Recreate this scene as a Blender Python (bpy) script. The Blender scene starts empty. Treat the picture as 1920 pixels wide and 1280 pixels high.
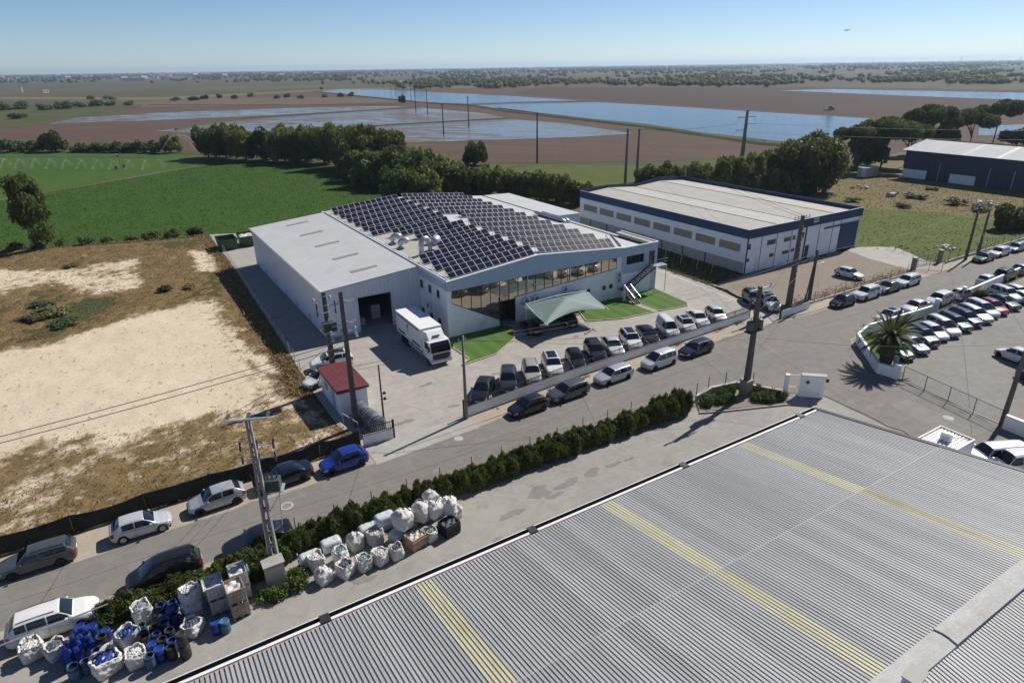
import bpy, math, random
import numpy as np
from mathutils import Vector, Matrix
D = bpy.data
SC = bpy.context.scene
COL = SC.collection
R_ = math.radians
rng = random.Random(7)
nrg = np.random.default_rng(11)

# ------------------------------------------------------------------ camera
# site frame: X runs along the street, Y away from it, camera 30 m up at the origin
FPX, CAMH, YAW = 1215.0, 30.0, R_(31.5)
ROLL = math.atan2(28.0, 1920.0)
PITCH = math.atan2((640.0 - 124.0) * math.cos(ROLL), FPX)
def _site(v):
    c, s = math.cos(YAW), math.sin(YAW)
    return Vector((v[0] * c + v[1] * s, -v[0] * s + v[1] * c, v[2]))
_fw = Vector((0, math.cos(PITCH), -math.sin(PITCH))); _r0 = Vector((1, 0, 0)); _u0 = _r0.cross(_fw)
_c, _s = math.cos(ROLL), math.sin(ROLL)
CR, CU, CF = _site(_c * _r0 - _s * _u0), _site(_s * _r0 + _c * _u0), _site(_fw)
cam = D.objects.new('camera', D.cameras.new('camera'))
COL.objects.link(cam)
cam.matrix_world = Matrix(((CR.x, CU.x, -CF.x, 0), (CR.y, CU.y, -CF.y, 0), (CR.z, CU.z, -CF.z, CAMH), (0, 0, 0, 1)))
cam.data.sensor_width = 36.0
cam.data.lens = 36.0 * FPX / 1920.0
cam.data.clip_start = 0.5
cam.data.clip_end = 60000.0
SC.camera = cam

# ------------------------------------------------------------------ sky, sun, exposure
SUN_AZ, SUN_EL = R_(11.5), R_(43.0)
w = D.worlds.new('World'); SC.world = w; w.use_nodes = True
wn = w.node_tree.nodes; wl = w.node_tree.links
sky = wn.new('ShaderNodeTexSky'); sky.sky_type = 'NISHITA'; sky.sun_disc = False
sky.sun_elevation = SUN_EL; sky.sun_rotation = R_(90) - SUN_AZ
sky.altitude = 50; sky.air_density = 0.68; sky.dust_density = 0.15; sky.ozone_density = 5.0
wn['Background'].inputs[1].default_value = 0.080
wl.new(sky.outputs[0], wn['Background'].inputs[0])
sun = D.objects.new('sun', D.lights.new('sun', 'SUN')); COL.objects.link(sun)
sun.data.energy = 5.0; sun.data.angle = R_(0.53); sun.data.color = (1.0, 0.95, 0.87)
sv = Vector((math.cos(SUN_EL) * math.cos(SUN_AZ), math.cos(SUN_EL) * math.sin(SUN_AZ), math.sin(SUN_EL)))
sun.rotation_euler = (-sv).to_track_quat('-Z', 'Y').to_euler()
sun.location = (60, 20, 80)
vs = SC.view_settings
vs.view_transform = 'Standard'; vs.look = 'None'; vs.exposure = 0.30; vs.gamma = 1.0; vs.use_curve_mapping = False
SC.render.engine = 'CYCLES'
SC.cycles.max_bounces = 6; SC.cycles.transparent_max_bounces = 12; SC.cycles.volume_bounces = 0

# ------------------------------------------------------------------ pixel of the photograph -> place on the site
def ray(px, py):
    return CF * FPX + CR * (px - 960.0) - CU * (py - 640.0)
def G(px, py, z=0.0):
    d = ray(px, py); t = (z - CAMH) / d.z
    return (d.x * t, d.y * t)
def G3(px, py, z=0.0):
    p = G(px, py, z); return (p[0], p[1], z)

# ------------------------------------------------------------------ mesh helpers
ORG = {}
class MB:
    def __init__(s): s.v = []; s.f = []
    def add(s, vs, fs):
        o = len(s.v); s.v.extend([tuple(p) for p in vs]); s.f.extend([tuple(i + o for i in f) for f in fs]); return s
    def box(s, x0, x1, y0, y1, z0, z1):
        return s.add([(x0,y0,z0),(x1,y0,z0),(x1,y1,z0),(x0,y1,z0),(x0,y0,z1),(x1,y0,z1),(x1,y1,z1),(x0,y1,z1)],
                     [(0,3,2,1),(4,5,6,7),(0,1,5,4),(1,2,6,5),(2,3,7,6),(3,0,4,7)])
    def obox(s, c, sz, rz=0.0, taper=1.0, rx=0.0):
        M = Matrix.Translation(c) @ Matrix.Rotation(rz, 4, 'Z') @ Matrix.Rotation(rx, 4, 'X')
        a, b, h = sz[0] / 2, sz[1] / 2, sz[2] / 2
        P = [(-a,-b,-h),(a,-b,-h),(a,b,-h),(-a,b,-h),(-a*taper,-b*taper,h),(a*taper,-b*taper,h),(a*taper,b*taper,h),(-a*taper,b*taper,h)]
        return s.add([M @ Vector(p) for p in P], [(0,3,2,1),(4,5,6,7),(0,1,5,4),(1,2,6,5),(2,3,7,6),(3,0,4,7)])
    def quad(s, a, b, c, d): return s.add([a, b, c, d], [(0,1,2,3)])
    def prism(s, pts, z0, z1):
        n = len(pts)
        ar = sum(pts[i][0]*pts[(i+1)%n][1]-pts[(i+1)%n][0]*pts[i][1] for i in range(n))
        if ar < 0: pts = pts[::-1]
        zf0 = z0 if callable(z0) else (lambda x, y: z0); zf1 = z1 if callable(z1) else (lambda x, y: z1)
        V = [(p[0], p[1], zf0(*p[:2])) for p in pts] + [(p[0], p[1], zf1(*p[:2])) for p in pts]
        F = [tuple(range(n - 1, -1, -1)), tuple(range(n, 2 * n))] + [(i, (i+1) % n, n + (i+1) % n, n + i) for i in range(n)]
        return s.add(V, F)
    def cyl(s, p0, p1, r0, r1=None, n=10, cap=True):
        if r1 is None: r1 = r0
        p0, p1 = Vector(p0), Vector(p1); d = (p1 - p0)
        if d.length < 1e-6: return s
        q = d.to_track_quat('Z', 'Y'); V = []
        for p, r in ((p0, r0), (p1, r1)):
            for k in range(n):
                a = 2 * math.pi * k / n; V.append(p + q @ Vector((r * math.cos(a), r * math.sin(a), 0)))
        F = [(k, (k+1) % n, n + (k+1) % n, n + k) for k in range(n)]
        if cap: F += [tuple(range(n - 1, -1, -1)), tuple(range(n, 2 * n))]
        return s.add(V, F)
    def tube(s, pts, r, n=6):
        P = [Vector(p) for p in pts]; V = []; m = len(P)
        for i, p in enumerate(P):
            d = (P[min(i+1, m-1)] - P[max(i-1, 0)]); q = d.to_track_quat('Z', 'Y')
            rr = r[i] if isinstance(r, (list, tuple)) else r
            for k in range(n):
                a = 2 * math.pi * k / n; V.append(p + q @ Vector((rr * math.cos(a), rr * math.sin(a), 0)))
        F = [(i*n+k, i*n+(k+1) % n, (i+1)*n+(k+1) % n, (i+1)*n+k) for i in range(m-1) for k in range(n)]
        F += [tuple(range(n - 1, -1, -1)), tuple(range((m-1)*n, m*n))]
        return s.add(V, F)
    def lathe(s, prof, n=14, c=(0,0,0), squash=1.0):
        V = []
        for r, z in prof:
            for k in range(n):
                a = 2 * math.pi * k / n; V.append((c[0] + r * math.cos(a), c[1] + r * math.sin(a) * squash, c[2] + z))
        m = len(prof)
        F = [(i*n+k, i*n+(k+1) % n, (i+1)*n+(k+1) % n, (i+1)*n+k) for i in range(m-1) for k in range(n)]
        if prof[0][0] > 1e-4: F.append(tuple(range(n-1, -1, -1)))
        if prof[-1][0] > 1e-4: F.append(tuple(range((m-1)*n, m*n)))
        return s.add(V, F)
    def grid(s, fn, nu, nv):
        V = [fn(i / nu, j / nv) for j in range(nv + 1) for i in range(nu + 1)]
        F = [(j*(nu+1)+i, j*(nu+1)+i+1, (j+1)*(nu+1)+i+1, (j+1)*(nu+1)+i) for j in range(nv) for i in range(nu)]
        return s.add(V, F)
    def mesh(s, name, m, smooth=False, org=(0,0,0)):
        me = D.meshes.new(name)
        me.from_pydata([(x-org[0], y-org[1], z-org[2]) for x, y, z in s.v], [], s.f)
        if m is not None: me.materials.append(m)
        if smooth:
            me.polygons.foreach_set('use_smooth', [True] * len(me.polygons))
        me.update(); return me
    def build(s, name, m, parent=None, smooth=False, loc=None):
        org = ORG.get(parent.name, (0,0,0)) if parent else (loc or (0,0,0))
        o = D.objects.new(name, s.mesh(name, m, smooth, org)); COL.objects.link(o)
        if parent: o.parent = parent; ORG[o.name] = org
        else: o.location = org; ORG[o.name] = org
        return o
def tag(o, label=None, cat=None, group=None, kind=None):
    if label: o['label'] = label
    if cat: o['category'] = cat
    if group: o['group'] = group
    if kind: o['kind'] = kind
    return o
def thing(name, label, cat, loc=(0,0,0), group=None):
    o = D.objects.new(name, None); COL.objects.link(o); o.location = loc; o.empty_display_size = 0.3
    ORG[o.name] = tuple(loc); return tag(o, label, cat, group)
def inst(name, me, parent=None, loc=(0,0,0), rot=(0,0,0), scale=None, mats=None):
    o = D.objects.new(name, me); COL.objects.link(o); o.parent = parent
    o.location = loc; o.rotation_euler = rot
    if scale is not None: o.scale = (scale,)*3 if isinstance(scale, (int, float)) else scale
    if mats:
        for i, mm in enumerate(mats):
            o.material_slots[i].link = 'OBJECT'; o.material_slots[i].material = mm
    return o
def copy_tree(o, parent=None):
    c = o.copy(); COL.objects.link(c); c.parent = parent
    for ch in o.children: copy_tree(ch, c)
    return c
def npmesh(name, V, F, m, smooth=False, attr=None):
    """V (n,3) array, F (k,4) or (k,3) int array"""
    me = D.meshes.new(name); n = F.shape[1]
    me.vertices.add(len(V)); me.vertices.foreach_set('co', V.astype(np.float32).ravel())
    me.loops.add(F.size); me.loops.foreach_set('vertex_index', F.astype(np.int32).ravel())
    me.polygons.add(len(F)); me.polygons.foreach_set('loop_start', np.arange(0, F.size, n, dtype=np.int32))
    if smooth: me.polygons.foreach_set('use_smooth', np.ones(len(F), dtype=bool))
    if m is not None: me.materials.append(m)
    me.update(calc_edges=True)
    if attr:
        for an, av in attr.items():
            a = me.attributes.new(an, 'FLOAT', 'POINT'); a.data.foreach_set('value', av.astype(np.float32))
    return me

# ------------------------------------------------------------------ materials
def nd(nt, t, **kw):
    n = nt.nodes.new(t)
    for k, v in kw.items(): setattr(n, k, v)
    return n
def ramp(nt, fac, stops):
    r = nd(nt, 'ShaderNodeValToRGB'); e = r.color_ramp.elements
    while len(e) < len(stops): e.new(0.5)
    for i, (p, c) in enumerate(stops):
        e[i].position = p; e[i].color = (*c, 1) if len(c) == 3 else c
    nt.links.new(fac, r.inputs[0]); return r.outputs[0]
def noise(nt, vec, scale, detail=4, rough=0.6, dist=0.0):
    n = nd(nt, 'ShaderNodeTexNoise'); n.inputs['Scale'].default_value = scale; n.inputs['Detail'].default_value = detail
    n.inputs['Roughness'].default_value = rough; n.inputs['Distortion'].default_value = dist
    nt.links.new(vec, n.inputs['Vector']); return n.outputs['Fac']
def mapping(nt, vec, scale=(1,1,1), rot=(0,0,0), loc=(0,0,0)):
    m = nd(nt, 'ShaderNodeMapping'); m.inputs['Scale'].default_value = scale; m.inputs['Rotation'].default_value = rot; m.inputs['Location'].default_value = loc
    nt.links.new(vec, m.inputs['Vector']); return m.outputs[0]
def mixc(nt, fac, a, b, mode='MIX'):
    m = nd(nt, 'ShaderNodeMix', data_type='RGBA', blend_type=mode)
    for sock, val in ((m.inputs[0], fac), (m.inputs[6], a), (m.inputs[7], b)):
        if isinstance(val, (int, float)): sock.default_value = val
        elif isinstance(val, (tuple, list)): sock.default_value = (*val, 1) if len(val) == 3 else val
        else: nt.links.new(val, sock)
    return m.outputs[2]
def mathn(nt, op, a, b=0.0, clamp=False):
    m = nd(nt, 'ShaderNodeMath', operation=op, use_clamp=clamp)
    for sock, val in ((m.inputs[0], a), (m.inputs[1], b)):
        if isinstance(val, (int, float)): sock.default_value = val
        else: nt.links.new(val, sock)
    return m.outputs[0]
def newmat(name):
    m = D.materials.new(name); m.use_nodes = True; nt = m.node_tree
    b = nt.nodes['Principled BSDF']; tc = nd(nt, 'ShaderNodeTexCoord')
    return m, nt, b, tc.outputs['Object']
def bump(nt, b, h, strength=0.3, dist=0.02):
    n = nd(nt, 'ShaderNodeBump'); n.inputs['Strength'].default_value = strength; n.inputs['Distance'].default_value = dist
    nt.links.new(h, n.inputs['Height']); nt.links.new(n.outputs[0], b.inputs['Normal'])
MC = {}
def pm(name, col, rough=0.6, metal=0.0, var=0.12, scale=2.0, fine=0.0, fscale=40, bmp=0.0, bscale=30, coat=0.0, spec=0.5, dirt=None, dscale=0.6, rnd=0.0, bdist=0.02):
    if name in MC: return MC[name]
    m, nt, b, oc = newmat(name)
    b.inputs['Roughness'].default_value = rough; b.inputs['Metallic'].default_value = metal
    b.inputs['Coat Weight'].default_value = coat; b.inputs['Specular IOR Level'].default_value = spec
    lo = tuple(max(0, c * (1 - var)) for c in col); hi = tuple(min(1, c * (1 + var)) for c in col)
    c = ramp(nt, noise(nt, oc, scale), [(0.3, lo), (0.7, hi)])
    if fine: c = mixc(nt, fine, c, ramp(nt, noise(nt, oc, fscale, 3), [(0.35, tuple(x*.55 for x in col)), (0.65, tuple(min(1, x*1.3) for x in col))]))
    if dirt:
        f = ramp(nt, noise(nt, oc, dscale, 6, 0.7), [(0.48, (0,0,0)), (0.72, (0.8,0.8,0.8))])
        c = mixc(nt, f, c, dirt)
    if rnd:
        oi = nd(nt, 'ShaderNodeObjectInfo'); hs = nd(nt, 'ShaderNodeHueSaturation')
        mr = nd(nt, 'ShaderNodeMapRange'); nt.links.new(oi.outputs['Random'], mr.inputs[0])
        mr.inputs[3].default_value = 1 - rnd; mr.inputs[4].default_value = 1 + rnd
        nt.links.new(mr.outputs[0], hs.inputs['Value']); nt.links.new(c, hs.inputs['Color']); c = hs.outputs[0]
    nt.links.new(c, b.inputs['Base Color'])
    if bmp: bump(nt, b, noise(nt, oc, bscale, 5, 0.6, 0.8 if bdist > 0.03 else 0.0), bmp, bdist)
    MC[name] = m; return m

M = {}
M['white_wall'] = pm('white_wall', (0.79,0.80,0.80), 0.7, var=0.05, scale=0.6, dirt=(0.60,0.585,0.55), dscale=0.35)
M['white_paint'] = pm('white_paint', (0.66,0.66,0.65), 0.5, var=0.04)
M['ribbed_white'] = pm('ribbed_white', (0.66,0.69,0.72), 0.45, var=0.05, scale=0.8)
M['fascia'] = pm('fascia', (0.36,0.46,0.545), 0.45, var=0.06, scale=0.8)
M['roof_pale'] = pm('roof_pale', (0.44,0.45,0.455), 0.75, spec=0.15, var=0.08, scale=0.5, dirt=(0.40,0.39,0.37), dscale=0.25)
M['roof_beige'] = pm('roof_beige', (0.40,0.378,0.34), 0.8, spec=0.15, var=0.08, scale=0.6, dirt=(0.36,0.33,0.285), dscale=0.2)
M['blue_metal'] = pm('blue_metal', (0.014,0.045,0.105), 0.5, spec=0.3, var=0.1)
M['navy_metal'] = pm('navy_metal', (0.010,0.030,0.075), 0.45, var=0.15)
M['block_wall'] = pm('block_wall', (0.34,0.32,0.29), 0.85, var=0.15, scale=1.5, fine=0.3, fscale=6)
M['skylight'] = pm('skylight', (0.26,0.24,0.21), 0.5, var=0.15)
M['ribbed_window'] = pm('ribbed_window', (0.24,0.20,0.145), 0.4, var=0.2, scale=3)
M['concrete'] = pm('concrete', (0.40,0.38,0.35), 0.85, var=0.12, scale=1.2, fine=0.2, fscale=25, bmp=0.15)
M['concrete_pole'] = pm('concrete_pole', (0.20,0.185,0.165), 0.85, var=0.15, scale=1.5, fine=0.25, fscale=20)
M['dark_pole'] = pm('dark_pole', (0.10,0.085,0.07), 0.85, var=0.2, scale=1.5)
M['steel'] = pm('steel', (0.45,0.46,0.47), 0.35, 0.8, var=0.08)
M['galv'] = pm('galv', (0.42,0.46,0.48), 0.4, 0.5, var=0.12, scale=3)
M['dark_metal'] = pm('dark_metal', (0.02,0.021,0.023), 0.5, var=0.2)
M['black_rail'] = pm('black_rail', (0.012,0.012,0.013), 0.5, var=0.2)
M['porcelain'] = pm('porcelain', (0.36,0.40,0.43), 0.25, var=0.1)
M['brown_porc'] = pm('brown_porc', (0.07,0.04,0.03), 0.3, var=0.1)
M['transformer'] = pm('transformer', (0.055,0.075,0.075), 0.5, var=0.1)
M['cable'] = pm('cable', (0.025,0.025,0.027), 0.6, var=0.1)
M['frame_dark'] = pm('frame_dark', (0.03,0.035,0.035), 0.4, var=0.1)
M['red_roof'] = pm('red_roof', (0.15,0.036,0.036), 0.55, var=0.12, scale=1.0)
M['tank'] = pm('tank', (0.12,0.135,0.145), 0.4, 0.3, var=0.15, scale=2, dirt=(0.5,0.5,0.48), dscale=0.8)
M['rust'] = pm('rust', (0.20,0.11,0.06), 0.85, var=0.35, scale=3, dirt=(0.33,0.25,0.17), dscale=2)
M['white_sack'] = pm('white_sack', (0.60,0.585,0.56), 0.75, var=0.08, scale=3, dirt=(0.42,0.39,0.34), dscale=1.8, bmp=1.0, bscale=4.5, rnd=0.12, bdist=0.09)
M['sack_dark'] = pm('sack_dark', (0.06,0.075,0.09), 0.6, var=0.6, scale=14, fine=0.6, fscale=25)
M['sack_green'] = pm('sack_green', (0.16,0.23,0.25), 0.6, var=0.5, scale=14, fine=0.7, fscale=22)
M['sack_paper'] = pm('sack_paper', (0.50,0.48,0.45), 0.6, var=0.35, scale=9, fine=0.6, fscale=20)
M['blue_plastic'] = pm('blue_plastic', (0.008,0.036,0.19), 0.35, var=0.2, scale=2, rnd=0.35)
M['blue_pale'] = pm('blue_pale', (0.035,0.10,0.17), 0.5, var=0.2, scale=2, rnd=0.25)
M['black_plastic'] = pm('black_plastic', (0.022,0.022,0.02), 0.5, var=0.3, scale=4)
M['green_plastic'] = pm('green_plastic', (0.02,0.10,0.06), 0.45, var=0.2)
M['drum_in'] = pm('drum_in', (0.006,0.008,0.012), 0.7, var=0.3)
M['ibc_tank'] = pm('ibc_tank', (0.62,0.61,0.56), 0.45, var=0.1, scale=3, dirt=(0.45,0.33,0.2), dscale=2)
M['wood'] = pm('wood', (0.28,0.19,0.11), 0.85, var=0.25, scale=3)
M['cardboard'] = pm('cardboard', (0.36,0.24,0.15), 0.85, var=0.3, scale=3, dirt=(0.5,0.42,0.35), dscale=2)
M['net'] = pm('net', (0.018,0.022,0.018), 0.9, var=0.4, scale=2)
M['skip_green'] = pm('skip_green', (0.014,0.07,0.026), 0.5, var=0.2, dirt=(0.12,0.07,0.03), dscale=1.2)
M['bark'] = pm('bark', (0.09,0.065,0.045), 0.9, var=0.3, scale=3, bmp=0.6, bscale=12)
M['tyre'] = pm('tyre', (0.012,0.012,0.013), 0.85, var=0.2)
M['rim'] = pm('rim', (0.38,0.39,0.40), 0.35, 0.7, var=0.1)
M['rim_dark'] = pm('rim_dark', (0.08,0.08,0.085), 0.4, 0.5, var=0.1)
M['car_trim'] = pm('car_trim', (0.012,0.012,0.013), 0.55, var=0.2)
M['plate'] = pm('plate', (0.72,0.72,0.70), 0.5, var=0.03)
M['lamp_red'] = pm('lamp_red', (0.24,0.012,0.014), 0.2, var=0.1, coat=0.5)
M['lamp_clear'] = pm('lamp_clear', (0.50,0.52,0.54), 0.12, var=0.15, coat=0.8)
M['yellow_line'] = pm('yellow_line', (0.40,0.34,0.22), 0.85, var=0.3, scale=3, fine=0.4, fscale=15)
M['white_line'] = pm('white_line', (0.62,0.61,0.58), 0.8, var=0.2, scale=3)
M['lawn_kerb'] = pm('lawn_kerb', (0.40,0.34,0.24), 0.85, var=0.15, scale=1.5)
M['kerb'] = pm('kerb', (0.36,0.34,0.31), 0.85, var=0.15, scale=1.5)
M['turf'] = None
M['skin'] = pm('skin', (0.42,0.26,0.19), 0.6, var=0.05)
M['cloth_dark'] = pm('cloth_dark', (0.015,0.013,0.018), 0.85, var=0.2)
M['jeans'] = pm('jeans', (0.03,0.06,0.13), 0.85, var=0.15)
M['hair'] = pm('hair', (0.02,0.014,0.01), 0.7, var=0.2)
M['sail'] = pm('sail', (0.115,0.175,0.165), 0.65, var=0.06, scale=0.8)
M['plastic_wrap'] = pm('plastic_wrap', (0.48,0.53,0.54), 0.2, var=0.2, scale=4, bmp=0.6, bscale=8)
M['tan_wall'] = pm('tan_wall', (0.55,0.50,0.44), 0.8, var=0.08)
M['terracotta'] = pm('terracotta', (0.36,0.17,0.10), 0.8, var=0.15)
M['brick_pier'] = pm('brick_pier', (0.33,0.24,0.20), 0.9, var=0.25, scale=4)

def glass(name, col, rough=0.03, spec=0.8, var=0.3):
    m, nt, b, oc = newmat(name)
    nt.links.new(ramp(nt, noise(nt, oc, 0.7), [(0.35, tuple(c*(1-var) for c in col)), (0.65, tuple(c*(1+var) for c in col))]), b.inputs['Base Color'])
    b.inputs['Roughness'].default_value = rough; b.inputs['Specular IOR Level'].default_value = spec; b.inputs['Coat Weight'].default_value = 0.1
    b.inputs['Coat Roughness'].default_value = 0.02
    return m
M['car_glass'] = glass('car_glass', (0.007,0.011,0.012), 0.015, 0.7)
M['window_glass'] = glass('window_glass', (0.015,0.02,0.022), 0.03, 0.8)
# bronze mirror glazing of the office front
m, nt, b, oc = newmat('mirror_glass')
b.inputs['Base Color'].default_value = (0.55,0.47,0.38,1); b.inputs['Metallic'].default_value = 0.85; b.inputs['Roughness'].default_value = 0.03
nt.links.new(ramp(nt, noise(nt, oc, 0.4), [(0.3, (0.42,0.37,0.30)), (0.7, (0.52,0.46,0.38))]), b.inputs['Base Color'])
bump(nt, b, noise(nt, oc, 0.9, 1), 0.06, 0.05)
M['mirror_glass'] = m
# solar cells
m, nt, b, oc = newmat('solar_cell')
bk = nd(nt, 'ShaderNodeTexBrick'); bk.offset = 0.0
bk.inputs['Color1'].default_value = (0.010,0.014,0.032,1); bk.inputs['Color2'].default_value = (0.013,0.017,0.038,1); bk.inputs['Mortar'].default_value = (0.05,0.06,0.08,1)
bk.inputs['Scale'].default_value = 6.2; bk.inputs['Mortar Size'].default_value = 0.012; bk.inputs['Brick Width'].default_value = 1.0; bk.inputs['Row Height'].default_value = 1.0
nt.links.new(oc, bk.inputs['Vector']); nt.links.new(bk.outputs['Color'], b.inputs['Base Color'])
b.inputs['Roughness'].default_value = 0.40; b.inputs['Coat Weight'].default_value = 0.0; b.inputs['Specular IOR Level'].default_value = 0.012
M['solar_cell'] = m
M['solar_frame'] = pm('solar_frame', (0.50,0.51,0.52), 0.7, 0.0, var=0.04, spec=0.15)

def leafmat(name, c1, c2, trans=0.25, rnd=0.25):
    m, nt, b, oc = newmat(name)
    geo = nd(nt, 'ShaderNodeNewGeometry'); oi = nd(nt, 'ShaderNodeObjectInfo')
    c = ramp(nt, noise(nt, oc, 1.3, 3), [(0.3, c1), (0.7, c2)])
    c = mixc(nt, 0.35, c, ramp(nt, geo.outputs['Random Per Island'], [(0.0, tuple(x*.45 for x in c1)), (1.0, tuple(x*1.35 for x in c2))]))
    hs = nd(nt, 'ShaderNodeHueSaturation'); mr = nd(nt, 'ShaderNodeMapRange'); nt.links.new(oi.outputs['Random'], mr.inputs[0])
    mr.inputs[3].default_value = 1 - rnd; mr.inputs[4].default_value = 1 + rnd
    nt.links.new(mr.outputs[0], hs.inputs['Value']); nt.links.new(c, hs.inputs['Color'])
    mh = nd(nt, 'ShaderNodeMapRange'); nt.links.new(oi.outputs['Random'], mh.inputs[0]); mh.inputs[3].default_value = 0.472; mh.inputs[4].default_value = 0.518
    nt.links.new(mh.outputs[0], hs.inputs['Hue'])
    nt.links.new(hs.outputs[0], b.inputs['Base Color']); b.inputs['Roughness'].default_value = 0.6; b.inputs['Specular IOR Level'].default_value = 0.25
    t = nd(nt, 'ShaderNodeBsdfTranslucent'); nt.links.new(hs.outputs[0], t.inputs[0]); mx = nd(nt, 'ShaderNodeMixShader'); mx.inputs[0].default_value = trans
    nt.links.new(b.outputs[0], mx.inputs[1]); nt.links.new(t.outputs[0], mx.inputs[2]); nt.links.new(mx.outputs[0], nt.nodes['Material Output'].inputs[0])
    return m
M['leaf_oak'] = leafmat('leaf_oak', (0.070,0.105,0.022), (0.20,0.225,0.055), 0.38)
M['leaf_dark'] = leafmat('leaf_dark', (0.046,0.070,0.018), (0.135,0.160,0.038), 0.38)
M['leaf_pine'] = leafmat('leaf_pine', (0.050,0.075,0.020), (0.14,0.17,0.042), 0.35)
M['leaf_bush'] = leafmat('leaf_bush', (0.050,0.080,0.030), (0.11,0.13,0.05))
M['leaf_hedge'] = leafmat('leaf_hedge', (0.046,0.072,0.016), (0.13,0.16,0.036), 0.35)
M['leaf_juniper'] = leafmat('leaf_juniper', (0.04,0.075,0.014), (0.11,0.15,0.03))
M['leaf_palm'] = leafmat('leaf_palm', (0.036,0.060,0.016), (0.10,0.125,0.034), 0.3)
M['leaf_brown'] = leafmat('leaf_brown', (0.12,0.07,0.04), (0.20,0.12,0.07))
M['dry_grass'] = leafmat('dry_grass', (0.20,0.135,0.062), (0.33,0.235,0.11), 0.35)
M['weed_green'] = leafmat('weed_green', (0.085,0.085,0.036), (0.18,0.165,0.07), 0.3)
M['crop_leaf'] = leafmat('crop_leaf', (0.034,0.074,0.011), (0.070,0.126,0.020), 0.4)
# ------------------------------------------------------------------ ground materials
def far_ground():
    m, nt, b, oc = newmat('far_ground')
    v = nd(nt, 'ShaderNodeTexVoronoi'); v.inputs['Scale'].default_value = 1.0
    wv = mapping(nt, oc, (0.0016, 0.0042, 1), (0, 0, R_(-25))); nt.links.new(wv, v.inputs['Vector'])
    sp = nd(nt, 'ShaderNodeSeparateColor'); nt.links.new(v.outputs['Color'], sp.inputs[0])
    c = ramp(nt, sp.outputs[0], [(0.0, (0.085,0.062,0.048)), (0.3, (0.10,0.075,0.058)), (0.45, (0.055,0.075,0.028)), (0.7, (0.075,0.092,0.038)), (0.85, (0.13,0.105,0.068)), (1.0, (0.045,0.062,0.026))])
    c = mixc(nt, 0.35, c, ramp(nt, noise(nt, oc, 0.01, 8), [(0.35, (0.035,0.050,0.022)), (0.65, (0.12,0.105,0.062))]))
    nt.links.new(c, b.inputs['Base Color']); b.inputs['Roughness'].default_value = 0.95; b.inputs['Specular IOR Level'].default_value = 0.1
    return m
def soil(name, c1, c2, rot, furrow=1.6):
    m, nt, b, oc = newmat(name)
    mv = mapping(nt, oc, (1, 1, 1), (0, 0, rot))
    st = noise(nt, mapping(nt, mv, (0.012, 0.35, 1)), 1.0, 4)
    c = ramp(nt, noise(nt, oc, 0.02, 7, 0.65), [(0.3, c1), (0.7, c2)])
    c = mixc(nt, 0.5, c, ramp(nt, st, [(0.35, tuple(x*.75 for x in c1)), (0.65, tuple(x*1.15 for x in c2))]))
    c = mixc(nt, 0.3, c, ramp(nt, noise(nt, oc, 1.2, 5), [(0.35, tuple(x*.5 for x in c1)), (0.65, tuple(x*1.3 for x in c2))]))
    nt.links.new(c, b.inputs['Base Color']); b.inputs['Roughness'].default_value = 0.95; b.inputs['Specular IOR Level'].default_value = 0.1
    bump(nt, b, noise(nt, mapping(nt, mv, (0.05, furrow, 1)), 1.0, 3), 0.6, 0.15)
    return m
def water(name, col, patchy=0.0):
    m, nt, b, oc = newmat(name)
    b.inputs['Base Color'].default_value = (*col, 1); b.inputs['Roughness'].default_value = 0.12; b.inputs['IOR'].default_value = 1.33
    b.inputs['Specular IOR Level'].default_value = 0.5
    bump(nt, b, noise(nt, mapping(nt, oc, (0.5, 1.4, 1)), 1.0, 4, 0.7), 0.8, 0.25)
    if patchy:
        mud = nd(nt, 'ShaderNodeBsdfPrincipled'); mud.inputs['Roughness'].default_value = 0.6; mud.inputs['Specular IOR Level'].default_value = 0.3
        nt.links.new(ramp(nt, noise(nt, oc, 0.3, 5), [(0.3, (0.085,0.058,0.042)), (0.7, (0.14,0.10,0.07))]), mud.inputs['Base Color'])
        mv = mapping(nt, oc, (1, 1, 1), (0, 0, R_(57)))
        n1 = noise(nt, mapping(nt, mv, (0.035, 0.16, 1)), 1.0, 9, 0.72, 0.6); n2 = noise(nt, oc, 0.012, 4)
        at = nd(nt, 'ShaderNodeAttribute', attribute_name='mud')
        f = mathn(nt, 'ADD', mathn(nt, 'ADD', mathn(nt, 'MULTIPLY', n1, 0.75), mathn(nt, 'MULTIPLY', n2, 0.35)), mathn(nt, 'MULTIPLY', at.outputs['Fac'], 0.35))
        f = ramp(nt, f, [(patchy, (0,0,0)), (patchy + 0.05, (1,1,1))])
        mx = nd(nt, 'ShaderNodeMixShader'); nt.links.new(f, mx.inputs[0]); nt.links.new(b.outputs[0], mx.inputs[1]); nt.links.new(mud.outputs[0], mx.inputs[2])
        nt.links.new(mx.outputs[0], nt.nodes['Material Output'].inputs[0])
    return m
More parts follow.
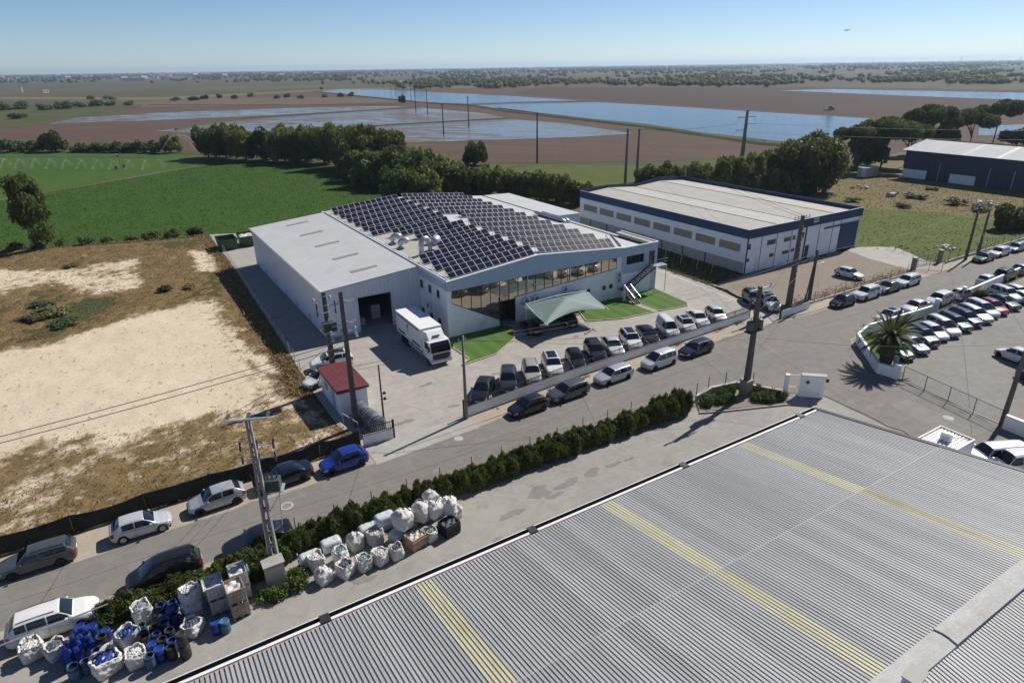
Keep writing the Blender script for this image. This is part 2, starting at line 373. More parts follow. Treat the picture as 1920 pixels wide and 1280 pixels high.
def asphalt(name, base, stain=0.5, light=None, seams=False):
    m, nt, b, oc = newmat(name)
    lo = tuple(x*.82 for x in base); hi = tuple(x*1.18 for x in base)
    c = ramp(nt, noise(nt, oc, 0.16, 6, 0.6), [(0.3, lo), (0.7, hi)])
    c = mixc(nt, 0.5, c, ramp(nt, noise(nt, mapping(nt, oc, (0.06, 1.1, 1)), 1.0, 5, 0.6), [(0.3, tuple(x*.70 for x in base)), (0.7, tuple(x*1.25 for x in base))]))
    c = mixc(nt, 0.35, c, ramp(nt, noise(nt, oc, 14, 4, 0.7), [(0.3, tuple(x*.7 for x in base)), (0.7, tuple(x*1.25 for x in base))]))
    if light: c = mixc(nt, ramp(nt, noise(nt, oc, 0.09, 5, 0.6, 0.4), [(0.47, (0,0,0)), (0.66, (0.75,0.75,0.75))]), c, light)
    c = mixc(nt, 0.45, c, ramp(nt, noise(nt, oc, 0.9, 7, 0.7, 0.5), [(0.3, tuple(x*.66 for x in base)), (0.7, tuple(x*1.26 for x in base))]))
    sp = ramp(nt, noise(nt, oc, 0.55, 8, 0.75, 0.3), [(0.56, (0,0,0)), (0.70, (stain,)*3)])
    c = mixc(nt, sp, c, tuple(x*.48 for x in base))
    v = nd(nt, 'ShaderNodeTexVoronoi', feature='DISTANCE_TO_EDGE'); v.inputs['Scale'].default_value = 0.16
    wob = nd(nt, 'ShaderNodeVectorMath', operation='ADD'); nz = nd(nt, 'ShaderNodeTexNoise'); nz.inputs['Scale'].default_value = 0.5; nz.inputs['Detail'].default_value = 6
    nt.links.new(oc, nz.inputs['Vector']); nt.links.new(oc, wob.inputs[0]); nt.links.new(nz.outputs['Color'], wob.inputs[1]); nt.links.new(wob.outputs[0], v.inputs['Vector'])
    cr = ramp(nt, v.outputs['Distance'], [(0.0, (0.30,0.30,0.30)), (0.005, (0,0,0))])
    c = mixc(nt, mathn(nt, 'MULTIPLY', cr, ramp(nt, noise(nt, oc, 0.06, 3), [(0.5, (0,0,0)), (0.62, (1,1,1))])), c, tuple(x*.35 for x in base))
    nt.links.new(c, b.inputs['Base Color']); b.inputs['Roughness'].default_value = 0.88; b.inputs['Specular IOR Level'].default_value = 0.25
    bump(nt, b, noise(nt, oc, 30, 3), 0.25, 0.01)
    return m
def turf():
    m, nt, b, oc = newmat('turf')
    wv = nd(nt, 'ShaderNodeTexWave', wave_profile='SAW'); wv.inputs['Scale'].default_value = 0.157; wv.inputs['Distortion'].default_value = 0.0
    nt.links.new(mapping(nt, oc, (1,1,1), (0,0,0), (1.2,0,0)), wv.inputs['Vector'])
    c = ramp(nt, wv.outputs['Fac'], [(0.0, (0.056,0.122,0.016)), (0.49, (0.056,0.122,0.016)), (0.51, (0.080,0.158,0.023)), (1.0, (0.080,0.158,0.023))])
    c = mixc(nt, 0.4, c, ramp(nt, noise(nt, oc, 9, 5, 0.7), [(0.3, (0.026,0.062,0.008)), (0.7, (0.085,0.15,0.028))]))
    nt.links.new(c, b.inputs['Base Color']); b.inputs['Roughness'].default_value = 0.8; b.inputs['Specular IOR Level'].default_value = 0.2
    bump(nt, b, noise(nt, oc, 40, 3), 0.6, 0.03)
    return m
def grassy(name, c1, c2, c3, sc=0.12):
    m, nt, b, oc = newmat(name)
    c = ramp(nt, noise(nt, oc, sc, 7, 0.65, 0.3), [(0.3, c1), (0.52, c2), (0.72, c3)])
    c = mixc(nt, 0.45, c, ramp(nt, noise(nt, oc, sc*18, 5, 0.7), [(0.3, tuple(x*.6 for x in c1)), (0.7, tuple(min(1, x*1.25) for x in c2))]))
    nt.links.new(c, b.inputs['Base Color']); b.inputs['Roughness'].default_value = 0.95; b.inputs['Specular IOR Level'].default_value = 0.1
    bump(nt, b, noise(nt, oc, sc*25, 4), 0.7, 0.12)
    return m
def sandy():
    m, nt, b, oc = newmat('sandy_ground')
    at = nd(nt, 'ShaderNodeAttribute', attribute_name='veg')
    sand = ramp(nt, noise(nt, oc, 0.22, 7, 0.6), [(0.3, (0.50,0.415,0.30)), (0.7, (0.60,0.51,0.385))])
    sand = mixc(nt, 0.3, sand, ramp(nt, noise(nt, oc, 5, 5, 0.7), [(0.3, (0.37,0.30,0.205)), (0.7, (0.62,0.53,0.40))]))
    sand = mixc(nt, ramp(nt, noise(nt, oc, 1.1, 7, 0.75), [(0.55, (0,0,0)), (0.68, (0.6,0.6,0.6))]), sand, (0.27,0.215,0.14))
    vo = nd(nt, 'ShaderNodeTexVoronoi'); vo.inputs['Scale'].default_value = 1.15; nt.links.new(mapping(nt, oc, (1,0.8,1)), vo.inputs['Vector'])
    sand = mixc(nt, ramp(nt, vo.outputs['Distance'], [(0.06, (0.8,0.8,0.8)), (0.17, (0,0,0))]) if False else mathn(nt, 'MULTIPLY', ramp(nt, vo.outputs['Distance'], [(0.08, (0.8,0.8,0.8)), (0.2, (0,0,0))]), ramp(nt, noise(nt, oc, 0.45, 5), [(0.45, (0,0,0)), (0.6, (1,1,1))])), sand, (0.13,0.10,0.06))
    veg = ramp(nt, noise(nt, oc, 0.35, 7, 0.7), [(0.25, (0.066,0.064,0.022)), (0.42, (0.125,0.086,0.038)), (0.58, (0.20,0.138,0.062)), (0.8, (0.105,0.092,0.032))])
    veg = mixc(nt, 0.4, veg, ramp(nt, noise(nt, oc, 4.5, 5, 0.7), [(0.3, (0.042,0.035,0.014)), (0.7, (0.28,0.20,0.10))]))
    f = mathn(nt, 'ADD', at.outputs['Fac'], mathn(nt, 'MULTIPLY', mathn(nt, 'ADD', mathn(nt, 'SUBTRACT', noise(nt, oc, 0.55, 8, 0.72), 0.5), mathn(nt, 'MULTIPLY', mathn(nt, 'SUBTRACT', noise(nt, oc, 0.13, 5, 0.6), 0.5), 0.7)), 1.8))
    f = ramp(nt, f, [(0.36, (0,0,0)), (0.68, (1,1,1))])
    nt.links.new(mixc(nt, f, sand, veg), b.inputs['Base Color']); b.inputs['Roughness'].default_value = 0.95; b.inputs['Specular IOR Level'].default_value = 0.1
    bump(nt, b, noise(nt, oc, 2.2, 7, 0.7), 0.7, 0.12)
    return m
M['far_ground'] = far_ground()
M['brown_soil'] = soil('brown_soil', (0.075,0.050,0.038), (0.112,0.076,0.056), R_(57))
M['dark_soil'] = soil('dark_soil', (0.058,0.039,0.033), (0.084,0.058,0.047), R_(-20))
M['pale_soil'] = soil('pale_soil', (0.105,0.075,0.052), (0.145,0.108,0.075), R_(-30))
M['water'] = water('water', (0.035,0.085,0.15))
M['mud_water'] = water('mud_water', (0.11,0.14,0.17), 0.53)
M['road'] = asphalt('road', (0.185,0.17,0.152), 0.25)
M['yard'] = asphalt('yard', (0.315,0.292,0.262), 0.45, (0.40,0.375,0.335))
M['yard_dark'] = asphalt('yard_dark', (0.275,0.258,0.232), 0.5, (0.335,0.315,0.285))
M['lot_asphalt'] = asphalt('lot_asphalt', (0.205,0.19,0.172), 0.25, (0.25,0.235,0.215))
M['shoulder'] = asphalt('shoulder', (0.33,0.28,0.22), 0.4, (0.40,0.35,0.28))
M['slab'] = asphalt('slab', (0.33,0.31,0.28), 0.35, (0.40,0.38,0.34))
M['dirt_yard'] = grassy('dirt_yard', (0.205,0.170,0.140), (0.255,0.215,0.178), (0.145,0.135,0.085), 0.18)
M['turf'] = turf()
M['meadow'] = grassy('meadow', (0.055,0.080,0.020), (0.082,0.102,0.026), (0.14,0.12,0.036), 0.05)
M['green_field'] = grassy('green_field', (0.036,0.080,0.014), (0.050,0.102,0.018), (0.080,0.095,0.026), 0.03)
M['crop_soil'] = grassy('crop_soil', (0.030,0.066,0.011), (0.042,0.090,0.015), (0.050,0.084,0.017), 0.06)
M['dry_meadow'] = grassy('dry_meadow', (0.12,0.105,0.045), (0.17,0.138,0.065), (0.095,0.10,0.034), 0.05)
M['scrub'] = grassy('scrub', (0.045,0.058,0.022), (0.075,0.08,0.03), (0.125,0.10,0.055), 0.05)
M['sand'] = sandy()
M['tar'] = asphalt('tar', (0.115,0.107,0.098), 0.4)
M['stain'] = asphalt('stain', (0.205,0.19,0.17), 0.7, (0.26,0.245,0.22))
M['lot_grass'] = grassy('lot_grass', (0.065,0.10,0.022), (0.10,0.125,0.035), (0.16,0.135,0.06), 0.3)

# ------------------------------------------------------------------ the setting: ground and sheets
def sheet(name, pts, z, mat, attr=None, kind='structure'):
    """flat polygon sheet on the ground; pts in site metres"""
    n = len(pts)
    if sum(pts[i][0]*pts[(i+1)%n][1]-pts[(i+1)%n][0]*pts[i][1] for i in range(n)) < 0: pts = pts[::-1]
    mb = MB(); mb.add([(x, y, z) for x, y in pts], [tuple(range(n))])
    return tag(mb.build(name, mat), kind=kind)
def rough(pts, amp=0.25, step=1.3, seed=1):
    r = random.Random(seed); out = []
    for i in range(len(pts)):
        a, b = Vector(pts[i]), Vector(pts[(i+1) % len(pts)]); L = (b-a).length; n = max(1, min(60, int(L/step))); nr = Vector((-(b-a).y, (b-a).x))/max(L, 1e-6)
        for k in range(n): q = a.lerp(b, k/n)+nr*(r.gauss(0, amp) if k else 0); out.append((q.x, q.y))
    return out
def GP(*pix): return [G(x, y) for x, y in pix]

mb = MB(); ring = [0, 400, 1500, 5000, 14000]; n = 48
mb.v = [(0, 0, -0.25)]
for r in ring[1:]:
    for k in range(n): mb.v.append((r*math.cos(2*math.pi*k/n), r*math.sin(2*math.pi*k/n), -0.25))
mb.f = [(0, 1+k, 1+(k+1) % n) for k in range(n)] + [(1+i*n+k, 1+(i+1)*n+k, 1+(i+1)*n+(k+1) % n, 1+i*n+(k+1) % n) for i in range(len(ring)-2) for k in range(n)]
tag(mb.build('ground', M['far_ground']), kind='structure')

sheet('ploughed_field', GP((-300,252),(60,226),(300,196),(585,171),(640,167),(1000,163),(1500,166),(2100,176),(2300,215),(2100,262),(1560,300),(1400,296),(1180,302),(860,306),(760,300),(360,292),(280,276),(80,268),(-300,300)), -0.20, M['brown_soil'])
sheet('pale_field', GP((100,205),(330,186),(560,182),(800,186),(760,191),(560,196),(300,200)), -0.17, M['pale_soil'])
sheet('dark_field', GP((1010,164),(1500,163),(2100,170),(2150,232),(1640,219),(1460,208),(1130,188),(960,175)), -0.17, M['dark_soil'])
sheet('scrub_bank', GP((-200,196),(120,190),(270,196),(260,203),(60,236),(-200,262)), -0.16, M['scrub'])
sheet('scrub_strip', GP((-200,262),(100,262),(360,284),(440,292),(300,287),(0,284),(-200,288)), -0.15, M['scrub'])
# flooded rice fields
def paddy(name, pix, mat, z=-0.11, mudfn=None):
    o = sheet(name, GP(*pix), z, mat); me = o.data
    if mudfn:
        a = me.attributes.new('mud', 'FLOAT', 'POINT')
        for i, p in enumerate(pix[::-1] if False else pix): pass
        a.data.foreach_set('value', [mudfn(vv.co.x, vv.co.y) for vv in me.vertices])
    return o
paddy('flooded_paddy', [(92,232),(140,221),(300,211),(560,202),(712,199),(775,200),(700,205.5),(450,219),(250,227)], M['mud_water'])
paddy('flooded_paddy', [(290,246),(450,225),(700,207.5),(790,202),(905,212),(950,221),(800,229),(600,240),(420,251)], M['mud_water'])
paddy('flooded_paddy', [(560,246),(800,231),(955,223),(1060,231),(1190,250),(1100,256),(960,261),(750,268),(640,268)], M['mud_water'])
paddy('water_basin', [(585,173),(640,168),(720,168),(960,180),(1085,188.5),(960,191.5),(880,194.5),(790,191.5)], M['water'])
paddy('water_basin', [(892,197),(960,194),(1120,191.5),(1300,202),(1460,212),(1632,222),(1600,250),(1560,264),(1460,264.5),(1310,247),(1210,232),(1085,220),(960,207)], M['water'])
paddy('water_basin', [(1460,169.5),(1560,167),(1920,174),(2200,182),(2200,196),(1920,187.5),(1710,180)], M['water'])
paddy('water_basin', [(1835,236),(1920,233),(2100,238),(2100,262),(1920,252),(1835,254)], M['water'])
# dikes between the basins: low earth banks
def dike(name, pix, wd, h, mat):
    P = [Vector((*G(*p), 0)) for p in pix]; mb = MB(); V = []
    for i, p in enumerate(P):
        d = (P[min(i+1, len(P)-1)] - P[max(i-1, 0)]).normalized(); nrm = Vector((-d.y, d.x, 0))
        for k, (o, z) in enumerate(((-1, -0.2), (-0.45, h), (0.45, h), (1, -0.2))): V.append(tuple(p + nrm*o*wd/2 + Vector((0, 0, z))))
    F = [(i*4+k, (i+1)*4+k, (i+1)*4+k+1, i*4+k+1) for i in range(len(P)-1) for k in range(3)]
    mb.add(V, F); return tag(mb.build(name, mat), kind='structure')
dike('dike', [(590,172),(790,192.5),(890,199),(960,210),(1085,224),(1210,238),(1310,252),(1432,270),(1480,274)], 7, 0.7, M['scrub'])
dike('dike', [(787,193),(880,196),(960,192.6),(1130,189.8)], 5, 0.4, M['pale_soil'])
dike('dike', [(330,243),(450,222.5),(700,206.4),(785,201)], 3, 0.35, M['scrub'])
dike('dike', [(600,242.5),(800,230),(952,222),(975,216)], 3, 0.35, M['scrub'])
dike('dike', [(280,197),(560,197),(740,195.5),(800,193)], 4, 0.4, M['pale_soil'])
dike('track_bank', [(935,203),(1010,213),(1210,236.5),(1432,266.5)], 3, 0.5, M['pale_soil'])
sheet('field_verge', GP((0,182),(300,183),(560,170),(640,166),(1000,160),(1000,163),(640,168),(560,173),(300,187),(0,186)), -0.13, M['dry_meadow'])
sheet('meadow', GP((880,306),(1180,309),(1260,318),(1200,340),(1080,352),(960,345),(860,322)), -0.14, M['meadow'])

# irrigated field, crop field and the sandy track between them
sheet('irrigated_field', GP((-260,292),(0,286),(300,288),(450,297),(200,339),(0,373),(-260,420)), -0.14, M['green_field'])
cropP = GP((-200,412),(0,375),(200,341),(440,300),(560,306),(650,330),(730,362),(780,385),(700,430),(470,437),(390,444),(200,460),(0,470),(-160,482))
sheet('crop_field', cropP, -0.13, M['crop_soil'])
dike('sand_track', [(-60,384),(0,373.5),(60,364),(120,354),(200,340),(280,326),(360,313),(440,299)], 1.8, -0.08, M['pale_soil'])

# area under the tree row and behind the works
sheet('woodland_floor', GP((360,296),(560,305),(650,328),(730,362),(800,400),(1120,420),(1100,360),(960,345),(860,322),(760,290),(560,282)), -0.12, M['scrub'])
sheet('rough_meadow', [(70,128),(120,120),(150,112),(185,112),(240,130),(330,120),(330,20),(150,40),(112,49.2),(109.6,62.5),(109.6,106),(76,106),(70,112)], -0.09, M['dry_meadow'])
sheet('paddock', [(109.8,49.3),(150,46.5),(150,72),(137,84),(110,84)], -0.07, M['lot_grass'])

# sandy plot left of the works, gently uneven
def pin(poly, X, Y):
    ins = np.zeros(X.shape, bool); n = len(poly)
    for i in range(n):
        x0, y0 = poly[i]; x1, y1 = poly[(i+1) % n]
        if y0 == y1: continue
        cnd = ((y0 > Y) != (y1 > Y)) & (X < (x1-x0)*(Y-y0)/(y1-y0) + x0); ins ^= cnd
    return ins
def pdist(poly, X, Y, closed=True):
    d = np.full(X.shape, 1e9); n = len(poly)
    for i in range(n if closed else n-1):
        ax, ay = poly[i]; bx, by = poly[(i+1) % n]; L2 = (bx-ax)**2+(by-ay)**2
        t = np.clip(((X-ax)*(bx-ax)+(Y-ay)*(by-ay))/L2, 0, 1); d = np.minimum(d, np.hypot(X-ax-t*(bx-ax), Y-ay-t*(by-ay)))
    return d
lotP = [(-45,47.6),(13.9,47.6),(13.9,51.5),(13.2,53),(13.2,60.5),(13.6,71.5),(15.0,112.8),(15.4,139.5),(0,143),(-19,148.6),(-45,157)]
bareA = GP((-40,668),(0,659),(109,640),(187,615),(266,587),(312,581),(375,562),(403,571),(434,627),(469,671),(500,715),(505,745),(450,768),(344,795),(240,812),(90,828),(0,860),(-60,880))
bareB = GP((-20,505),(90,509),(250,489),(252,540),(190,546),(100,526),(0,552),(-20,556))
bareC = GP((410,600),(470,655),(530,690),(520,705),(480,690),(430,640))
bareD = GP((360,470),(385,470),(400,505),(375,505))
def vegmask(X, Y):
    v = np.full(X.shape, 0.95)
    for poly, s, lo_ in ((bareA, 2.8, 0.0), (bareB, 3.2, 0.40), (bareC, 1.2, 0.15), (bareD, 1.8, 0.42)):
        dd = pdist(poly, X, Y); ins = pin(poly, X, Y); sd = np.where(ins, dd, -dd)
        v = np.minimum(v, np.maximum(lo_, 1 - 1/(1+np.exp(-(sd/s)*2.2))))
    low = GP((-60,880),(0,860),(90,828),(240,812),(344,795),(450,768),(560,742),(640,815),(640,845),(0,1035),(-80,1060))
    v = np.where(pin(low, X, Y), np.maximum(0.52, v*0.72), v)
    return v
nx, ny = 190, 300
gx, gy = np.meshgrid(np.linspace(-45, 15.4, nx), np.linspace(47.6, 157, ny))
def wob(X, Y, s, seed):
    r = np.random.default_rng(seed); o = np.zeros(X.shape)
    for k in range(9):
        a = r.uniform(0, 6.28); f = s*r.uniform(0.5, 2.2); o += np.sin((X*np.cos(a)+Y*np.sin(a))*f + r.uniform(0, 6.28))
    return o/9
hz = np.clip(0.28*wob(gx, gy, 0.35, 3) + 0.14*wob(gx, gy, 1.4, 4), -0.06, 0.5)
vm = vegmask(gx, gy)
hz = hz*np.clip(pdist(lotP, gx, gy)/3.0, 0, 1)*(0.45+0.55*vm)
ins = pin(lotP, gx, gy) | (pdist(lotP, gx, gy) < 0.25)
idx = (np.arange(ny-1)[:, None]*nx + np.arange(nx-1)[None, :])
keep = ins[:-1, :-1] & ins[1:, :-1] & ins[:-1, 1:] & ins[1:, 1:]
i0 = idx[keep]; F = np.stack([i0, i0+1, i0+1+nx, i0+nx], 1)
V = np.stack([gx.ravel(), gy.ravel(), (hz-0.03).ravel()], 1)
o = D.objects.new('sandy_plot', npmesh('sandy_plot', V, F, M['sand'], True, {'veg': vm.ravel()})); COL.objects.link(o); tag(o, kind='structure')
sheet('plot_base', lotP, -0.085, M['scrub'])

# paved areas
sheet('service_yard', [(13.95,47.2),(66.3,49.9),(70.2,52.2),(72.2,62.0),(72.6,74),(77.5,100),(77.5,112),(64,118),(15.4,140),(15.1,112.8),(13.7,71.5),(13.3,60.5),(13.3,53)], -0.030, M['yard'])
sheet('side_strip', [(14.25,71.8),(18.8,71.8),(18.8,113),(15.3,113)], -0.024, M['yard_dark'])
sheet('factory_verge', [(72.4,62),(80.7,62.9),(80.7,104),(77.6,104),(76.8,98),(72.8,74)], -0.026, M['scrub'])
sheet('dirt_yard', rough([(72.0,52.4),(75,49.2),(103.4,49.4),(103.6,50.6),(111.2,50.4),(109.4,62.6),(80.6,63.2),(72.6,62)], 0.3), -0.034, M['dirt_yard'])
sheet('access_slab', rough([(103.6,48.2),(111.2,48.2),(111.0,52),(115.2,59),(110.2,62.5),(106.5,62.6),(104.2,57)], 0.12), -0.022, M['slab'])
sheet('pavement_base', [(-70,-40),(150,-40),(150,41),(104,44),(60,47),(-70,46)], -0.045, M['lot_asphalt'])
sheet('roadside_verge', [(-40,43.9),(14,44.2),(24,44.9),(66,47.3),(76,46.4),(103,46.8),(103,49.5),(75,49.4),(66.2,50.2),(23.9,47.6),(-40,48.2)], -0.020, M['shoulder'])
sheet('far_verge', [(103,46.8),(180,45.6),(180,48.6),(103,49.5)], -0.018, M['shoulder'])
sheet('front_yard', [(-60,0),(54.2,0),(54.0,22.3),(54.6,26.4),(55.0,31.4),(52.0,34),(50.6,37.4),(48.6,38.6),(44.3,38.8),(41.5,37.6),(-60,39.6)], -0.026, M['yard_dark'])
sheet('south_verge', [(-60,37.2),(41.8,36.6),(44.3,38.7),(42,39.6),(14,39.7),(-60,41.3)], -0.014, M['shoulder'])
sheet('parking_lot', [(62.6,-30),(150,-30),(150,38.6),(104,38.8),(90,38.0),(70.4,37.9),(64.2,31.8),(64.7,29.6),(62.7,19.6)], -0.028, M['lot_asphalt'])
sheet('lot_lawn', rough([(69.0,34.6),(88,36.0),(88,38.2),(72,38.6),(70.5,37.6),(64.8,31.9),(65.6,30.6),(67.4,32.0)], 0.1, 0.8), -0.018, M['lot_grass'])
sheet('lot_lawn', [(95,38.0),(150,40.2),(150,41.5),(95,39.0)], -0.016, M['lot_grass'])
# the street and its branch
sheet('road', rough([(-70,41.5),(14,39.4),(42,39.2),(44.4,38.9),(48.7,38.8),(51.2,37.2),(52.6,34.4),(55.2,31.8),(54.9,26.4),(54.3,0),(54,-40),(62.5,-40),(62.6,19.6),(64.3,29.8),(63.9,32.0),(66.2,35.4),(69.3,38.3),(73,39.6),(79,40.0),(90,38.8),(104,40.0),(180,39.6),(260,36),(260,42),(180,46.0),(104,47.0),(76,46.9),(67,48.0),(63,47.2),(24,45.2),(14,44.6),(-70,44.2)], 0.13, 1.1), 0.0, M['road'])
sheet('road_apron', [(14,44.4),(24,45.0),(23.8,47.5),(16.8,47.6),(14,47.8)], 0.006, M['slab'])
sheet('road_apron', [(64.5,47.0),(69.5,47.4),(71.5,52),(66.2,50.2)], 0.006, M['slab'])
# faded yellow edge lines
def strip(name, pts, wd, z, mat):
    P = [Vector((*p, 0)) for p in pts]; V = []
    for i, p in enumerate(P):
        d = (P[min(i+1, len(P)-1)] - P[max(i-1, 0)]).normalized(); nrm = Vector((-d.y, d.x, 0))*wd/2
        V += [tuple(p - nrm + Vector((0,0,z))), tuple(p + nrm + Vector((0,0,z)))]
    mb = MB().add(V, [(2*i, 2*i+2, 2*i+3, 2*i+1) for i in range(len(P)-1)])
    return tag(mb.build(name, mat), kind='structure')
strip('edge_line', [(25,45.9),(34,46.6),(45,47.4),(56,48.0),(64,48.4)], 0.14, 0.010, M['yellow_line'])
strip('edge_line', [(68.5,47.0),(73,46.6),(78,46.6)], 0.14, 0.010, M['yellow_line'])
strip('edge_line', [(74,39.2),(70.2,38.6),(67.6,36.6),(65.2,33.6),(64.2,31.0)], 0.14, 0.010, M['yellow_line'])
strip('bay_line', [(71.6,72),(69.9,52.8)], 0.12, -0.020, M['white_line'])
strip('bay_line', [(64.6,29.5),(62.2,10)], 0.10, 0.010, M['frame_dark'])
# patched tarmac and manhole covers
sheet('tarmac_patch', [(58.5,27.5),(61,27.0),(60.6,20),(57.4,20.5),(57.8,24)], 0.006, M['lot_asphalt'])
for (px, py, r) in ((538,948,0.48),(860,822,0.4),(1778,783,0.45),(945,715,0.4)):
    x, y = G(px, py); t = thing('manhole_cover', {538:'round iron manhole cover in the street near the lattice pole', 860:'manhole cover by the works entrance', 1778:'pale manhole cover in the side street', 945:'manhole cover in the yard behind the front wall'}[px], 'manhole', (x, y, 0.0))
    MB().cyl((x,y,-0.02),(x,y,0.014), r, n=20).build('frame', M['concrete'], t)
    MB().cyl((x,y,-0.02),(x,y,0.022), r*0.72, n=20).build('lid', M['concrete_pole'] if px == 538 else M['kerb'], t)
# tar seams and tyre marks in the street
rs = random.Random(4)
for i, (a, b, wd_) in enumerate((((-20,42.9),(22,42.1),0.07),((20,42.4),(64,43.6),0.07),((10,40.2),(12.5,44.5),0.08),((33,39.4),(36,46),0.08),((50,39),(53,47.5),0.08),((56,30),(61,46),0.08),((60,20),(58,34),0.07),((70,43.5),(110,43.2),0.07),((-9,41.2),(-8,44),0.08),((85,39.5),(87,46.5),0.08))):
    A, Bv = Vector(a), Vector(b); n_ = 16; w_ = 0; P = []
    for k in range(n_+1): w_ += rs.uniform(-0.09,0.09); q = A.lerp(Bv,k/n_); P.append((q.x+w_*0.5, q.y+w_))
    strip('tar_seam', P, wd_, 0.003, M['tar'])
# oil and water stains on the yards and the street
for i, (px, py, r_) in enumerate(((1010,922,1.1),(1065,905,0.9),(1110,885,0.8),(960,962,0.8),(1040,928,0.6),(935,1010,0.45),(905,1030,0.4),(1150,870,0.6),(1180,860,0.4),(1240,800,0.7),(680,1085,0.7),(1330,790,0.5),(850,760,0.5),(760,790,0.7),(800,720,0.6),(1080,630,0.5),(930,700,0.5),(1640,760,0.8),(1830,640,0.7),(1780,700,0.8),(340,1180,0.7),(560,930,0.6),(820,880,0.5),(1110,760,0.6),(1450,660,0.8))):
    x, y = G(px,py); rr = random.Random(i); P = []
    a1, a2, a3 = rr.uniform(0,6), rr.uniform(0,6), rr.uniform(0,6)
    for k in range(36): a = k*2*math.pi/36; q = r_*0.8*(1+0.30*math.sin(2*a+a1)+0.18*math.sin(3*a+a2)+0.10*math.sin(7*a+a3)+0.05*math.sin(13*a)); P.append((x+q*1.3*math.cos(a), y+q*0.6*math.sin(a)))
    sheet('oil_stain', P, 0.0045 if (px,py) in ((560,930),(820,880),(1110,760),(1450,660),(1640,760)) else -0.012, M['stain'])
# kerbed lawns of artificial turf in front of the office
def lawn(pts, label):
    c = pts[0]; t = thing('lawn', label, 'lawn', (c[0], c[1], 0))
    MB().prism(pts, -0.03, 0.07).build('turf', M['turf'], t)
    k = MB()
    for i in range(len(pts)):
        a, b2 = Vector((*pts[i], 0)), Vector((*pts[(i+1) % len(pts)], 0)); d = b2-a
        if d.length < 0.3: continue
        k.obox((a+b2)/2 + Vector((d.y, -d.x, 0)).normalized()*0.06 + Vector((0,0,0.03)), (d.length+0.1, 0.12, 0.11), math.atan2(d.y, d.x))
    k.build('kerb', M['lawn_kerb'], t)
lawn([(30.2,65.2),(30.4,58.6),(28.9,57.6),(33.5,58.2),(37.6,60.9),(39.3,63.9),(38.6,65.2)], 'green turf lawn with yellow kerb beside the truck')
lawn([(48.3,60.6),(52.5,58.8),(57.6,58.3),(57.3,61.2),(57.4,65.2),(50.2,65.2)], 'green turf lawn between the shade canopy and the stairs')
lawn([(58.6,58.2),(63.0,57.6),(63.8,58.4),(64.4,65.2),(58.9,65.2),(58.4,61.2)], 'green turf lawn at the corner beyond the stair path')
sheet('stair_path', [(57.5,58.3),(58.6,58.2),(58.4,61.8),(57.3,61.8)], 0.03, M['slab'])
# ------------------------------------------------------------------ ribbed sheeting
def ribs(mb, a, b, z0, z1, nrm, pitch=0.5, depth=0.035):
    """vertical ribbed sheet from a to b (2d); z0, z1 numbers or functions of distance; nrm outward 2d"""
    a, b = Vector(a), Vector(b); L = (b-a).length; d = (b-a)/L; nrm = Vector(nrm); n = max(1, int(L/pitch)); p = L/n
    f0 = z0 if callable(z0) else (lambda s: z0); f1 = z1 if callable(z1) else (lambda s: z1)
    pr = []
    for i in range(n):
        for s, o in ((0, 0), (0.62, 0), (0.70, -depth), (0.92, -depth)): pr.append(((i+s)*p, o))
    pr.append((L, 0)); V = []
    for s, o in pr:
        q = a + d*s + nrm*o; V += [(q.x, q.y, f0(s)), (q.x, q.y, f1(s))]
    return mb.add(V, [(2*i, 2*i+2, 2*i+3, 2*i+1) for i in range(len(pr)-1)])
def poly3(mb, pts, thick, nrm):
    """solid slab from a planar 3d outline, extruded by thick against nrm"""
    n = len(pts); N = Vector(nrm)*thick; A = [Vector(p) for p in pts]; B = [p - N for p in A]
    return mb.add(A+B, [tuple(range(n)), tuple(range(2*n-1, n-1, -1))] + [(i, n+i, n+(i+1) % n, (i+1) % n) for i in range(n)])

# ------------------------------------------------------------------ the works: annex + office hall
W = thing('factory_building', 'white industrial hall with solar roof, ribbed annex and slanted mirror-glass front', 'factory', (31.15, 65.3, 0))
U0, U1, UP, V0, V1 = 31.15, 63.3, 43.9, 65.3, 114.0
AN0, AN1 = 73.1, 112.2
def annz(u): return 6.1 + (u-18.75)*0.088
def rz(u): return 8.1 - abs(u-UP)*0.092
# annex walls
mb = MB(); ribs(mb, (18.75, AN1), (18.75, AN0), 0, 6.05, (-1,0), 0.55)
mb.quad((18.80,AN1,0),(18.80,AN0,0),(18.80,AN0,6.0),(18.80,AN1,6.0)); mb.build('annex_side_wall', M['ribbed_white'], W)
mb = MB(); L = 31.15-18.75
ribs(mb, (18.75,AN0), (22.95,AN0), 0, lambda s: annz(18.75+s)-0.05, (0,-1), 0.5)
ribs(mb, (22.95,AN0), (27.25,AN0), 4.45, lambda s: annz(22.95+s)-0.05, (0,-1), 0.5)
ribs(mb, (27.25,AN0), (31.12,AN0), 0, lambda s: annz(27.25+s)-0.05, (0,-1), 0.5); mb.build('annex_front_wall', M['ribbed_white'], W)
mb = MB(); mb.box(22.80,22.95,AN0-0.06,AN0+0.25,0,4.55); mb.box(27.25,27.40,AN0-0.06,AN0+0.25,0,4.55); mb.box(22.95,27.25,AN0-0.06,AN0+0.25,4.45,4.58); mb.build('door_frame', M['ribbed_white'], W)
mb = MB(); ribs(mb, (31.15,AN1), (18.75,AN1), 0, lambda s: annz(31.15-s)-0.05, (0,1), 0.6); mb.build('annex_back_wall', M['ribbed_white'], W)
mb = MB(); mb.box(18.95,31.0,AN0+0.2,AN1-0.2,-0.05,0.01); mb.build('annex_floor', M['concrete'], W)
mb = MB(); mb.box(30.9,31.05,AN0+0.05,AN1-0.1,0,6.9); mb.build('annex_inner_wall', M['block_wall'], W)
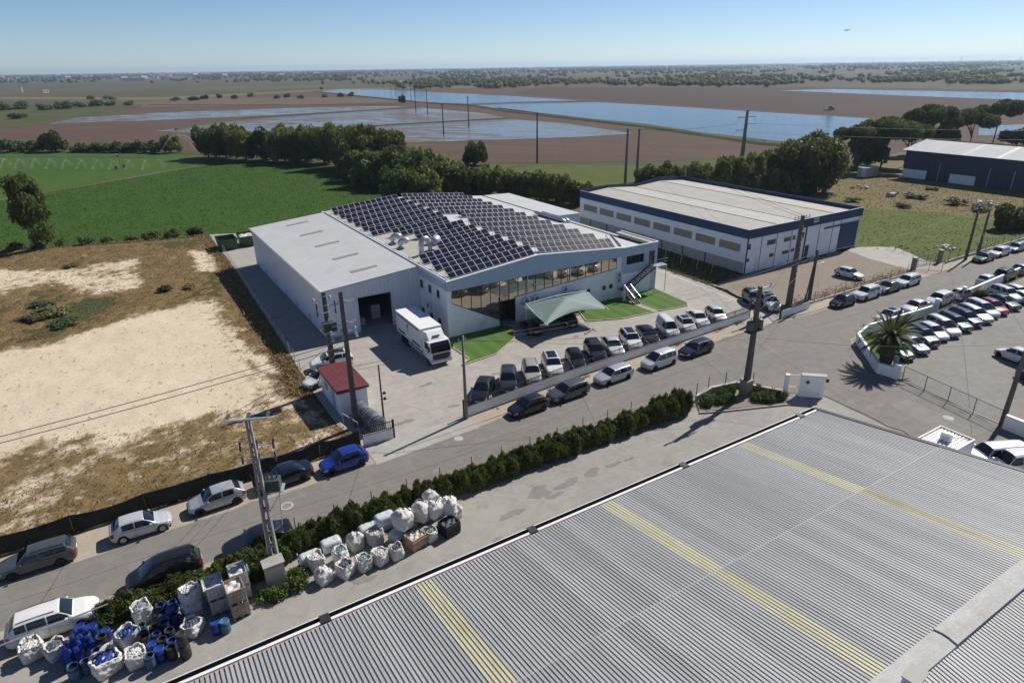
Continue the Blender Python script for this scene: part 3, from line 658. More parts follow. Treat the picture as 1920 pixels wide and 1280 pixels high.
for k, (x, y) in enumerate(((23.6,75.4),(26.2,76.8))):
    t = thing('pallet_stack', ('low' if k == 0 else 'tall') + ' stack of pale boxed goods inside the dark annex door', 'pallet', (x,y,0.01))
    q = MB()
    for j in range(3): q.box(x-0.6,x+0.6,y-0.5+j*0.43,y-0.36+j*0.43,0.01,0.14)
    q.build('pallet', M['wood'], t)
    for lv in range(2 if k == 0 else 4):
        for sx in (-0.3,0.3): MB().box(x+sx-0.28,x+sx+0.28,y-0.5,y+0.5,0.16+lv*0.45,0.58+lv*0.45).build('carton', M['plastic_wrap'], t)
# annex roof: sheets laid side by side, slight steps at the laps
n = 13; st = (AN1+0.1-AN0+0.3)/n
for i in range(n):
    y0 = AN0-0.3+i*st; y1 = y0+st-0.012
    mb = MB(); prof = []
    m_ = 6
    for k in range(m_):
        a0 = y0+(y1-y0)*k/m_; wd = (y1-y0)/m_
        prof += [(a0,0.0),(a0+wd*0.70,0.0),(a0+wd*0.78,0.028),(a0+wd*0.92,0.028)]
    prof.append((y1,0.0)); dz = 0.004*(i % 2)
    V = []
    for y, h in prof: V += [(18.55,y,annz(18.55)+h+dz),(31.05,y,annz(31.05)+h+dz)]
    mb.add(V, [(2*j,2*j+1,2*j+3,2*j+2) for j in range(len(prof)-1)]); mb.build('roof_sheet', M['roof_pale'], W)
poly3(MB(), [(18.55,AN0-0.3,annz(18.55)-0.02),(31.05,AN0-0.3,annz(31.05)-0.02),(31.05,AN1+0.1,annz(31.05)-0.02),(18.55,AN1+0.1,annz(18.55)-0.02)], 0.08, (0,0,1)).build('roof_deck', M['roof_pale'], W)
for v in (108.3,100.15,92.2,84.1,77.0):
    poly3(MB(), [(23.7,v-0.36,annz(23.7)+0.06),(27.15,v-0.36,annz(27.15)+0.06),(27.15,v+0.36,annz(27.15)+0.06),(23.7,v+0.36,annz(23.7)+0.06)], 0.05, (0,0,1)).build('skylight', M['skylight'], W)
mb = MB(); mb.box(18.38,18.56,AN0-0.3,AN1+0.1,5.92,6.16); mb.build('gutter', M['white_paint'], W)
mb = MB(); mb.box(18.42,18.52,AN0-0.28,AN1+0.08,6.161,6.168); mb.build('gutter_channel', M['dark_metal'], W)
mb = MB(); mb.box(18.5,31.1,AN0-0.36,AN0-0.30,5.95,6.1); 
for v in (110,104,98,92,86,80,75): MB().cyl((18.62,v,0),(18.62,v,1.1),0.05,n=8).build('drain_pipe', M['galv'], W)
# office hall: side wall towards the annex
def wall_holes(mb, axis, c, a0, a1, z0, ztop, holes, th=0.2, sgn=1):
    """upright wall with rectangular holes; axis 'u' -> plane at y=c, 'v' -> plane at x=c; ztop function"""
    xs = sorted({a0, a1, *[h[0] for h in holes], *[h[1] for h in holes]})
    for i in range(len(xs)-1):
        p, q = xs[i], xs[i+1]; hs = sorted([h for h in holes if h[0] <= p+1e-6 and h[1] >= q-1e-6], key=lambda h: h[2]); lo = z0
        segs = []
        for h in hs:
            if h[2] > lo: segs.append((lo, h[2]))
            lo = h[3]
        segs.append((lo, None))
        for s0, s1 in segs:
            zt = (ztop(p), ztop(q)) if s1 is None else (s1, s1)
            if axis == 'u': P = [(p,c,s0),(q,c,s0),(q,c,zt[1]),(p,c,zt[0])]; N = (0,-1,0)
            else: P = [(c,p,s0),(c,q,s0),(c,q,zt[1]),(c,p,zt[0])]; N = (-1,0,0)
            poly3(mb, P, th*sgn, N)
def window(par, axis, c, a0, a1, z0, z1, divs=2, fm='frame_dark', gm='window_glass', depth=0.12, name='window'):
    f = MB(); t = 0.06; d0, d1 = c+0.02, c+depth
    bars = [(a0,a1,z0,z0+t),(a0,a1,z1-t,z1),(a0,a0+t,z0+t,z1-t),(a1-t,a1,z0+t,z1-t)] + [(a0+(a1-a0)*k/divs-t/2,a0+(a1-a0)*k/divs+t/2,z0+t,z1-t) for k in range(1,divs)]
    for p,q,r,s in bars:
        if axis == 'u': f.box(p,q,d0,d1,r,s)
        else: f.box(d0,d1,p,q,r,s)
    o = f.build(name, M[fm], par)
    g = MB()
    if axis == 'u': g.box(a0+t/2,a1-t/2,c+depth*0.5,c+depth*0.6,z0+t/2,z1-t/2)
    else: g.box(c+depth*0.5,c+depth*0.6,a0+t/2,a1-t/2,z0+t/2,z1-t/2)
    g.build('pane', M[gm], o); return o
sw = [(67.29,68.11,4.40,5.45),(69.56,70.45,4.40,5.45),(72.0,72.9,4.40,5.45),(67.29,68.11,1.0,1.78),(69.56,70.45,1.0,1.78),(72.0,72.9,1.0,1.78)]
mb = MB(); wall_holes(mb, 'v', U0, V0+0.203, AN0+0.02, 0, lambda v: 6.0, sw); mb.build('side_wall', M['white_wall'], W)
for h in sw: window(W, 'v', U0, *h, divs=2)
mb = MB(); ribs(mb, (U0-0.1, AN0-0.02), (U0-0.1, V0-0.15), 6.0, 7.05, (-1,0), 0.4, 0.03); mb.box(U0-0.06,U0+0.1,V0-0.1,AN0-0.02,5.95,7.0); mb.build('side_fascia', M['fascia'], W)
mb = MB(); mb.box(U0,U0+0.2,AN0+0.05,V1,6.6,7.05); mb.build('hall_side_wall', M['white_wall'], W)
# front: white wall with slanted foot of the glazing, entrance recess, right part
def gbot(u):
    if u <= 38.26: return 4.28 - (u-31.7)*(4.28-0.84)/(38.26-31.7)
    return 3.38 + (u-40.3)*(4.31-3.38)/(56.98-40.3)
mb = MB(); poly3(mb, [(31.15,V0,0),(38.26,V0,0),(38.26,V0,0.80),(31.72,V0,4.24),(31.72,V0,5.9),(31.15,V0,5.9)], 0.2, (0,-1,0))
poly3(mb, [(40.7,V0,0),(57.9,V0,0),(57.9,V0,5.9),(57.0,V0,5.9),(57.0,V0,4.27),(40.7,V0,gbot(40.7)-0.04)], 0.2, (0,-1,0)); mb.build('front_wall', M['white_wall'], W)
# glazing: pane by pane
npn = 19; pw = (56.97-31.73)/npn
for i in range(npn):
    a, c2 = 31.73+i*pw, 31.73+(i+1)*pw
    if a < 38.2 and c2 > 38.26: c2_ = 38.26
    else: c2_ = c2
    if 38.2 < a < 40.3: ba = bb = 3.2
    else: ba, bb = gbot(a), gbot(c2_)
    if a < 38.26 < c2: ba, bb = gbot(a), gbot(38.26)
    poly3(MB(), [(a+0.035,V0+0.05,ba),(c2-0.035,V0+0.05,bb if not (a < 38.26 < c2) else bb),(c2-0.035,V0+0.05,5.78),(a+0.035,V0+0.05,5.78)], 0.02, (0,-1,0)).build('pane', M['mirror_glass'], W)
    if i: 
        bt = gbot(a) if (a < 38.26 or a > 40.5) else 0.2
        MB().box(a-0.035,a+0.035,V0+0.0,V0+0.10,bt,5.82).build('mullion', M['frame_dark'], W)
mb = MB(); mb.box(31.7,57.0,V0+0.0,V0+0.12,5.78,5.88); mb.tube([(31.72,V0+0.05,gbot(31.72)),(38.26,V0+0.05,0.84)],0.05,4); mb.tube([(40.5,V0+0.05,gbot(40.5)),(56.97,V0+0.05,gbot(56.97))],0.05,4); mb.build('glazing_frame', M['frame_dark'], W)
# entrance recess with dark glazed doors
mb = MB(); mb.box(38.0,38.24,V0+0.2,V0+1.6,0,3.3); mb.box(40.7,40.9,V0+0.2,V0+1.6,0,3.3); mb.box(38.0,40.9,V0+0.12,V0+1.6,3.2,3.32); mb.box(38.0,40.9,V0+1.6,V0+1.75,0,3.3); mb.build('entrance_recess', M['frame_dark'], W)
for k in range(2):
    o = MB().box(38.4+k*1.12,39.42+k*1.12,V0+1.5,V0+1.56,0.05,2.3).build('door', M['window_glass'], W)
    MB().box(39.3-k*0+k*0.25,39.36+k*0.25,V0+1.44,V0+1.5,0.9,1.3).build('handle', M['steel'], o)
mb = MB(); mb.box(38.1,40.8,V0-1.6,V0+1.5,-0.02,0.05); mb.build('door_step', M['slab'], W)
MB().cyl((38.45,V0-0.3,0),(38.45,V0-0.3,3.6),0.07,n=10).build('post', M['dark_metal'], W)
# upper fascia
def ftop(s): 
    u = 31.05+s; return 8.33-abs(u-UP)*(0.0975 if u < UP else 0.0857)
mb = MB(); ribs(mb, (31.05,V0-0.15), (57.9,V0-0.15), 5.86, ftop, (0,-1), 0.32, 0.03); mb.build('front_fascia', M['fascia'], W)
mb = MB(); poly3(mb, [(31.05,V0-0.10,5.88),(57.9,V0-0.10,5.88),(57.9,V0-0.10,ftop(26.85)-0.02),(UP,V0-0.10,ftop(UP-31.05)-0.02),(31.05,V0-0.10,ftop(0)-0.02)], 0.2, (0,-1,0)); mb.build('fascia_back', M['fascia'], W)
mb = MB()
for a, c2 in ((31.0,UP),(UP,57.9)):
    za, zb = ftop(a-31.05), ftop(c2-31.05); poly3(mb, [(a,V0-0.22,za+0.03),(c2,V0-0.22,zb+0.03),(c2,V0+0.12,zb+0.03),(a,V0+0.12,za+0.03)], 0.06, (0,0,1))
mb.build('coping', M['white_paint'], W)
for u in (42.3,43.6,48.9):
    MB().cyl((u,V0-0.25,gbot(u)-0.5),(u,V0-0.25,{42.3:5.9,43.6:4.9,48.9:7.0}[u]),0.05,n=8).build('flue_pipe', M['white_paint'], W)
for u, z in ((52.2,1.98),(54.9,1.95),(56.1,1.95)):
    o = MB().lathe([(0.42,0.0),(0.42,0.06),(0.33,0.06),(0.33,0.0)],24).build('porthole', M['frame_dark'], W)
    o.data.transform(Matrix.Translation((u-31.15,-0.0,z)) @ Matrix.Rotation(R_(90),4,'X'))
    g = MB().cyl((u,V0-0.03,z),(u,V0+0.0,z),0.33,n=24).build('pane', M['window_glass'], o)
# stair block on the right
bw = [(58.7,61.9,4.52,5.72),(62.85,63.95,3.9,5.85)]
mb = MB(); wall_holes(mb, 'u', V0, 57.9, 64.4, 0, lambda u: 7.0, bw); mb.box(64.2,64.4,V0+0.2,V0+26,0,6.3); mb.build('stair_block_wall', M['fascia'], W)
window(W, 'u', V0, *bw[0], divs=4)
o = MB().box(62.85,63.95,V0+0.08,V0+0.14,3.9,5.85).build('upper_door', M['window_glass'], W); MB().box(63.8,63.86,V0+0.0,V0+0.08,4.8,5.0).build('handle', M['steel'], o)
mb = MB(); mb.box(57.95,63.25,V0-0.06,V0-0.01,0,3.35); mb.build('lower_panel', M['white_wall'], W)
mb = MB(); mb.box(57.86,57.94,V0-0.10,V0-0.02,3.0,7.1); mb.build('downpipe', M['fascia'], W)
mb = MB(); mb.box(57.9,64.45,V0-0.08,V0+0.15,6.98,7.06); mb.box(64.3,64.5,V0+0.15,V0+8,6.7,7.06); mb.build('parapet', M['white_paint'], W)
# hall roof, two pitches, laid in long sheets
n = 14; st = (V1-V0-0.15)/n
for side, (ua, ub) in enumerate(((U0+0.55,UP),(UP,U1))):
    for i in range(n):
        y0 = V0+0.13+i*st; y1 = y0+st-0.01; dz = 0.004*((i+side) % 2)
        prof = []
        for k in range(4):
            a0 = y0+(y1-y0)*k/4; wd = (y1-y0)/4; prof += [(a0,0),(a0+wd*0.75,0),(a0+wd*0.82,0.03),(a0+wd*0.93,0.03)]
        prof.append((y1,0)); V = []
        for y, h in prof: V += [(ua,y,rz(ua)+h+dz),(ub,y,rz(ub)+h+dz)]
        MB().add(V, [(2*j,2*j+1,2*j+3,2*j+2) for j in range(len(prof)-1)]).build('roof_sheet', M['roof_beige'] if side == 0 else M['roof_pale'], W)
    poly3(MB(), [(ua,V0+0.1,rz(ua)-0.02),(ub,V0+0.1,rz(ub)-0.02),(ub,V1,rz(ub)-0.02),(ua,V1,rz(ua)-0.02)], 0.1, (0,0,1)).build('roof_deck', M['roof_pale'], W)
MB().prism([(UP-0.3,V0+0.15),(UP+0.3,V0+0.15),(UP+0.3,V1),(UP-0.3,V1)], lambda x,y: 8.11-abs(x-UP)*0.09, lambda x,y: 8.16-abs(x-UP)*0.09).build('ridge_cap', M['roof_pale'], W)
# box gutter between annex and hall
mb = MB(); mb.box(31.0,31.12,V0-0.15,AN1+0.1,6.9,7.34); mb.box(31.62,31.72,V0+0.15,AN1+0.1,6.8,7.22); mb.build('gutter_wall', M['white_paint'], W)
mb = MB(); mb.box(31.12,31.62,V0+0.15,AN1+0.1,6.75,6.85); mb.build('gutter_channel', M['rust'], W)
mb = MB(); mb.box(U1-0.05,U1+0.12,V0+0.15,V1,6.1,6.42); mb.build('right_gutter', M['dark_metal'], W)
# stair block roof + rear wing
MB().prism([(U1+0.14,V0+0.16),(64.28,V0+0.16),(64.28,V0+8),(U1+0.14,V0+8)], 6.6, 6.92).build('block_roof', M['roof_beige'], W)
MB().prism([(U1+0.14,V0+8.05),(64.3,V0+8.05),(64.3,90),(U1+0.14,90)], 6.1, 6.3).build('side_roof', M['roof_pale'], W)
mb = MB(); mb.box(U1+0.14,69.3,90,113.6,0,6.05); mb.build('rear_wing_wall', M['fascia'], W)
MB().prism([(U1+0.14,89.9),(69.5,89.9),(69.5,113.8),(U1+0.14,113.8)], lambda x,y: 6.06+(69.5-x)*0.02, lambda x,y: 6.2+(69.5-x)*0.03).build('rear_wing_roof', M['roof_pale'], W)
mb = MB(); mb.box(U0,U1,V1-0.2,V1,0,6.3); poly3(mb, [(U0,V1,6.3),(U1,V1,6.3),(U1,V1,rz(U1)),(UP,V1,rz(UP)),(U0,V1,rz(U0))], -0.2, (0,-1,0)); mb.build('back_wall', M['white_wall'], W)

# low carport roof behind the sail
t = thing('lean_to', 'low dark-edged lean-to roof against the white office wall behind the shade canopy', 'lean-to', (46,64,0))
MB().box(41.3,50.7,63.4,65.28,2.30,2.42).build('roof', M['galv'], t)
MB().box(41.25,50.75,63.32,63.4,2.2,2.44).build('fascia', M['dark_metal'], t)
for u in (41.5,44.5,47.5,50.5): MB().cyl((u,63.5,0),(u,63.5,2.3),0.05,n=8).build('post', M['white_paint'], t)

# ------------------------------------------------------------------ solar rows on the hall roof
PW, PL, TILT = 1.0, 1.72, R_(33)
pan = MB()
for s in (0, 1): pan.box(-PW/2+0.035, PW/2-0.035, 0.03+s*(PL/2-0.005), PL/2-0.025+s*(PL/2-0.005), 0.030, 0.036)
pan_cells = pan.mesh('panel_cells', M['solar_cell'])
fr = MB(); fr.box(-PW/2,PW/2,0,PL,0.0,0.028); fr.box(-PW/2,-PW/2+0.035,0,PL,0.0282,0.04); fr.box(PW/2-0.035,PW/2,0,PL,0.0282,0.04)
for y in (0, PL/2-0.02, PL-0.035): fr.box(-PW/2+0.036,PW/2-0.036,y,y+0.033,0.0284,0.04)
pan_frame = fr.mesh('panel_frame', M['solar_frame'])
def solar_row(ua, ub, n, vlow, label):
    slope = (rz(ub)-rz(ua))/(ub-ua); za, zb = rz(ua)+0.12, rz(ub)+0.12
    t = thing('solar_panel_row', label, 'solar panels', (ua, vlow, za), 'rows of solar panels on the hall roof')
    t.rotation_euler = (0, -math.atan(slope), 0)
    Lr = (ub-ua)/math.cos(math.atan(slope)); pitch = Lr/n
    for k in range(n):
        f = inst('panel', pan_frame, t, (pitch*(k+0.5), 0, 0), (TILT, 0, 0), (pitch*0.985, 1, 1)); inst('cells', pan_cells, f)
    r = MB(); ct, stt = math.cos(TILT), math.sin(TILT)
    for y in (0.35, 1.35): r.obox((Lr/2, y*ct, y*stt-0.05), (Lr, 0.05, 0.05))
    for k in range(0, n+1, 2): 
        x = min(max(pitch*k, 0.1), Lr-0.1); r.cyl((x,1.35*ct,1.35*stt-0.05),(x,1.35*ct,-0.12),0.025,n=5); r.cyl((x,0.3*ct,0.3*stt-0.05),(x,1.35*ct,-0.1),0.02,n=5)
    m_ = r.mesh('rack', M['solar_frame']); inst('rack', m_, t)
ordn = ['front', 'second', 'third', 'fourth', 'fifth', 'sixth', 'seventh', 'eighth', 'ninth', 'tenth', 'eleventh', 'twelfth', 'rearmost']
for k in range(13):
    v = 65.95 + 3.605*k
    ua, nn = {3: (36.0, 8), 4: (36.0, 8), 5: (36.0, 8), 6: (34.2, 10)}.get(k, (31.95, 12)) 
    solar_row(ua, 44.0 if k != 6 else 43.2, nn if k != 6 else 9, v, f'{ordn[k]} row of dark solar panels on the left roof pitch, counted from the front')
    ua, nn = (47.1, 10) if k in (6, 7) else (44.95, 12)
    solar_row(ua, 57.5, nn, v+0.45, f'{ordn[k]} row of solar panels on the right roof pitch, counted from the front')

# roof equipment
def duct(pts, r, name, label, cat='duct', mat='galv'):
    t = thing(name, label, cat, pts[0]); P = [Vector(p) for p in pts]; S = []
    m_ = 14
    for i in range(m_+1):
        f = i/m_*(len(P)-1); a = min(int(f), len(P)-2); S.append(P[a].lerp(P[a+1], f-a))
    MB().tube(pts, r, 12).build('pipe', M[mat], t, True)
    for i in range(1, len(pts)-1): 
        p = Vector(pts[i]); d = (Vector(pts[i+1])-Vector(pts[i-1])).normalized(); MB().cyl(p-d*0.03, p+d*0.03, r*1.05, n=12).build('seam_ring', M['steel'], t)
    MB().cyl(tuple(pts[0]), (pts[0][0], pts[0][1], pts[0][2]+0.12), r*1.3, n=12).build('flashing', M['galv'], t); return t
def goose(u, v, h, r, R, out, n=8):
    z = rz(u); P = [(u,v,z),(u,v,z+h)]
    for k in range(1, n+1):
        a = math.pi*k/n*out[2]; P.append((u+out[0]*R*(1-math.cos(a)), v+out[1]*R*(1-math.cos(a)), z+h+R*math.sin(a)))
    return P
duct(goose(32.9,85.6,0.55,0.42,0.55,(0.9,-0.4,0.85)), 0.42, 'roof_duct', 'rear grey gooseneck duct by the gutter of the left roof pitch')
duct(goose(32.8,82.6,0.55,0.42,0.55,(0.9,-0.4,0.85)), 0.42, 'roof_duct', 'second grey gooseneck duct by the gutter of the left roof pitch')
duct(goose(33.6,77.4,1.4,0.36,0.7,(0.9,0.2,1.0)), 0.36, 'roof_duct', 'tall silver gooseneck duct in the gap between the solar rows')
t = duct(goose(35.1,77.9,0.6,0.30,0.4,(0.95,0.3,0.6)), 0.30, 'extractor_fan', 'round silver extractor fan beside the tall gooseneck duct', 'fan')
p = (36.0,78.2,rz(36)+1.1); MB().cyl((p[0]-0.5,p[1]-0.3,p[2]-0.1),(p[0]+0.5,p[1]+0.3,p[2]+0.25),0.55,0.62,n=18).build('fan_housing', M['galv'], t, True)
t = thing('roof_mast', 'thin mast with dark camera head on the roof ridge', 'mast', (43.4,85.0,rz(43.4)))
MB().cyl((43.4,85,rz(43.4)),(43.4,85,rz(43.4)+2.2),0.05,n=8).build('pole', M['galv'], t); MB().lathe([(0.02,-0.3),(0.25,-0.22),(0.3,0.0),(0.22,0.22),(0.02,0.3)],12,(43.4,85,rz(43.4)+2.2)).build('head', M['dark_metal'], t, True)
t = thing('roof_ductwork', 'long silver ventilation duct lying on the right roof edge', 'duct', (62.3,87,rz(62.3)))
for k, off in enumerate((0,0.75)):
    MB().tube([(61.6+off,92.2-k,rz(62)+0.45),(61.7+off,87,rz(62)+0.45),(61.9+off,85.2,rz(62)+0.45),(62.1+off,84.6,rz(62)+0.25),(62.1+off,84.4,rz(62)-0.1)],0.3,10).build('pipe', M['steel'], t, True)
for v in (91,89,87,85.5): MB().box(61.2,62.8,v-0.05,v+0.05,rz(62),rz(62)+0.2).build('support', M['galv'], t)
t = thing('tilted_frame', 'open tilted metal frame at the front right roof corner', 'frame', (57.6,66.5,rz(57.6)))
mb = MB(); z = rz(57.6)
mb.tube([(57.0,66.2,z+0.1),(58.6,66.2,z+0.1),(58.2,68.4,z+1.5),(57.4,68.4,z+1.5),(57.0,66.2,z+0.1)],0.04,5); mb.tube([(57.4,68.4,z+1.5),(57.4,68.6,z)],0.03,5); mb.tube([(58.2,68.4,z+1.5),(58.2,68.6,z)],0.03,5); mb.tube([(57.8,66.2,z+0.1),(57.8,68.4,z+1.5)],0.03,5); mb.build('bars', M['galv'], t)
poly3(MB(), [(58.0,66.2,z+0.14),(58.6,66.2,z+0.14),(58.25,68.4,z+1.54),(57.95,68.4,z+1.54)], 0.03, (0,-0.5,0.8)).build('panel', M['solar_cell'], t)

# wall-hung air conditioners
def aircon(x, y, z, label, face=(0,-1)):
    t = thing('air_conditioner', label, 'air conditioner', (x, y, z))
    if face[1]: 
        MB().box(x-0.42,x+0.42,y-0.36,y-0.04,z,z+0.62).build('casing', M['white_paint'], t)
        o = MB().cyl((x-0.1,y-0.365,z+0.31),(x-0.1,y-0.385,z+0.31),0.25,n=18).build('fan_grille', M['dark_metal'], t); MB().cyl((x-0.1,y-0.386,z+0.31),(x-0.1,y-0.395,z+0.31),0.07,n=10).build('hub', M['white_paint'], o)
        for s in (-0.3,0.3): MB().box(x+s-0.02,x+s+0.02,y-0.38,y,z-0.06,z-0.005).build('bracket', M['galv'], t)
    else:
        MB().box(x-0.36,x-0.04,y-0.42,y+0.42,z,z+0.62).build('casing', M['white_paint'], t)
        o = MB().cyl((x-0.365,y,z+0.31),(x-0.385,y,z+0.31),0.25,n=18).build('fan_grille', M['dark_metal'], t); MB().cyl((x-0.386,y,z+0.31),(x-0.395,y,z+0.31),0.07,n=10).build('hub', M['white_paint'], o)
        for s in (-0.3,0.3): MB().box(x-0.38,x,y+s-0.02,y+s+0.02,z-0.06,z-0.005).build('bracket', M['galv'], t)
aircon(48.26, V0, 2.75, 'white air conditioner on the office wall above the right end of the lean-to')
aircon(42.1, V0-0.2, 2.47, 'white air conditioner standing left on the lean-to roof')
aircon(43.6, V0-0.2, 2.47, 'white air conditioner standing right on the lean-to roof')
aircon(57.35, V0, 2.35, 'lower white air conditioner beside the outside stairs')
aircon(57.35, V0, 3.15, 'upper white air conditioner beside the outside stairs')
aircon(31.15, 70.1, 2.5, 'white air conditioner on the office side wall above the truck', (-1,0))

# ------------------------------------------------------------------ outside stairs
t = thing('outside_stairs', 'dark steel outside stairs with railings climbing to the upper door', 'stairs', (61,64.5,0))
def railing(mb, pts, h=0.95, r=0.025):
    P = [Vector(p) for p in pts]; mb.tube([p+Vector((0,0,h)) for p in P], r, 5); mb.tube([p+Vector((0,0,h*0.55)) for p in P], r*0.7, 5)
    for a, b in zip(P[:-1], P[1:]):
        n = max(1, int((b-a).length/1.0))
        for k in range(n+1): q = a.lerp(b, k/n); mb.cyl(q, q+Vector((0,0,h)), r*0.8, n=5)
n1 = 13
for k in range(n1):
    f = (k+0.5)/n1; x = 58.4+f*4.6; z = 1.45+f*2.4
    MB().box(x-0.16,x+0.16,64.0,65.1,z-0.03,z+0.02).build('step', M['dark_metal'], t)
for y in (63.98,65.12): MB().add([(58.2,y-0.02,1.25),(63.0,y-0.02,3.75),(63.0,y+0.02,3.75),(58.2,y+0.02,1.25),(58.2,y-0.02,1.5),(63.0,y-0.02,4.0),(63.0,y+0.02,4.0),(58.2,y+0.02,1.5)], [(0,3,2,1),(4,5,6,7),(0,1,5,4),(1,2,6,5),(2,3,7,6),(3,0,4,7)]).build('stringer', M['black_rail'], t)
MB().box(63.0,65.2,63.95,65.15,3.80,3.88).build('upper_landing', M['galv'], t)
MB().box(57.2,58.4,63.9,65.15,1.38,1.44).build('lower_landing', M['dark_metal'], t)
for x, y, z in ((65.1,64.05,3.8),(63.1,64.05,3.8),(57.3,64.0,1.38),(58.3,64.0,1.38)): MB().cyl((x,y,0),(x,y,z),0.05,n=8).build('post', M['galv'], t)
n2 = 8
for k in range(n2):
    f = (k+0.5)/n2; y = 63.9-f*2.1; z = 1.35-f*1.3
    MB().box(57.35,58.35,y-0.15,y+0.15,z-0.03,z+0.02).build('step', M['dark_metal'], t)
for x in (57.33,58.37): MB().add([(x-0.02,63.9,1.2),(x+0.02,63.9,1.2),(x+0.02,61.7,0.0),(x-0.02,61.7,0.0),(x-0.02,63.9,1.42),(x+0.02,63.9,1.42),(x+0.02,61.7,0.2),(x-0.02,61.7,0.2)], [(0,3,2,1),(4,5,6,7),(0,1,5,4),(1,2,6,5),(2,3,7,6),(3,0,4,7)]).build('stringer', M['black_rail'], t)
mb = MB(); railing(mb, [(58.4,63.98,1.5),(63.0,63.98,3.9),(65.2,63.98,3.9),(65.2,65.1,3.9)]); railing(mb, [(57.2,63.9,1.44),(57.2,65.1,1.44)]); mb.build('railing', M['black_rail'], t)
mb = MB()
for x in (57.33,58.37): mb.tube([(x,63.9,2.25),(x,61.7,1.0)],0.035,6); mb.cyl((x,61.7,0),(x,61.7,1.0),0.03,n=6); mb.cyl((x,63.9,1.4),(x,63.9,2.25),0.03,n=6)
mb.build('handrail', M['steel'], t)
t = thing('sign_board', 'white upright sign board with dark emblem at the foot of the stairs', 'sign', (57.5,63.6,0))
MB().box(56.9,57.28,63.5,63.58,0.1,2.3).build('panel', M['white_paint'], t)
mb = MB()
for i in range(2):
    for j in range(3): mb.box(56.98+i*0.12,57.07+i*0.12,63.49,63.497,1.62+j*0.14,1.73+j*0.14)
mb.box(56.98,57.2,63.49,63.497,1.30,1.36); mb.box(57.0,57.18,63.49,63.497,1.20,1.24); mb.build('emblem', M['dark_metal'], t)
for x in (56.92,57.26): MB().cyl((x,63.6,0),(x,63.6,2.3),0.03,n=6).build('post', M['galv'], t)

# ------------------------------------------------------------------ shade canopy
t = thing('shade_canopy', 'pale green stretched fabric sail on white steel arms shading two cars', 'canopy', (46,61,0))
def sail(a, b):
    # four low corners, high ridge line from back to the centre
    P00, P10, P11, P01 = Vector((40.0,57.8,2.15)), Vector((49.6,58.2,2.15)), Vector((50.6,63.2,2.75)), Vector((40.4,63.2,2.75))
    p = P00.lerp(P10, a).lerp(P01.lerp(P11, a), b)
    dx, dy = abs(a-0.5)*2, abs(b-0.55)/0.55
    z = p.z + 1.15*max(0, 1-max(dx, min(1,dy)))
    sg = 0.45*math.sin(math.pi*a)*(1-b)**3 + 0.3*math.sin(math.pi*b)*(abs(a-0.5)*2)**6
    q = Vector((p.x, p.y + 1.0*math.sin(math.pi*a)*(1-b)**4, z + sg*0.6))
    q.x += (0.5-a)*0.9*math.sin(math.pi*b)*(abs(a-0.5)*2)**4
    return tuple(q)
mb = MB(); mb.grid(sail, 26, 20); nV = len(mb.v); mb.v += [(x, y, z-0.012) for x, y, z in mb.v]; mb.f += [tuple(reversed([i+nV for i in f])) for f in mb.f]
mb.build('fabric', M['sail'], t, True)
for x in (40.9,50.1):
    MB().cyl((x,63.3,0),(x,63.3,3.0),0.09,n=10).build('post', M['white_paint'], t)
    MB().tube([(x,63.3,2.9),(x-0.4,60.5,2.55),(x-0.6,57.7,2.15)],0.06,8).build('arm', M['white_paint'], t)
    MB().tube([(x,63.3,2.3),(x-0.3,61.2,2.4),(x-0.45,59.4,2.36)],0.04,6).build('brace', M['white_paint'], t)
MB().tube([(40.9,63.3,3.0),(45.6,63.3,3.2),(50.1,63.3,3.0)],0.05,6).build('back_beam', M['white_paint'], t)
MB().tube([(45.4,63.3,3.1),(45.3,61.3,3.5),(45.2,61.0,3.55)],0.05,6).build('ridge_strut', M['white_paint'], t)
for i, (x, y) in enumerate(((39.2,60.0),(46.4,57.6))):
    tag(MB().obox((x,y,0.09),(1.9,0.16,0.12),R_(20)).build('wheel_stop', M['slab']), ['low concrete wheel stop by the office entrance', 'low concrete wheel stop in front of the canopy'][i], 'wheel stop')

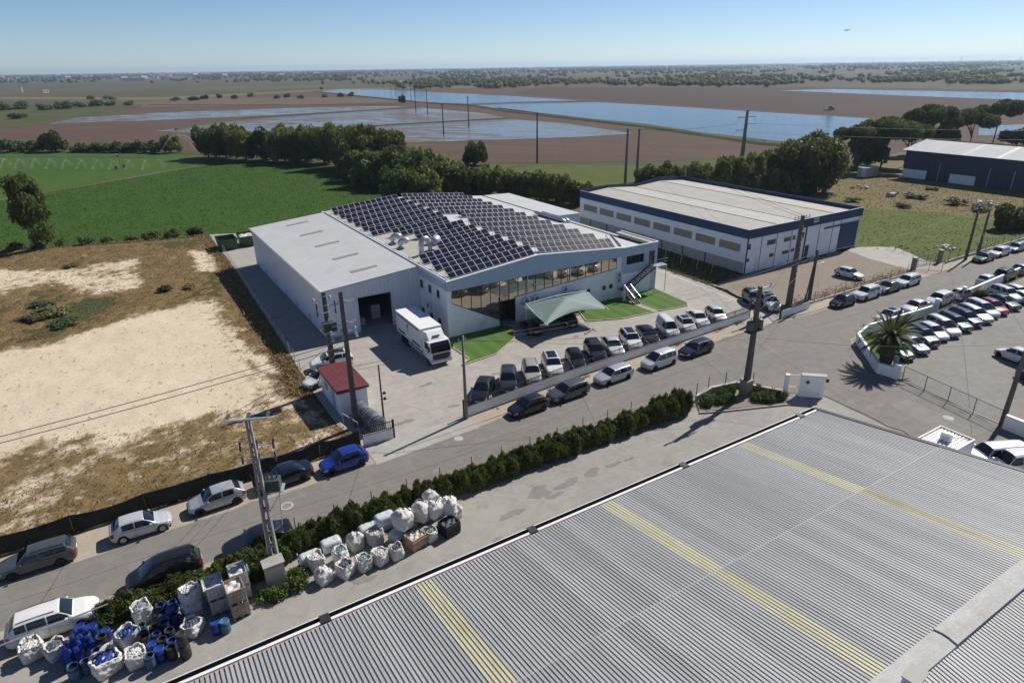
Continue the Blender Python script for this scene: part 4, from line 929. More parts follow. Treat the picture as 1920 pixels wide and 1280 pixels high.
# person at the head of the stairs
def person(x, y, z, rzv, label):
    t = thing('person', label, 'person', (0,0,0))
    J = {'pel':(0,0,.95),'che':(0,0.02,1.30),'nek':(0,0.02,1.48),'hed':(0,0.0,1.62),'top':(0,0.0,1.74),
         'shL':(.19,0.02,1.40),'elL':(.26,0.0,1.12),'wrL':(.24,-.14,.92),'hnL':(.23,-.2,.86),'shR':(-.19,0.02,1.40),'elR':(-.27,.02,1.12),'wrR':(-.27,-.06,.86),'hnR':(-.27,-.08,.77),
         'hpL':(.10,0,.90),'knL':(.11,-.03,.50),'anL':(.11,.02,.09),'toL':(.12,-.15,.04),'hpR':(-.10,0,.90),'knR':(-.11,-.01,.50),'anR':(-.11,.04,.09),'toR':(-.12,-.13,.04)}
    Rr = {'pel':.15,'che':.165,'nek':.065,'hed':.095,'top':.07,'shL':.075,'elL':.05,'wrL':.036,'hnL':.04,'shR':.075,'elR':.05,'wrR':.036,'hnR':.04,'hpL':.10,'knL':.065,'anL':.048,'toL':.042,'hpR':.10,'knR':.065,'anR':.048,'toR':.042}
    E = [('pel','che'),('che','nek'),('nek','hed'),('hed','top'),('che','shL'),('shL','elL'),('elL','wrL'),('wrL','hnL'),('che','shR'),('shR','elR'),('elR','wrR'),('wrR','hnR'),('pel','hpL'),('hpL','knL'),('knL','anL'),('anL','toL'),('pel','hpR'),('hpR','knR'),('knR','anR'),('anR','toR')]
    K = list(J); me = D.meshes.new('body'); me.from_pydata([J[k] for k in K], [(K.index(a), K.index(b)) for a, b in E], [])
    o = D.objects.new('body', me); COL.objects.link(o); o.parent = t
    sk = o.modifiers.new('skin', 'SKIN'); 
    for i, k in enumerate(K): me.skin_vertices[0].data[i].radius = (Rr[k], Rr[k]*(0.72 if k in ('che','pel') else 1)); me.skin_vertices[0].data[i].use_root = (k == 'pel')
    ss = o.modifiers.new('sub', 'SUBSURF'); ss.levels = 1; ss.render_levels = 1
    # clothing colours by height on the one body surface
    m_, nt, b, oc = newmat('clothed_body'); sp = nd(nt, 'ShaderNodeSeparateXYZ'); nt.links.new(oc, sp.inputs[0])
    hh = mathn(nt, 'DIVIDE', sp.outputs[2], 2.0)
    nt.links.new(ramp(nt, hh, [(0.0,(0.02,0.02,0.02)),(0.05,(0.03,0.06,0.13)),(0.475,(0.03,0.06,0.13)),(0.48,(0.013,0.012,0.016)),(0.735,(0.013,0.012,0.016)),(0.745,(0.42,0.26,0.19))]), b.inputs['Base Color']); b.inputs['Roughness'].default_value = 0.85
    me.materials.append(m_)
    MB().lathe([(0.02,1.79),(0.085,1.77),(0.112,1.69),(0.11,1.62),(0.09,1.56)],14,(0,0.02,0)).build('hair', M['hair'], t, True)
    t.location = (x, y, z); t.rotation_euler = (0,0,rzv)
person(63.15, 64.7, 3.89, R_(200), 'person in dark top and blue jeans standing at the upper door of the stairs')
# ------------------------------------------------------------------ blue and white warehouse
B = thing('warehouse', 'white warehouse with blue parapet band, flat beige roof and blue sliding door', 'warehouse', (80.7, 63.0, 0))
bx0, bx1, by0, by1 = 80.7, 109.2, 63.0, 104.6
lw = [(64.25+4.985*k, 68.40+4.985*k, 3.20, 4.42) for k in range(8)]
mb = MB()
for a, c2 in [(by0, lw[0][0])] + [(lw[k][1], lw[k+1][0]) for k in range(7)] + [(lw[7][1], by1)]: ribs(mb, (bx0,c2), (bx0,a), 1.70, 5.6, (-1,0), 0.3, 0.025)
for h in lw: ribs(mb, (bx0,h[1]), (bx0,h[0]), 1.70, h[2], (-1,0), 0.3, 0.025); ribs(mb, (bx0,h[1]), (bx0,h[0]), h[3], 5.6, (-1,0), 0.3, 0.025)
mb.build('left_wall', M['ribbed_white'], B)
for h in lw:
    q = MB(); ribs(q, (bx0+0.02,h[1]), (bx0+0.02,h[0]), h[2], h[3], (-1,0), 0.2, 0.03); q.build('window_panel', M['ribbed_window'], B)
MB().box(bx0+0.04,bx0+0.2,by0+0.01,by1,0,1.72).build('block_base', M['block_wall'], B)
mb = MB(); mb.box(bx0+0.06,bx0+0.3,by0+0.3,by1-0.3,1.72,5.6); mb.build('inner_wall', M['block_wall'], B)
for v in (71,76,81,86,91,96,101): MB().box(bx0+0.01,bx0+0.10,v-0.12,v+0.12,0,1.71).build('pilaster', M['blue_metal'], B)
fw = [(80.95,81.55,3.78,4.64),(85.3,87.35,3.80,4.62),(89.35,91.0,3.76,4.46),(91.5,92.2,3.8,4.5),(93.05,94.4,3.78,4.72),(80.95,81.5,1.83,2.38),(86.2,87.3,1.75,2.36),(89.35,90.95,1.74,2.3),(91.45,92.35,1.8,2.34),(82.75,83.6,0,2.3),(95.15,96.2,0,2.35),(104.2,108.9,0,4.5)]
mb = MB(); wall_holes(mb, 'u', by0, bx0+0.02, bx1, 0, lambda u: 5.55, fw); mb.build('front_wall', M['white_wall'], B)
for h in fw[:9]: window(B, 'u', by0, *h, divs=3 if h[1]-h[0] > 1 else 2)
for i, h in enumerate(fw[9:11]):
    o = MB().box(h[0],h[1],by0+0.06,by0+0.12,0,h[3]).build('door', M['white_paint'] if i == 0 else M['blue_metal'], B); MB().box(h[1]-0.15,h[1]-0.08,by0+0.02,by0+0.06,1.0,1.15).build('handle', M['steel'], o)
q = MB(); ribs(q, (104.1,by0-0.10), (109.0,by0-0.10), 0.03, 4.5, (0,-1), 0.35, 0.03); q.box(104.1,109.0,by0-0.09,by0-0.04,0.03,4.5); q.build('sliding_door', M['blue_metal'], B)
MB().box(99.5,109.1,by0-0.22,by0-0.02,4.52,4.72).build('door_rail', M['blue_metal'], B)
for u in (83.95,87.55,91.15,98.3,101.9,104.05): MB().box(u-0.05,u+0.05,by0-0.03,by0+0.0,0,5.55).build('panel_joint', M['blue_metal'], B)
MB().box(94.65,94.9,by0-0.10,by0,0,5.55).build('downpipe', M['dark_metal'], B)
MB().box(bx0-0.09,bx0+0.14,by0-0.09,by0+0.0,0,5.56).build('corner_post', M['blue_metal'], B)
MB().box(bx1+0.0,bx1+0.09,by0-0.06,by0+0.16,0,5.56).build('corner_post', M['galv'], B)
q = MB(); q.box(bx1-0.2,bx1,by0+0.2,by1,0,5.6); q.box(bx0+0.3,bx1,by1-0.2,by1,0,5.6); q.build('rear_walls', M['white_wall'], B)
# parapet band
q = MB(); ribs(q, (bx0-0.15,by1), (bx0-0.15,by0-0.15), 5.52, 6.90, (-1,0), 0.3, 0.03); q.box(bx0-0.11,bx0+0.0,by0-0.11,by1,5.5,6.88); q.build('parapet_left', M['blue_metal'], B)
q = MB()
for zz in range(4): q.box(bx0-0.15,bx1+0.5,by0-0.17+0.015*(zz % 2),by0-0.05,5.5+zz*0.35,5.5+zz*0.35+0.335)
q.build('parapet_front', M['blue_metal'], B)
q = MB(); q.box(bx1+0.38,bx1+0.5,by0-0.04,by1,5.6,6.9); q.build('parapet_right', M['blue_metal'], B)
def btop(u): return 6.9
def broof(u):
    m_ = 95.0; r1, r2 = 87.8, 102.2
    return 6.75 - 0.075*min(abs(u-r1), abs(u-r2))
pts = [(bx0,by1,5.6),(bx1+0.5,by1,5.6),(bx1+0.5,by1,7.0),(102.2,by1,7.55),(95,by1,6.75),(87.8,by1,7.35),(bx0,by1,6.95)]
q = MB(); poly3(q, pts, 0.1, (0,1,0)); q.build('parapet_back', M['navy_metal'], B)
MB().box(bx0-0.17,bx1+0.52,by0-0.19,by0-0.03,6.90,6.94).build('coping_front', M['galv'], B); MB().box(bx0-0.17,bx0+0.02,by0-0.02,by1,6.89,6.93).build('coping_left', M['galv'], B)
for a, c2 in ((bx0+0.02,87.8),(87.8,95.0),(95.0,102.2),(102.2,bx1+0.36)):
    nS = 10; stp = (by1-0.1-by0)/nS
    for i in range(nS):
        y0 = by0-0.02+i*stp; y1 = y0+stp-0.015; prof = []
        for k in range(5):
            w0 = y0+(y1-y0)*k/5; wd = (y1-y0)/5; prof += [(w0,0),(w0+wd*0.7,0),(w0+wd*0.78,0.025),(w0+wd*0.92,0.025)]
        prof.append((y1,0)); V = []
        for y, h in prof: V += [(a,y,broof(a)+h),(c2,y,broof(c2)+h)]
        MB().add(V, [(2*j,2*j+1,2*j+3,2*j+2) for j in range(len(prof)-1)]).build('roof_sheet', M['roof_beige'], B)
for u in (87.8,102.2): MB().box(u-0.15,u+0.15,by0,by1-0.1,broof(u)+0.02,broof(u)+0.06).build('ridge_cap', M['block_wall'], B)
MB().box(94.85,95.15,by0,by1-0.1,broof(95)+0.01,broof(95)+0.04).build('valley_gutter', M['dark_metal'], B)
t = thing('wall_sign', 'small pale sign plate on the blue parapet of the warehouse', 'sign', (96.5,by0-0.2,6.2)); MB().box(96.0,97.4,by0-0.24,by0-0.20,6.0,6.75).build('plate', M['galv'], t); MB().box(96.12,97.28,by0-0.246,by0-0.242,6.3,6.45).build('lettering', M['blue_metal'], t)
# leaning props between the two works
for i, v in enumerate((66,69,72.5,76,80,84,88)):
    tag(MB().tube([(76.8,v,0),(77.3,v+0.25,1.6)],0.05,6).build('fence_post', M['concrete']), 'leaning concrete fence post along the strip beside the warehouse', 'post', 'leaning posts beside the warehouse')

# ------------------------------------------------------------------ dark blue barn far right
N = thing('barn', 'long dark blue barn with pale roof and grey skylight strips', 'barn', (190,100,0))
b0, b1, bu0, bu1 = 38.0, 100.0, 190.0, 212.0
wl_ = [(93.5,99.9),(81.5,87.5),(62,69.5),(50,57)]
q = MB(); ribs(q, (bu0,b1), (bu0,b0), 2.3, 7.3, (-1,0), 0.6, 0.04); q.build('front_cladding', M['navy_metal'], N)
cur = b1
for hi, lo in [(100.0,93.6),(87.6,81.4),(69.5,62.5),(57,50)]:
    MB().box(bu0-0.04,bu0+0.15,lo,hi,0,2.28).build('white_base', M['white_wall'], N)
for hi, lo in [(93.5,87.7),(81.3,75.6),(75.4,69.6),(62.4,57.1),(49.9,38)]:
    q = MB(); ribs(q, (bu0+0.1,hi), (bu0+0.1,lo), 0, 2.29, (-1,0), 0.6, 0.04); q.build('sliding_door', M['navy_metal'], N)
for v in (90.5,78.5,73,66): MB().box(bu0-0.08,bu0-0.01,v-0.08,v+0.08,0,4.6).build('door_post', M['galv'], N)
q = MB(); q.box(bu0+0.3,bu1,b1-0.2,b1,0,7.2); q.box(bu1-0.2,bu1,b0,b1-0.2,0,7.2); poly3(q, [(bu0+0.1,b1,7.2),(bu1,b1,7.2),(201,b1,9.2)], -0.2, (0,-1,0)); q.build('end_walls', M['navy_metal'], N)
for a, c2, za, zb in ((bu0-0.5,201.0,7.28,9.35),(201.0,bu1+0.5,9.35,7.28)):
    k = 0; v = b0
    while v < b1+0.4:
        strip_ = any(abs(v-s) < 0.6 for s in (93.0,85.0,76.9,69.0,61.0,53.0)); wd = 0.98
        poly3(MB(), [(a,v,za),(c2,v,zb),(c2,v+wd,zb),(a,v+wd,za)], 0.06, (0,0,1)).build('roof_sheet', M['skylight'] if strip_ else M['roof_pale'], N); v += 1.0; k += 1
MB().tube([(201,b0,9.4),(201,b1+0.4,9.4)],0.2,6).build('ridge_cap', M['terracotta'], N)
# second low shed behind the barn
t = thing('shed', 'low brown shed roof half hidden behind the blue barn', 'shed', (236,86,0))
MB().box(236,248,70,98,0,4.2).build('wall', M['tan_wall'], t); MB().prism([(235,69.5),(249,69.5),(249,98.5),(235,98.5)], lambda x,y: 4.25+(7-abs(x-242))*0.2, lambda x,y: 4.4+(7-abs(x-242))*0.2).build('roof', M['terracotta'], t)
MB().box(235.9,236.0,80,84,0,3).build('door', M['dark_metal'], t)
t = thing('container', 'small pale grey container in the rough meadow left of the barn', 'container', (181,106,0))
MB().box(180,186,104.5,107,0.1,2.6).build('body', M['galv'], t); MB().box(179.95,180,104.7,105.7,0.2,2.5).build('door', M['ribbed_white'], t); MB().box(179.9,186.1,104.4,107.1,2.6,2.7).build('roof', M['roof_pale'], t)

# ------------------------------------------------------------------ big ribbed roof in the foreground
Fg = thing('foreground_hall', 'large hall in the foreground with grey ribbed roof and yellow translucent strips', 'hall', (43.3, 25.2, 0))
SW = 1.0375; EV, RV, EZ, SL = 25.15, 7.75, 5.0, 0.148
def fz(v): return EZ + (EV-v)*SL
def sheet_mesh(name, mat, va, vb, lift, sgn=1):
    mb = MB(); prof = []; p = SW/5
    for k in range(5): prof += [(k*p+0.0,0.0),(k*p+0.130,0.0),(k*p+0.137,-0.10),(k*p+0.200,-0.10)]
    prof.append((SW,0.0)); V = []
    for x, h in prof:
        for v in (va, vb): V.append((x, v, (fz(v) if sgn > 0 else fz(2*RV-v)) + lift + h))
    mb.add(V, [(2*j,2*j+2,2*j+3,2*j+1) if sgn*(vb-va) > 0 else (2*j,2*j+1,2*j+3,2*j+2) for j in range(len(prof)-1)])
    return mb.mesh(name, mat)
def ribmat(name, c1, c2, rough=0.5, stain=None):
    m, nt, b, oc = newmat(name)
    oi = nd(nt, 'ShaderNodeObjectInfo'); off = nd(nt, 'ShaderNodeVectorMath', operation='ADD'); nt.links.new(oc, off.inputs[0])
    cx = nd(nt, 'ShaderNodeCombineXYZ'); nt.links.new(mathn(nt, 'MULTIPLY', oi.outputs['Random'], 60.0), cx.inputs[0]); nt.links.new(cx.outputs[0], off.inputs[1])
    c = ramp(nt, noise(nt, mapping(nt, off.outputs[0], (1.4, 0.22, 1)), 1.0, 6, 0.65), [(0.3, c1), (0.7, c2)])
    c = mixc(nt, 0.3, c, ramp(nt, noise(nt, off.outputs[0], 7, 5, 0.7), [(0.3, tuple(x*.72 for x in c1)), (0.7, tuple(min(1,x*1.12) for x in c2))]))
    if stain: c = mixc(nt, ramp(nt, noise(nt, mapping(nt, off.outputs[0], (2.0, 0.12, 1)), 1.0, 6, 0.7), [(0.52, (0,0,0)), (0.75, (0.8,0.8,0.8))]), c, stain)
    hs = nd(nt, 'ShaderNodeHueSaturation'); mr = nd(nt, 'ShaderNodeMapRange'); nt.links.new(oi.outputs['Random'], mr.inputs[0]); mr.inputs[3].default_value = 0.88; mr.inputs[4].default_value = 1.08
    nt.links.new(mr.outputs[0], hs.inputs['Value']); nt.links.new(c, hs.inputs['Color']); nt.links.new(hs.outputs[0], b.inputs['Base Color'])
    b.inputs['Roughness'].default_value = rough; b.inputs['Metallic'].default_value = 0.0; return m
M['grey_sheet'] = ribmat('grey_sheet', (0.295,0.305,0.312), (0.36,0.366,0.368), 0.55, (0.235,0.23,0.22))
M['fibre_cement'] = pm('fibre_cement', (0.42,0.42,0.405), 0.85, var=0.10, scale=1.2, fine=0.25, fscale=9, dirt=(0.33,0.30,0.25), dscale=0.9)
M['yellow_sheet'] = ribmat('yellow_sheet', (0.43,0.41,0.285), (0.50,0.48,0.35), 0.5, (0.27,0.235,0.14))
MID = 16.3
me = {}
for nm, mt in (('g', M['grey_sheet']), ('y', M['yellow_sheet'])):
    me[nm+'l'] = sheet_mesh('roof_sheet', mt, EV+0.1, MID, 0.0); me[nm+'u'] = sheet_mesh('roof_sheet', mt, MID+0.25, RV+0.15, 0.022)
    me[nm+'s'] = sheet_mesh('roof_sheet', mt, RV-0.15, -8.0, 0.0, -1)
ox, oy, oz = 43.3, 25.2, 0
for k in range(-15, 33):
    nm = 'y' if k % 12 == 0 else 'g'; x = 9.2+k*SW
    for q in 'lu': inst('roof_sheet', me[nm+q], Fg, (x-ox, -oy, (k % 2)*0.003))
    if x > 12: inst('roof_sheet', me[('y' if (k-4) % 12 == 0 and False else nm)+'s'], Fg, (x-ox, -oy, (k % 2)*0.003))
# lap flashing across the middle
mb = MB(); poly3(mb, [(-6.3,MID+0.285,fz(MID+0.285)+0.026),(-6.3,MID+0.24,fz(MID+0.24)+0.026),(43.35,MID+0.24,fz(MID+0.24)+0.026),(43.35,MID+0.285,fz(MID+0.285)+0.026)], 0.01, (0,0,1)); mb.build('lap_strip', M['grey_sheet'], Fg)
# ridge caps, every second segment raised over its neighbours
cuts = [-6,0,6.6,13.2,19.7,26.2,32.8,39.4,43.4]
for i in range(len(cuts)-1):
    a, c2 = cuts[i], cuts[i+1]; up = 0.07 if i % 2 == 1 else 0.0; xa = a-0.25 if up else a
    mb = MB(); zc = fz(RV)+0.10+up
    V = []
    for x in (xa, c2+(0.2 if up else 0)):
        for v, z in ((RV+0.50,zc-0.16),(RV+0.48,zc-0.075),(RV+0.12,zc),(RV-0.12,zc),(RV-0.48,zc-0.075),(RV-0.50,zc-0.16)): V.append((x,v,z))
    mb.add(V, [(j,j+1,j+7,j+6) for j in range(5)]+[(0,5,4,3,2,1),(6,7,8,9,10,11)]); mb.build('ridge_cap', M['fibre_cement'], Fg)
# gutter along the eave, rusty edge under the sheets
MB().box(-6.4,43.75,EV+0.66,EV+0.71,4.72,5.0).build('gutter_lip', M['white_paint'], Fg)
MB().box(-6.4,43.70,EV+0.40,EV+0.655,4.70,4.74).build('gutter_channel', M['dark_metal'], Fg)
MB().box(-6.4,43.70,EV+0.655,EV+0.659,4.74,4.98).build('gutter_inner', M['dark_metal'], Fg)
MB().box(-6.4,43.70,EV+0.22,EV+0.395,4.70,4.97).build('gutter_edge', M['white_paint'], Fg)
MB().box(-6.4,43.42,EV+0.02,EV+0.20,4.70,4.93).build('eave_edge', M['rust'], Fg)
for u in (4.6,16.9,29.2,41.6): MB().box(u-0.25,u+0.25,EV+0.18,EV+0.72,4.66,5.02).build('gutter_outlet', M['dark_metal'], Fg)
mb = MB(); mb.box(-6,43.1,24.6,24.85,0,4.8); mb.box(42.9,43.1,-8,24.6,0,4.8); mb.box(-6,-5.8,-8,24.6,0,4.8); mb.box(-6,43.1,-8,-7.8,0,4.8)
poly3(mb, [(43.1,24.8,4.8),(43.1,24.8,fz(24.8)-0.1),(43.1,RV,fz(RV)-0.1),(43.1,-8,fz(2*RV+8)-0.1),(43.1,-8,4.8)][::-1], 0.2, (1,0,0)); mb.build('wall', M['white_wall'], Fg)
mb = MB(); poly3(mb, [(43.42,EV+0.7,fz(EV+0.7)+0.04),(43.78,EV+0.7,fz(EV+0.7)+0.04),(43.78,RV,fz(RV)+0.06),(43.42,RV,fz(RV)+0.06)], 0.22, (0,0,1)); poly3(mb, [(43.42,RV,fz(RV)+0.06),(43.78,RV,fz(RV)+0.06),(43.78,-8,fz(2*RV+8)+0.04),(43.42,-8,fz(2*RV+8)+0.04)], 0.22, (0,0,1)); mb.build('verge_trim', M['dark_metal'], Fg)
p = G(1712,1276,7.7); t = thing('roof_vent', 'small cream perforated box on the roof beside the ridge', 'vent', (p[0],p[1],fz(2*RV-p[1]))); zz = fz(2*RV-p[1])
MB().obox((p[0],p[1],zz+0.28),(0.9,0.55,0.5),R_(8)).build('box', M['ibc_tank'], t); MB().obox((p[0],p[1],zz+0.55),(1.0,0.65,0.05),R_(8)).build('lid', M['roof_beige'], t)

# site cabin with ribbed white roof beside the hall
C = thing('site_cabin', 'white site cabin with ribbed roof beside the foreground hall', 'cabin', (52,19.6,0))
cx0, cx1, cy0, cy1 = 49.4, 53.6, 18.2, 20.8
mb = MB(); mb.box(cx0,cx1,cy0,cy0+0.1,0.1,2.5); mb.box(cx0,cx1,cy1-0.1,cy1,0.1,2.5); mb.box(cx0,cx0+0.1,cy0+0.1,cy1-0.1,0.1,2.5); mb.box(cx1-0.1,cx1,cy0+0.1,cy1-0.1,0.1,2.5); mb.build('wall', M['ribbed_white'], C)
V = []; prof = []
for k in range(9):
    y = cy0+0.08+k*(cy1-cy0-0.16)/9; wd = (cy1-cy0-0.16)/9; prof += [(y,2.5),(y+wd*0.55,2.5),(y+wd*0.65,2.43),(y+wd*0.9,2.43)]
for y, z in prof: V += [(cx0+0.1,y,z),(cx1-0.1,y,z)]
MB().add(V, [(2*j,2*j+1,2*j+3,2*j+2) for j in range(len(prof)-1)]).build('roof', M['white_paint'], C)
mb = MB(); mb.box(cx0,cx1,cy0,cy0+0.09,2.5,2.6); mb.box(cx0,cx1,cy1-0.09,cy1,2.5,2.6); mb.box(cx0,cx0+0.09,cy0+0.09,cy1-0.09,2.5,2.6); mb.box(cx1-0.09,cx1,cy0+0.09,cy1-0.09,2.5,2.6); mb.build('roof_edge', M['ibc_tank'], C)
window(C, 'v', cx1-0.2, 19.0,20.0,1.0,2.0, name='window')
t = thing('air_conditioner', 'air conditioner box standing on the site cabin roof', 'air conditioner', (51.8,19.5,2.5)); MB().obox((51.8,19.5,2.85),(0.35,0.8,0.6),R_(10)).build('casing', M['white_paint'], t); MB().obox((51.62,19.47,2.85),(0.02,0.5,0.45),R_(10)).build('fan_grille', M['galv'], t)
mb = MB(); mb.tube([(52.3,19.4,2.56),(52.8,19.0,2.6),(53.2,18.6,2.55),(53.5,18.4,2.5)],0.025,5); tag(mb.build('hose', M['dark_metal']), 'thin dark hose trailing over the site cabin roof', 'hose')
# ------------------------------------------------------------------ boundary walls and fences
def railing_bay(mb, a, b, z, h, bar=0.17, r=0.032):
    a, b = Vector((a[0],a[1],0)), Vector((b[0],b[1],0)); L = (b-a).length; n = int(L/bar)
    for zz in (z+0.08, z+h-0.1): mb.tube([a+Vector((0,0,zz)), b+Vector((0,0,zz))], 0.04, 4)
    for k in range(n+1): q = a.lerp(b, k/n); mb.cyl(q+Vector((0,0,z)), q+Vector((0,0,z+h)), r, n=4, cap=False)
def wall_run(name, label, pts, h, th, bays=True, rail=0.75, bay=2.6, pillars=(), mat='white_wall', cat='wall', cop='white_paint'):
    t = thing(name, label, cat, (pts[0][0], pts[0][1], 0))
    for a, b in zip(pts[:-1], pts[1:]):
        A, Bv = Vector((*a,0)), Vector((*b,0)); d = Bv-A; L = d.length; ang = math.atan2(d.y, d.x)
        MB().obox((A+Bv)/2+Vector((0,0,h/2)), (L,th,h), ang).build('wall', M[mat], t)
        MB().obox((A+Bv)/2+Vector((0,0,h+0.03)), (L+0.05,th+0.08,0.06), ang).build('coping', M[cop], t)
        if bays:
            n = max(1, round(L/bay))
            for k in range(n):
                p, q = A.lerp(Bv,k/n), A.lerp(Bv,(k+1)/n); mb = MB(); railing_bay(mb, p, q, h+0.06, rail); mb.obox((p.x,p.y,h+0.06+rail*0.53),(0.05,0.05,rail*1.06)); mb.build('railing', M['black_rail'], t)
    for (x, y, ph, w2) in pillars:
        MB().obox((x,y,ph/2),(w2,w2,ph)).build('pillar', M[mat], t); MB().obox((x,y,ph+0.03),(w2+0.1,w2+0.1,0.06)).build('cap', M['white_paint'], t)
    return t
wall_run('front_wall', 'long white front wall with black railing between parked cars and street', [(23.85,47.4),(38,48.55),(52,49.2),(66.0,49.95)], 0.85, 0.2)
wall_run('gate_wall', 'short white wall with black railing beside the grey tank', [(14.1,47.75),(16.75,47.6)], 0.95, 0.2)
wall_run('east_wall', 'short white wall beside the east works entrance under the tall poles', [(69.4,47.7),(75.6,48.1)], 0.95, 0.2, rail=0.5)
for x, y, l in ((16.85,47.6,'black gate post at the left of the works entrance'),(23.7,47.4,'black gate post at the right of the works entrance'),(66.2,50.0,'black gate post at the end of the long front wall'),(69.2,47.7,'black gate post at the east entrance below the tall poles')):
    t = thing('gate_post', l, 'gate post', (x,y,0)); MB().box(x-0.07,x+0.07,y-0.07,y+0.07,0,1.75).build('post', M['black_rail'], t); MB().obox((x,y,1.79),(0.2,0.2,0.08),0,0.4).build('cap', M['black_rail'], t)
t = thing('swing_gate', 'open black barred gate leaf by the east wall', 'gate', (69.2,47.8,0)); mb = MB(); railing_bay(mb,(69.25,47.9),(71.4,51.4),0.1,1.5,0.16,0.014); mb.build('bars', M['black_rail'], t); MB().tube([(69.25,47.9,1.55),(71.4,51.4,1.55)],0.03,5).build('top_bar', M['black_rail'], t)

# netting fence along the sandy plot
t = thing('netting_fence', 'sagging dark green netting fence along the sandy plot', 'fence', (-30,48,0))
xs = [-44,-38,-32,-26,-21,-16,-11.5,-7.2,-2.6,2.0,6.4,10.4,13.9]
for a, b in zip(xs[:-1], xs[1:]):
    za, zb = 1.45+0.1*rng.random(), 1.45+0.1*rng.random(); sag = rng.uniform(0.05,0.35); ph = rng.uniform(0,6)
    def nf(i, j, a=a, b=b, sag=sag, ph=ph):
        x = a+(b-a)*i; z = 0.02+(1.5-sag*math.sin(math.pi*i))*j; y = 48.0+0.16*math.sin(i*9+ph)*math.sin(math.pi*j)-0.05*j; return (x,y,z)
    MB().grid(nf,14,5).build('netting', M['net'], t, True)
for x in xs: MB().cyl((x,48.02,0),(x,48.02,1.6),0.035,n=6).build('post', M['rust'], t)
# wire fence along the concrete strip beside the annex
t = thing('wire_fence', 'thin wire fence on posts along the concrete strip beside the annex', 'fence', (14.5,90,0))
for k in range(24):
    v = 66+k*2.6; x = 13.75+(v-71.5)*0.031; MB().cyl((x,v,0),(x,v,1.5),0.03,n=5).build('post', M['galv'], t)
for z in (0.4,0.8,1.15,1.45): MB().tube([(13.6,66,z),(14.55,98,z-0.05),(15.5,126,z)],0.008,4).build('wire', M['galv'], t)
# right-hand car park: white wall, gates, posts
wall_run('car_park_wall', 'white wall curving round the palm at the car park corner', [(64.5,30.4),(64.2,31.9),(69.9,37.8),(73.5,38.7),(86.8,38.0)], 1.15, 0.22, bays=False, pillars=[(64.55,30.2,1.5,0.5),(87.2,38.0,1.9,0.45)])
wall_run('street_wall', 'long white wall along the far side of the car park', [(95.6,38.7),(118,39.9),(150,40.6)], 1.15, 0.22, bays=False, pillars=[(95.4,38.7,1.8,0.4)])
for (x, y) in ((66,34.6),(67.4,36.2),(68.9,37.4),(65.0,33.4),(71.8,38.4),(75.5,38.6),(79,38.4),(83,38.2)): tag(MB().cyl((x,y,1.15),(x,y,1.75),0.03,n=6).build('wall_stake', M['dark_metal']), 'thin dark stake standing on the car park wall', 'stake', 'stakes on the car park wall')
def slide_gate(label, a, b, h, n=3, z0=0.12):
    A, Bv = Vector((*a,0)), Vector((*b,0)); t = thing('sliding_gate', label, 'gate', (a[0],a[1],0))
    for z in (z0, h): MB().tube([A+Vector((0,0,z)), Bv+Vector((0,0,z))],0.035,6).build('rail', M['frame_dark'], t)
    for k in range(n+1): q = A.lerp(Bv,k/n); MB().cyl(q+Vector((0,0,0)), q+Vector((0,0,h)),0.035,n=6).build('post', M['frame_dark'], t)
    mb = MB(); L = (Bv-A).length; m_ = int(L/0.22)
    for k in range(m_): q = A.lerp(Bv,(k+0.5)/m_); mb.cyl(q+Vector((0,0,z0)), q+Vector((0,0,h)),0.006,n=3,cap=False)
    for z in np.arange(z0+0.2,h,0.22): mb.tube([A+Vector((0,0,z)), Bv+Vector((0,0,z))],0.006,3)
    mb.build('mesh_infill', M['green_plastic'], t)
slide_gate('long low mesh gate closing the car park beside the palm', (64.7,29.6), (62.9,19.9), 1.55, 4)
slide_gate('grey mesh gate in the wall gap behind the parked cars', (87.5,38.0), (95.2,38.65), 1.7, 3)
wall_run('car_park_wall', 'white wall piece at the right edge behind the dark pole', [(62.7,19.6),(62.4,12)], 1.3, 0.25, bays=False)
t = thing('wall_hatch', 'dark hatch plate lying by the wall at the right edge', 'hatch', (65,17.5,0)); MB().box(64.2,65.8,17,18,0,0.1).build('frame', M['kerb'], t); MB().box(64.3,65.7,17.1,17.9,0.1,0.13).build('lid', M['dark_metal'], t)
# white gatehouse block with pillar and little gate
t = thing('gatehouse_wall', 'white block with pillar and small gate at the corner of the front yard', 'gatehouse', (53,32.5,0))
mb = MB(); mb.prism([(52.95,33.1),(54.55,31.6),(54.9,31.95),(53.3,33.45)],0,2.25); mb.build('block', M['white_wall'], t); MB().prism([(52.9,33.05),(54.55,31.5),(55.0,31.95),(53.3,33.5)],2.25,2.33).build('cap', M['concrete'], t)
MB().prism([(51.75,34.0),(52.05,33.75),(52.3,34.0),(52.0,34.25)],0,2.3).build('pillar', M['white_wall'], t)
MB().tube([(52.05,34.0,2.2),(53.0,33.3,2.25)],0.04,5).build('lintel', M['white_paint'], t)
mb = MB(); A, Bv = Vector((52.15,33.95,0)), Vector((52.98,33.25,0))
for z in (0.1,0.9,1.0): mb.tube([A+Vector((0,0,z)),Bv+Vector((0,0,z))],0.025,5)
for k in range(6): q = A.lerp(Bv,k/5); mb.cyl(q+Vector((0,0,0.1)),q+Vector((0,0,1.0)),0.015,n=5)
mb.build('gate', M['white_paint'], t)
MB().box(53.2,53.45,32.55,32.7,1.5,1.75).build('letter_box', M['dark_metal'], t); MB().box(54.75,55.02,31.55,31.85,1.65,2.0).build('lamp', M['dark_metal'], t); MB().box(54.1,54.25,31.9,31.96,0.35,0.5).build('meter', M['galv'], t)
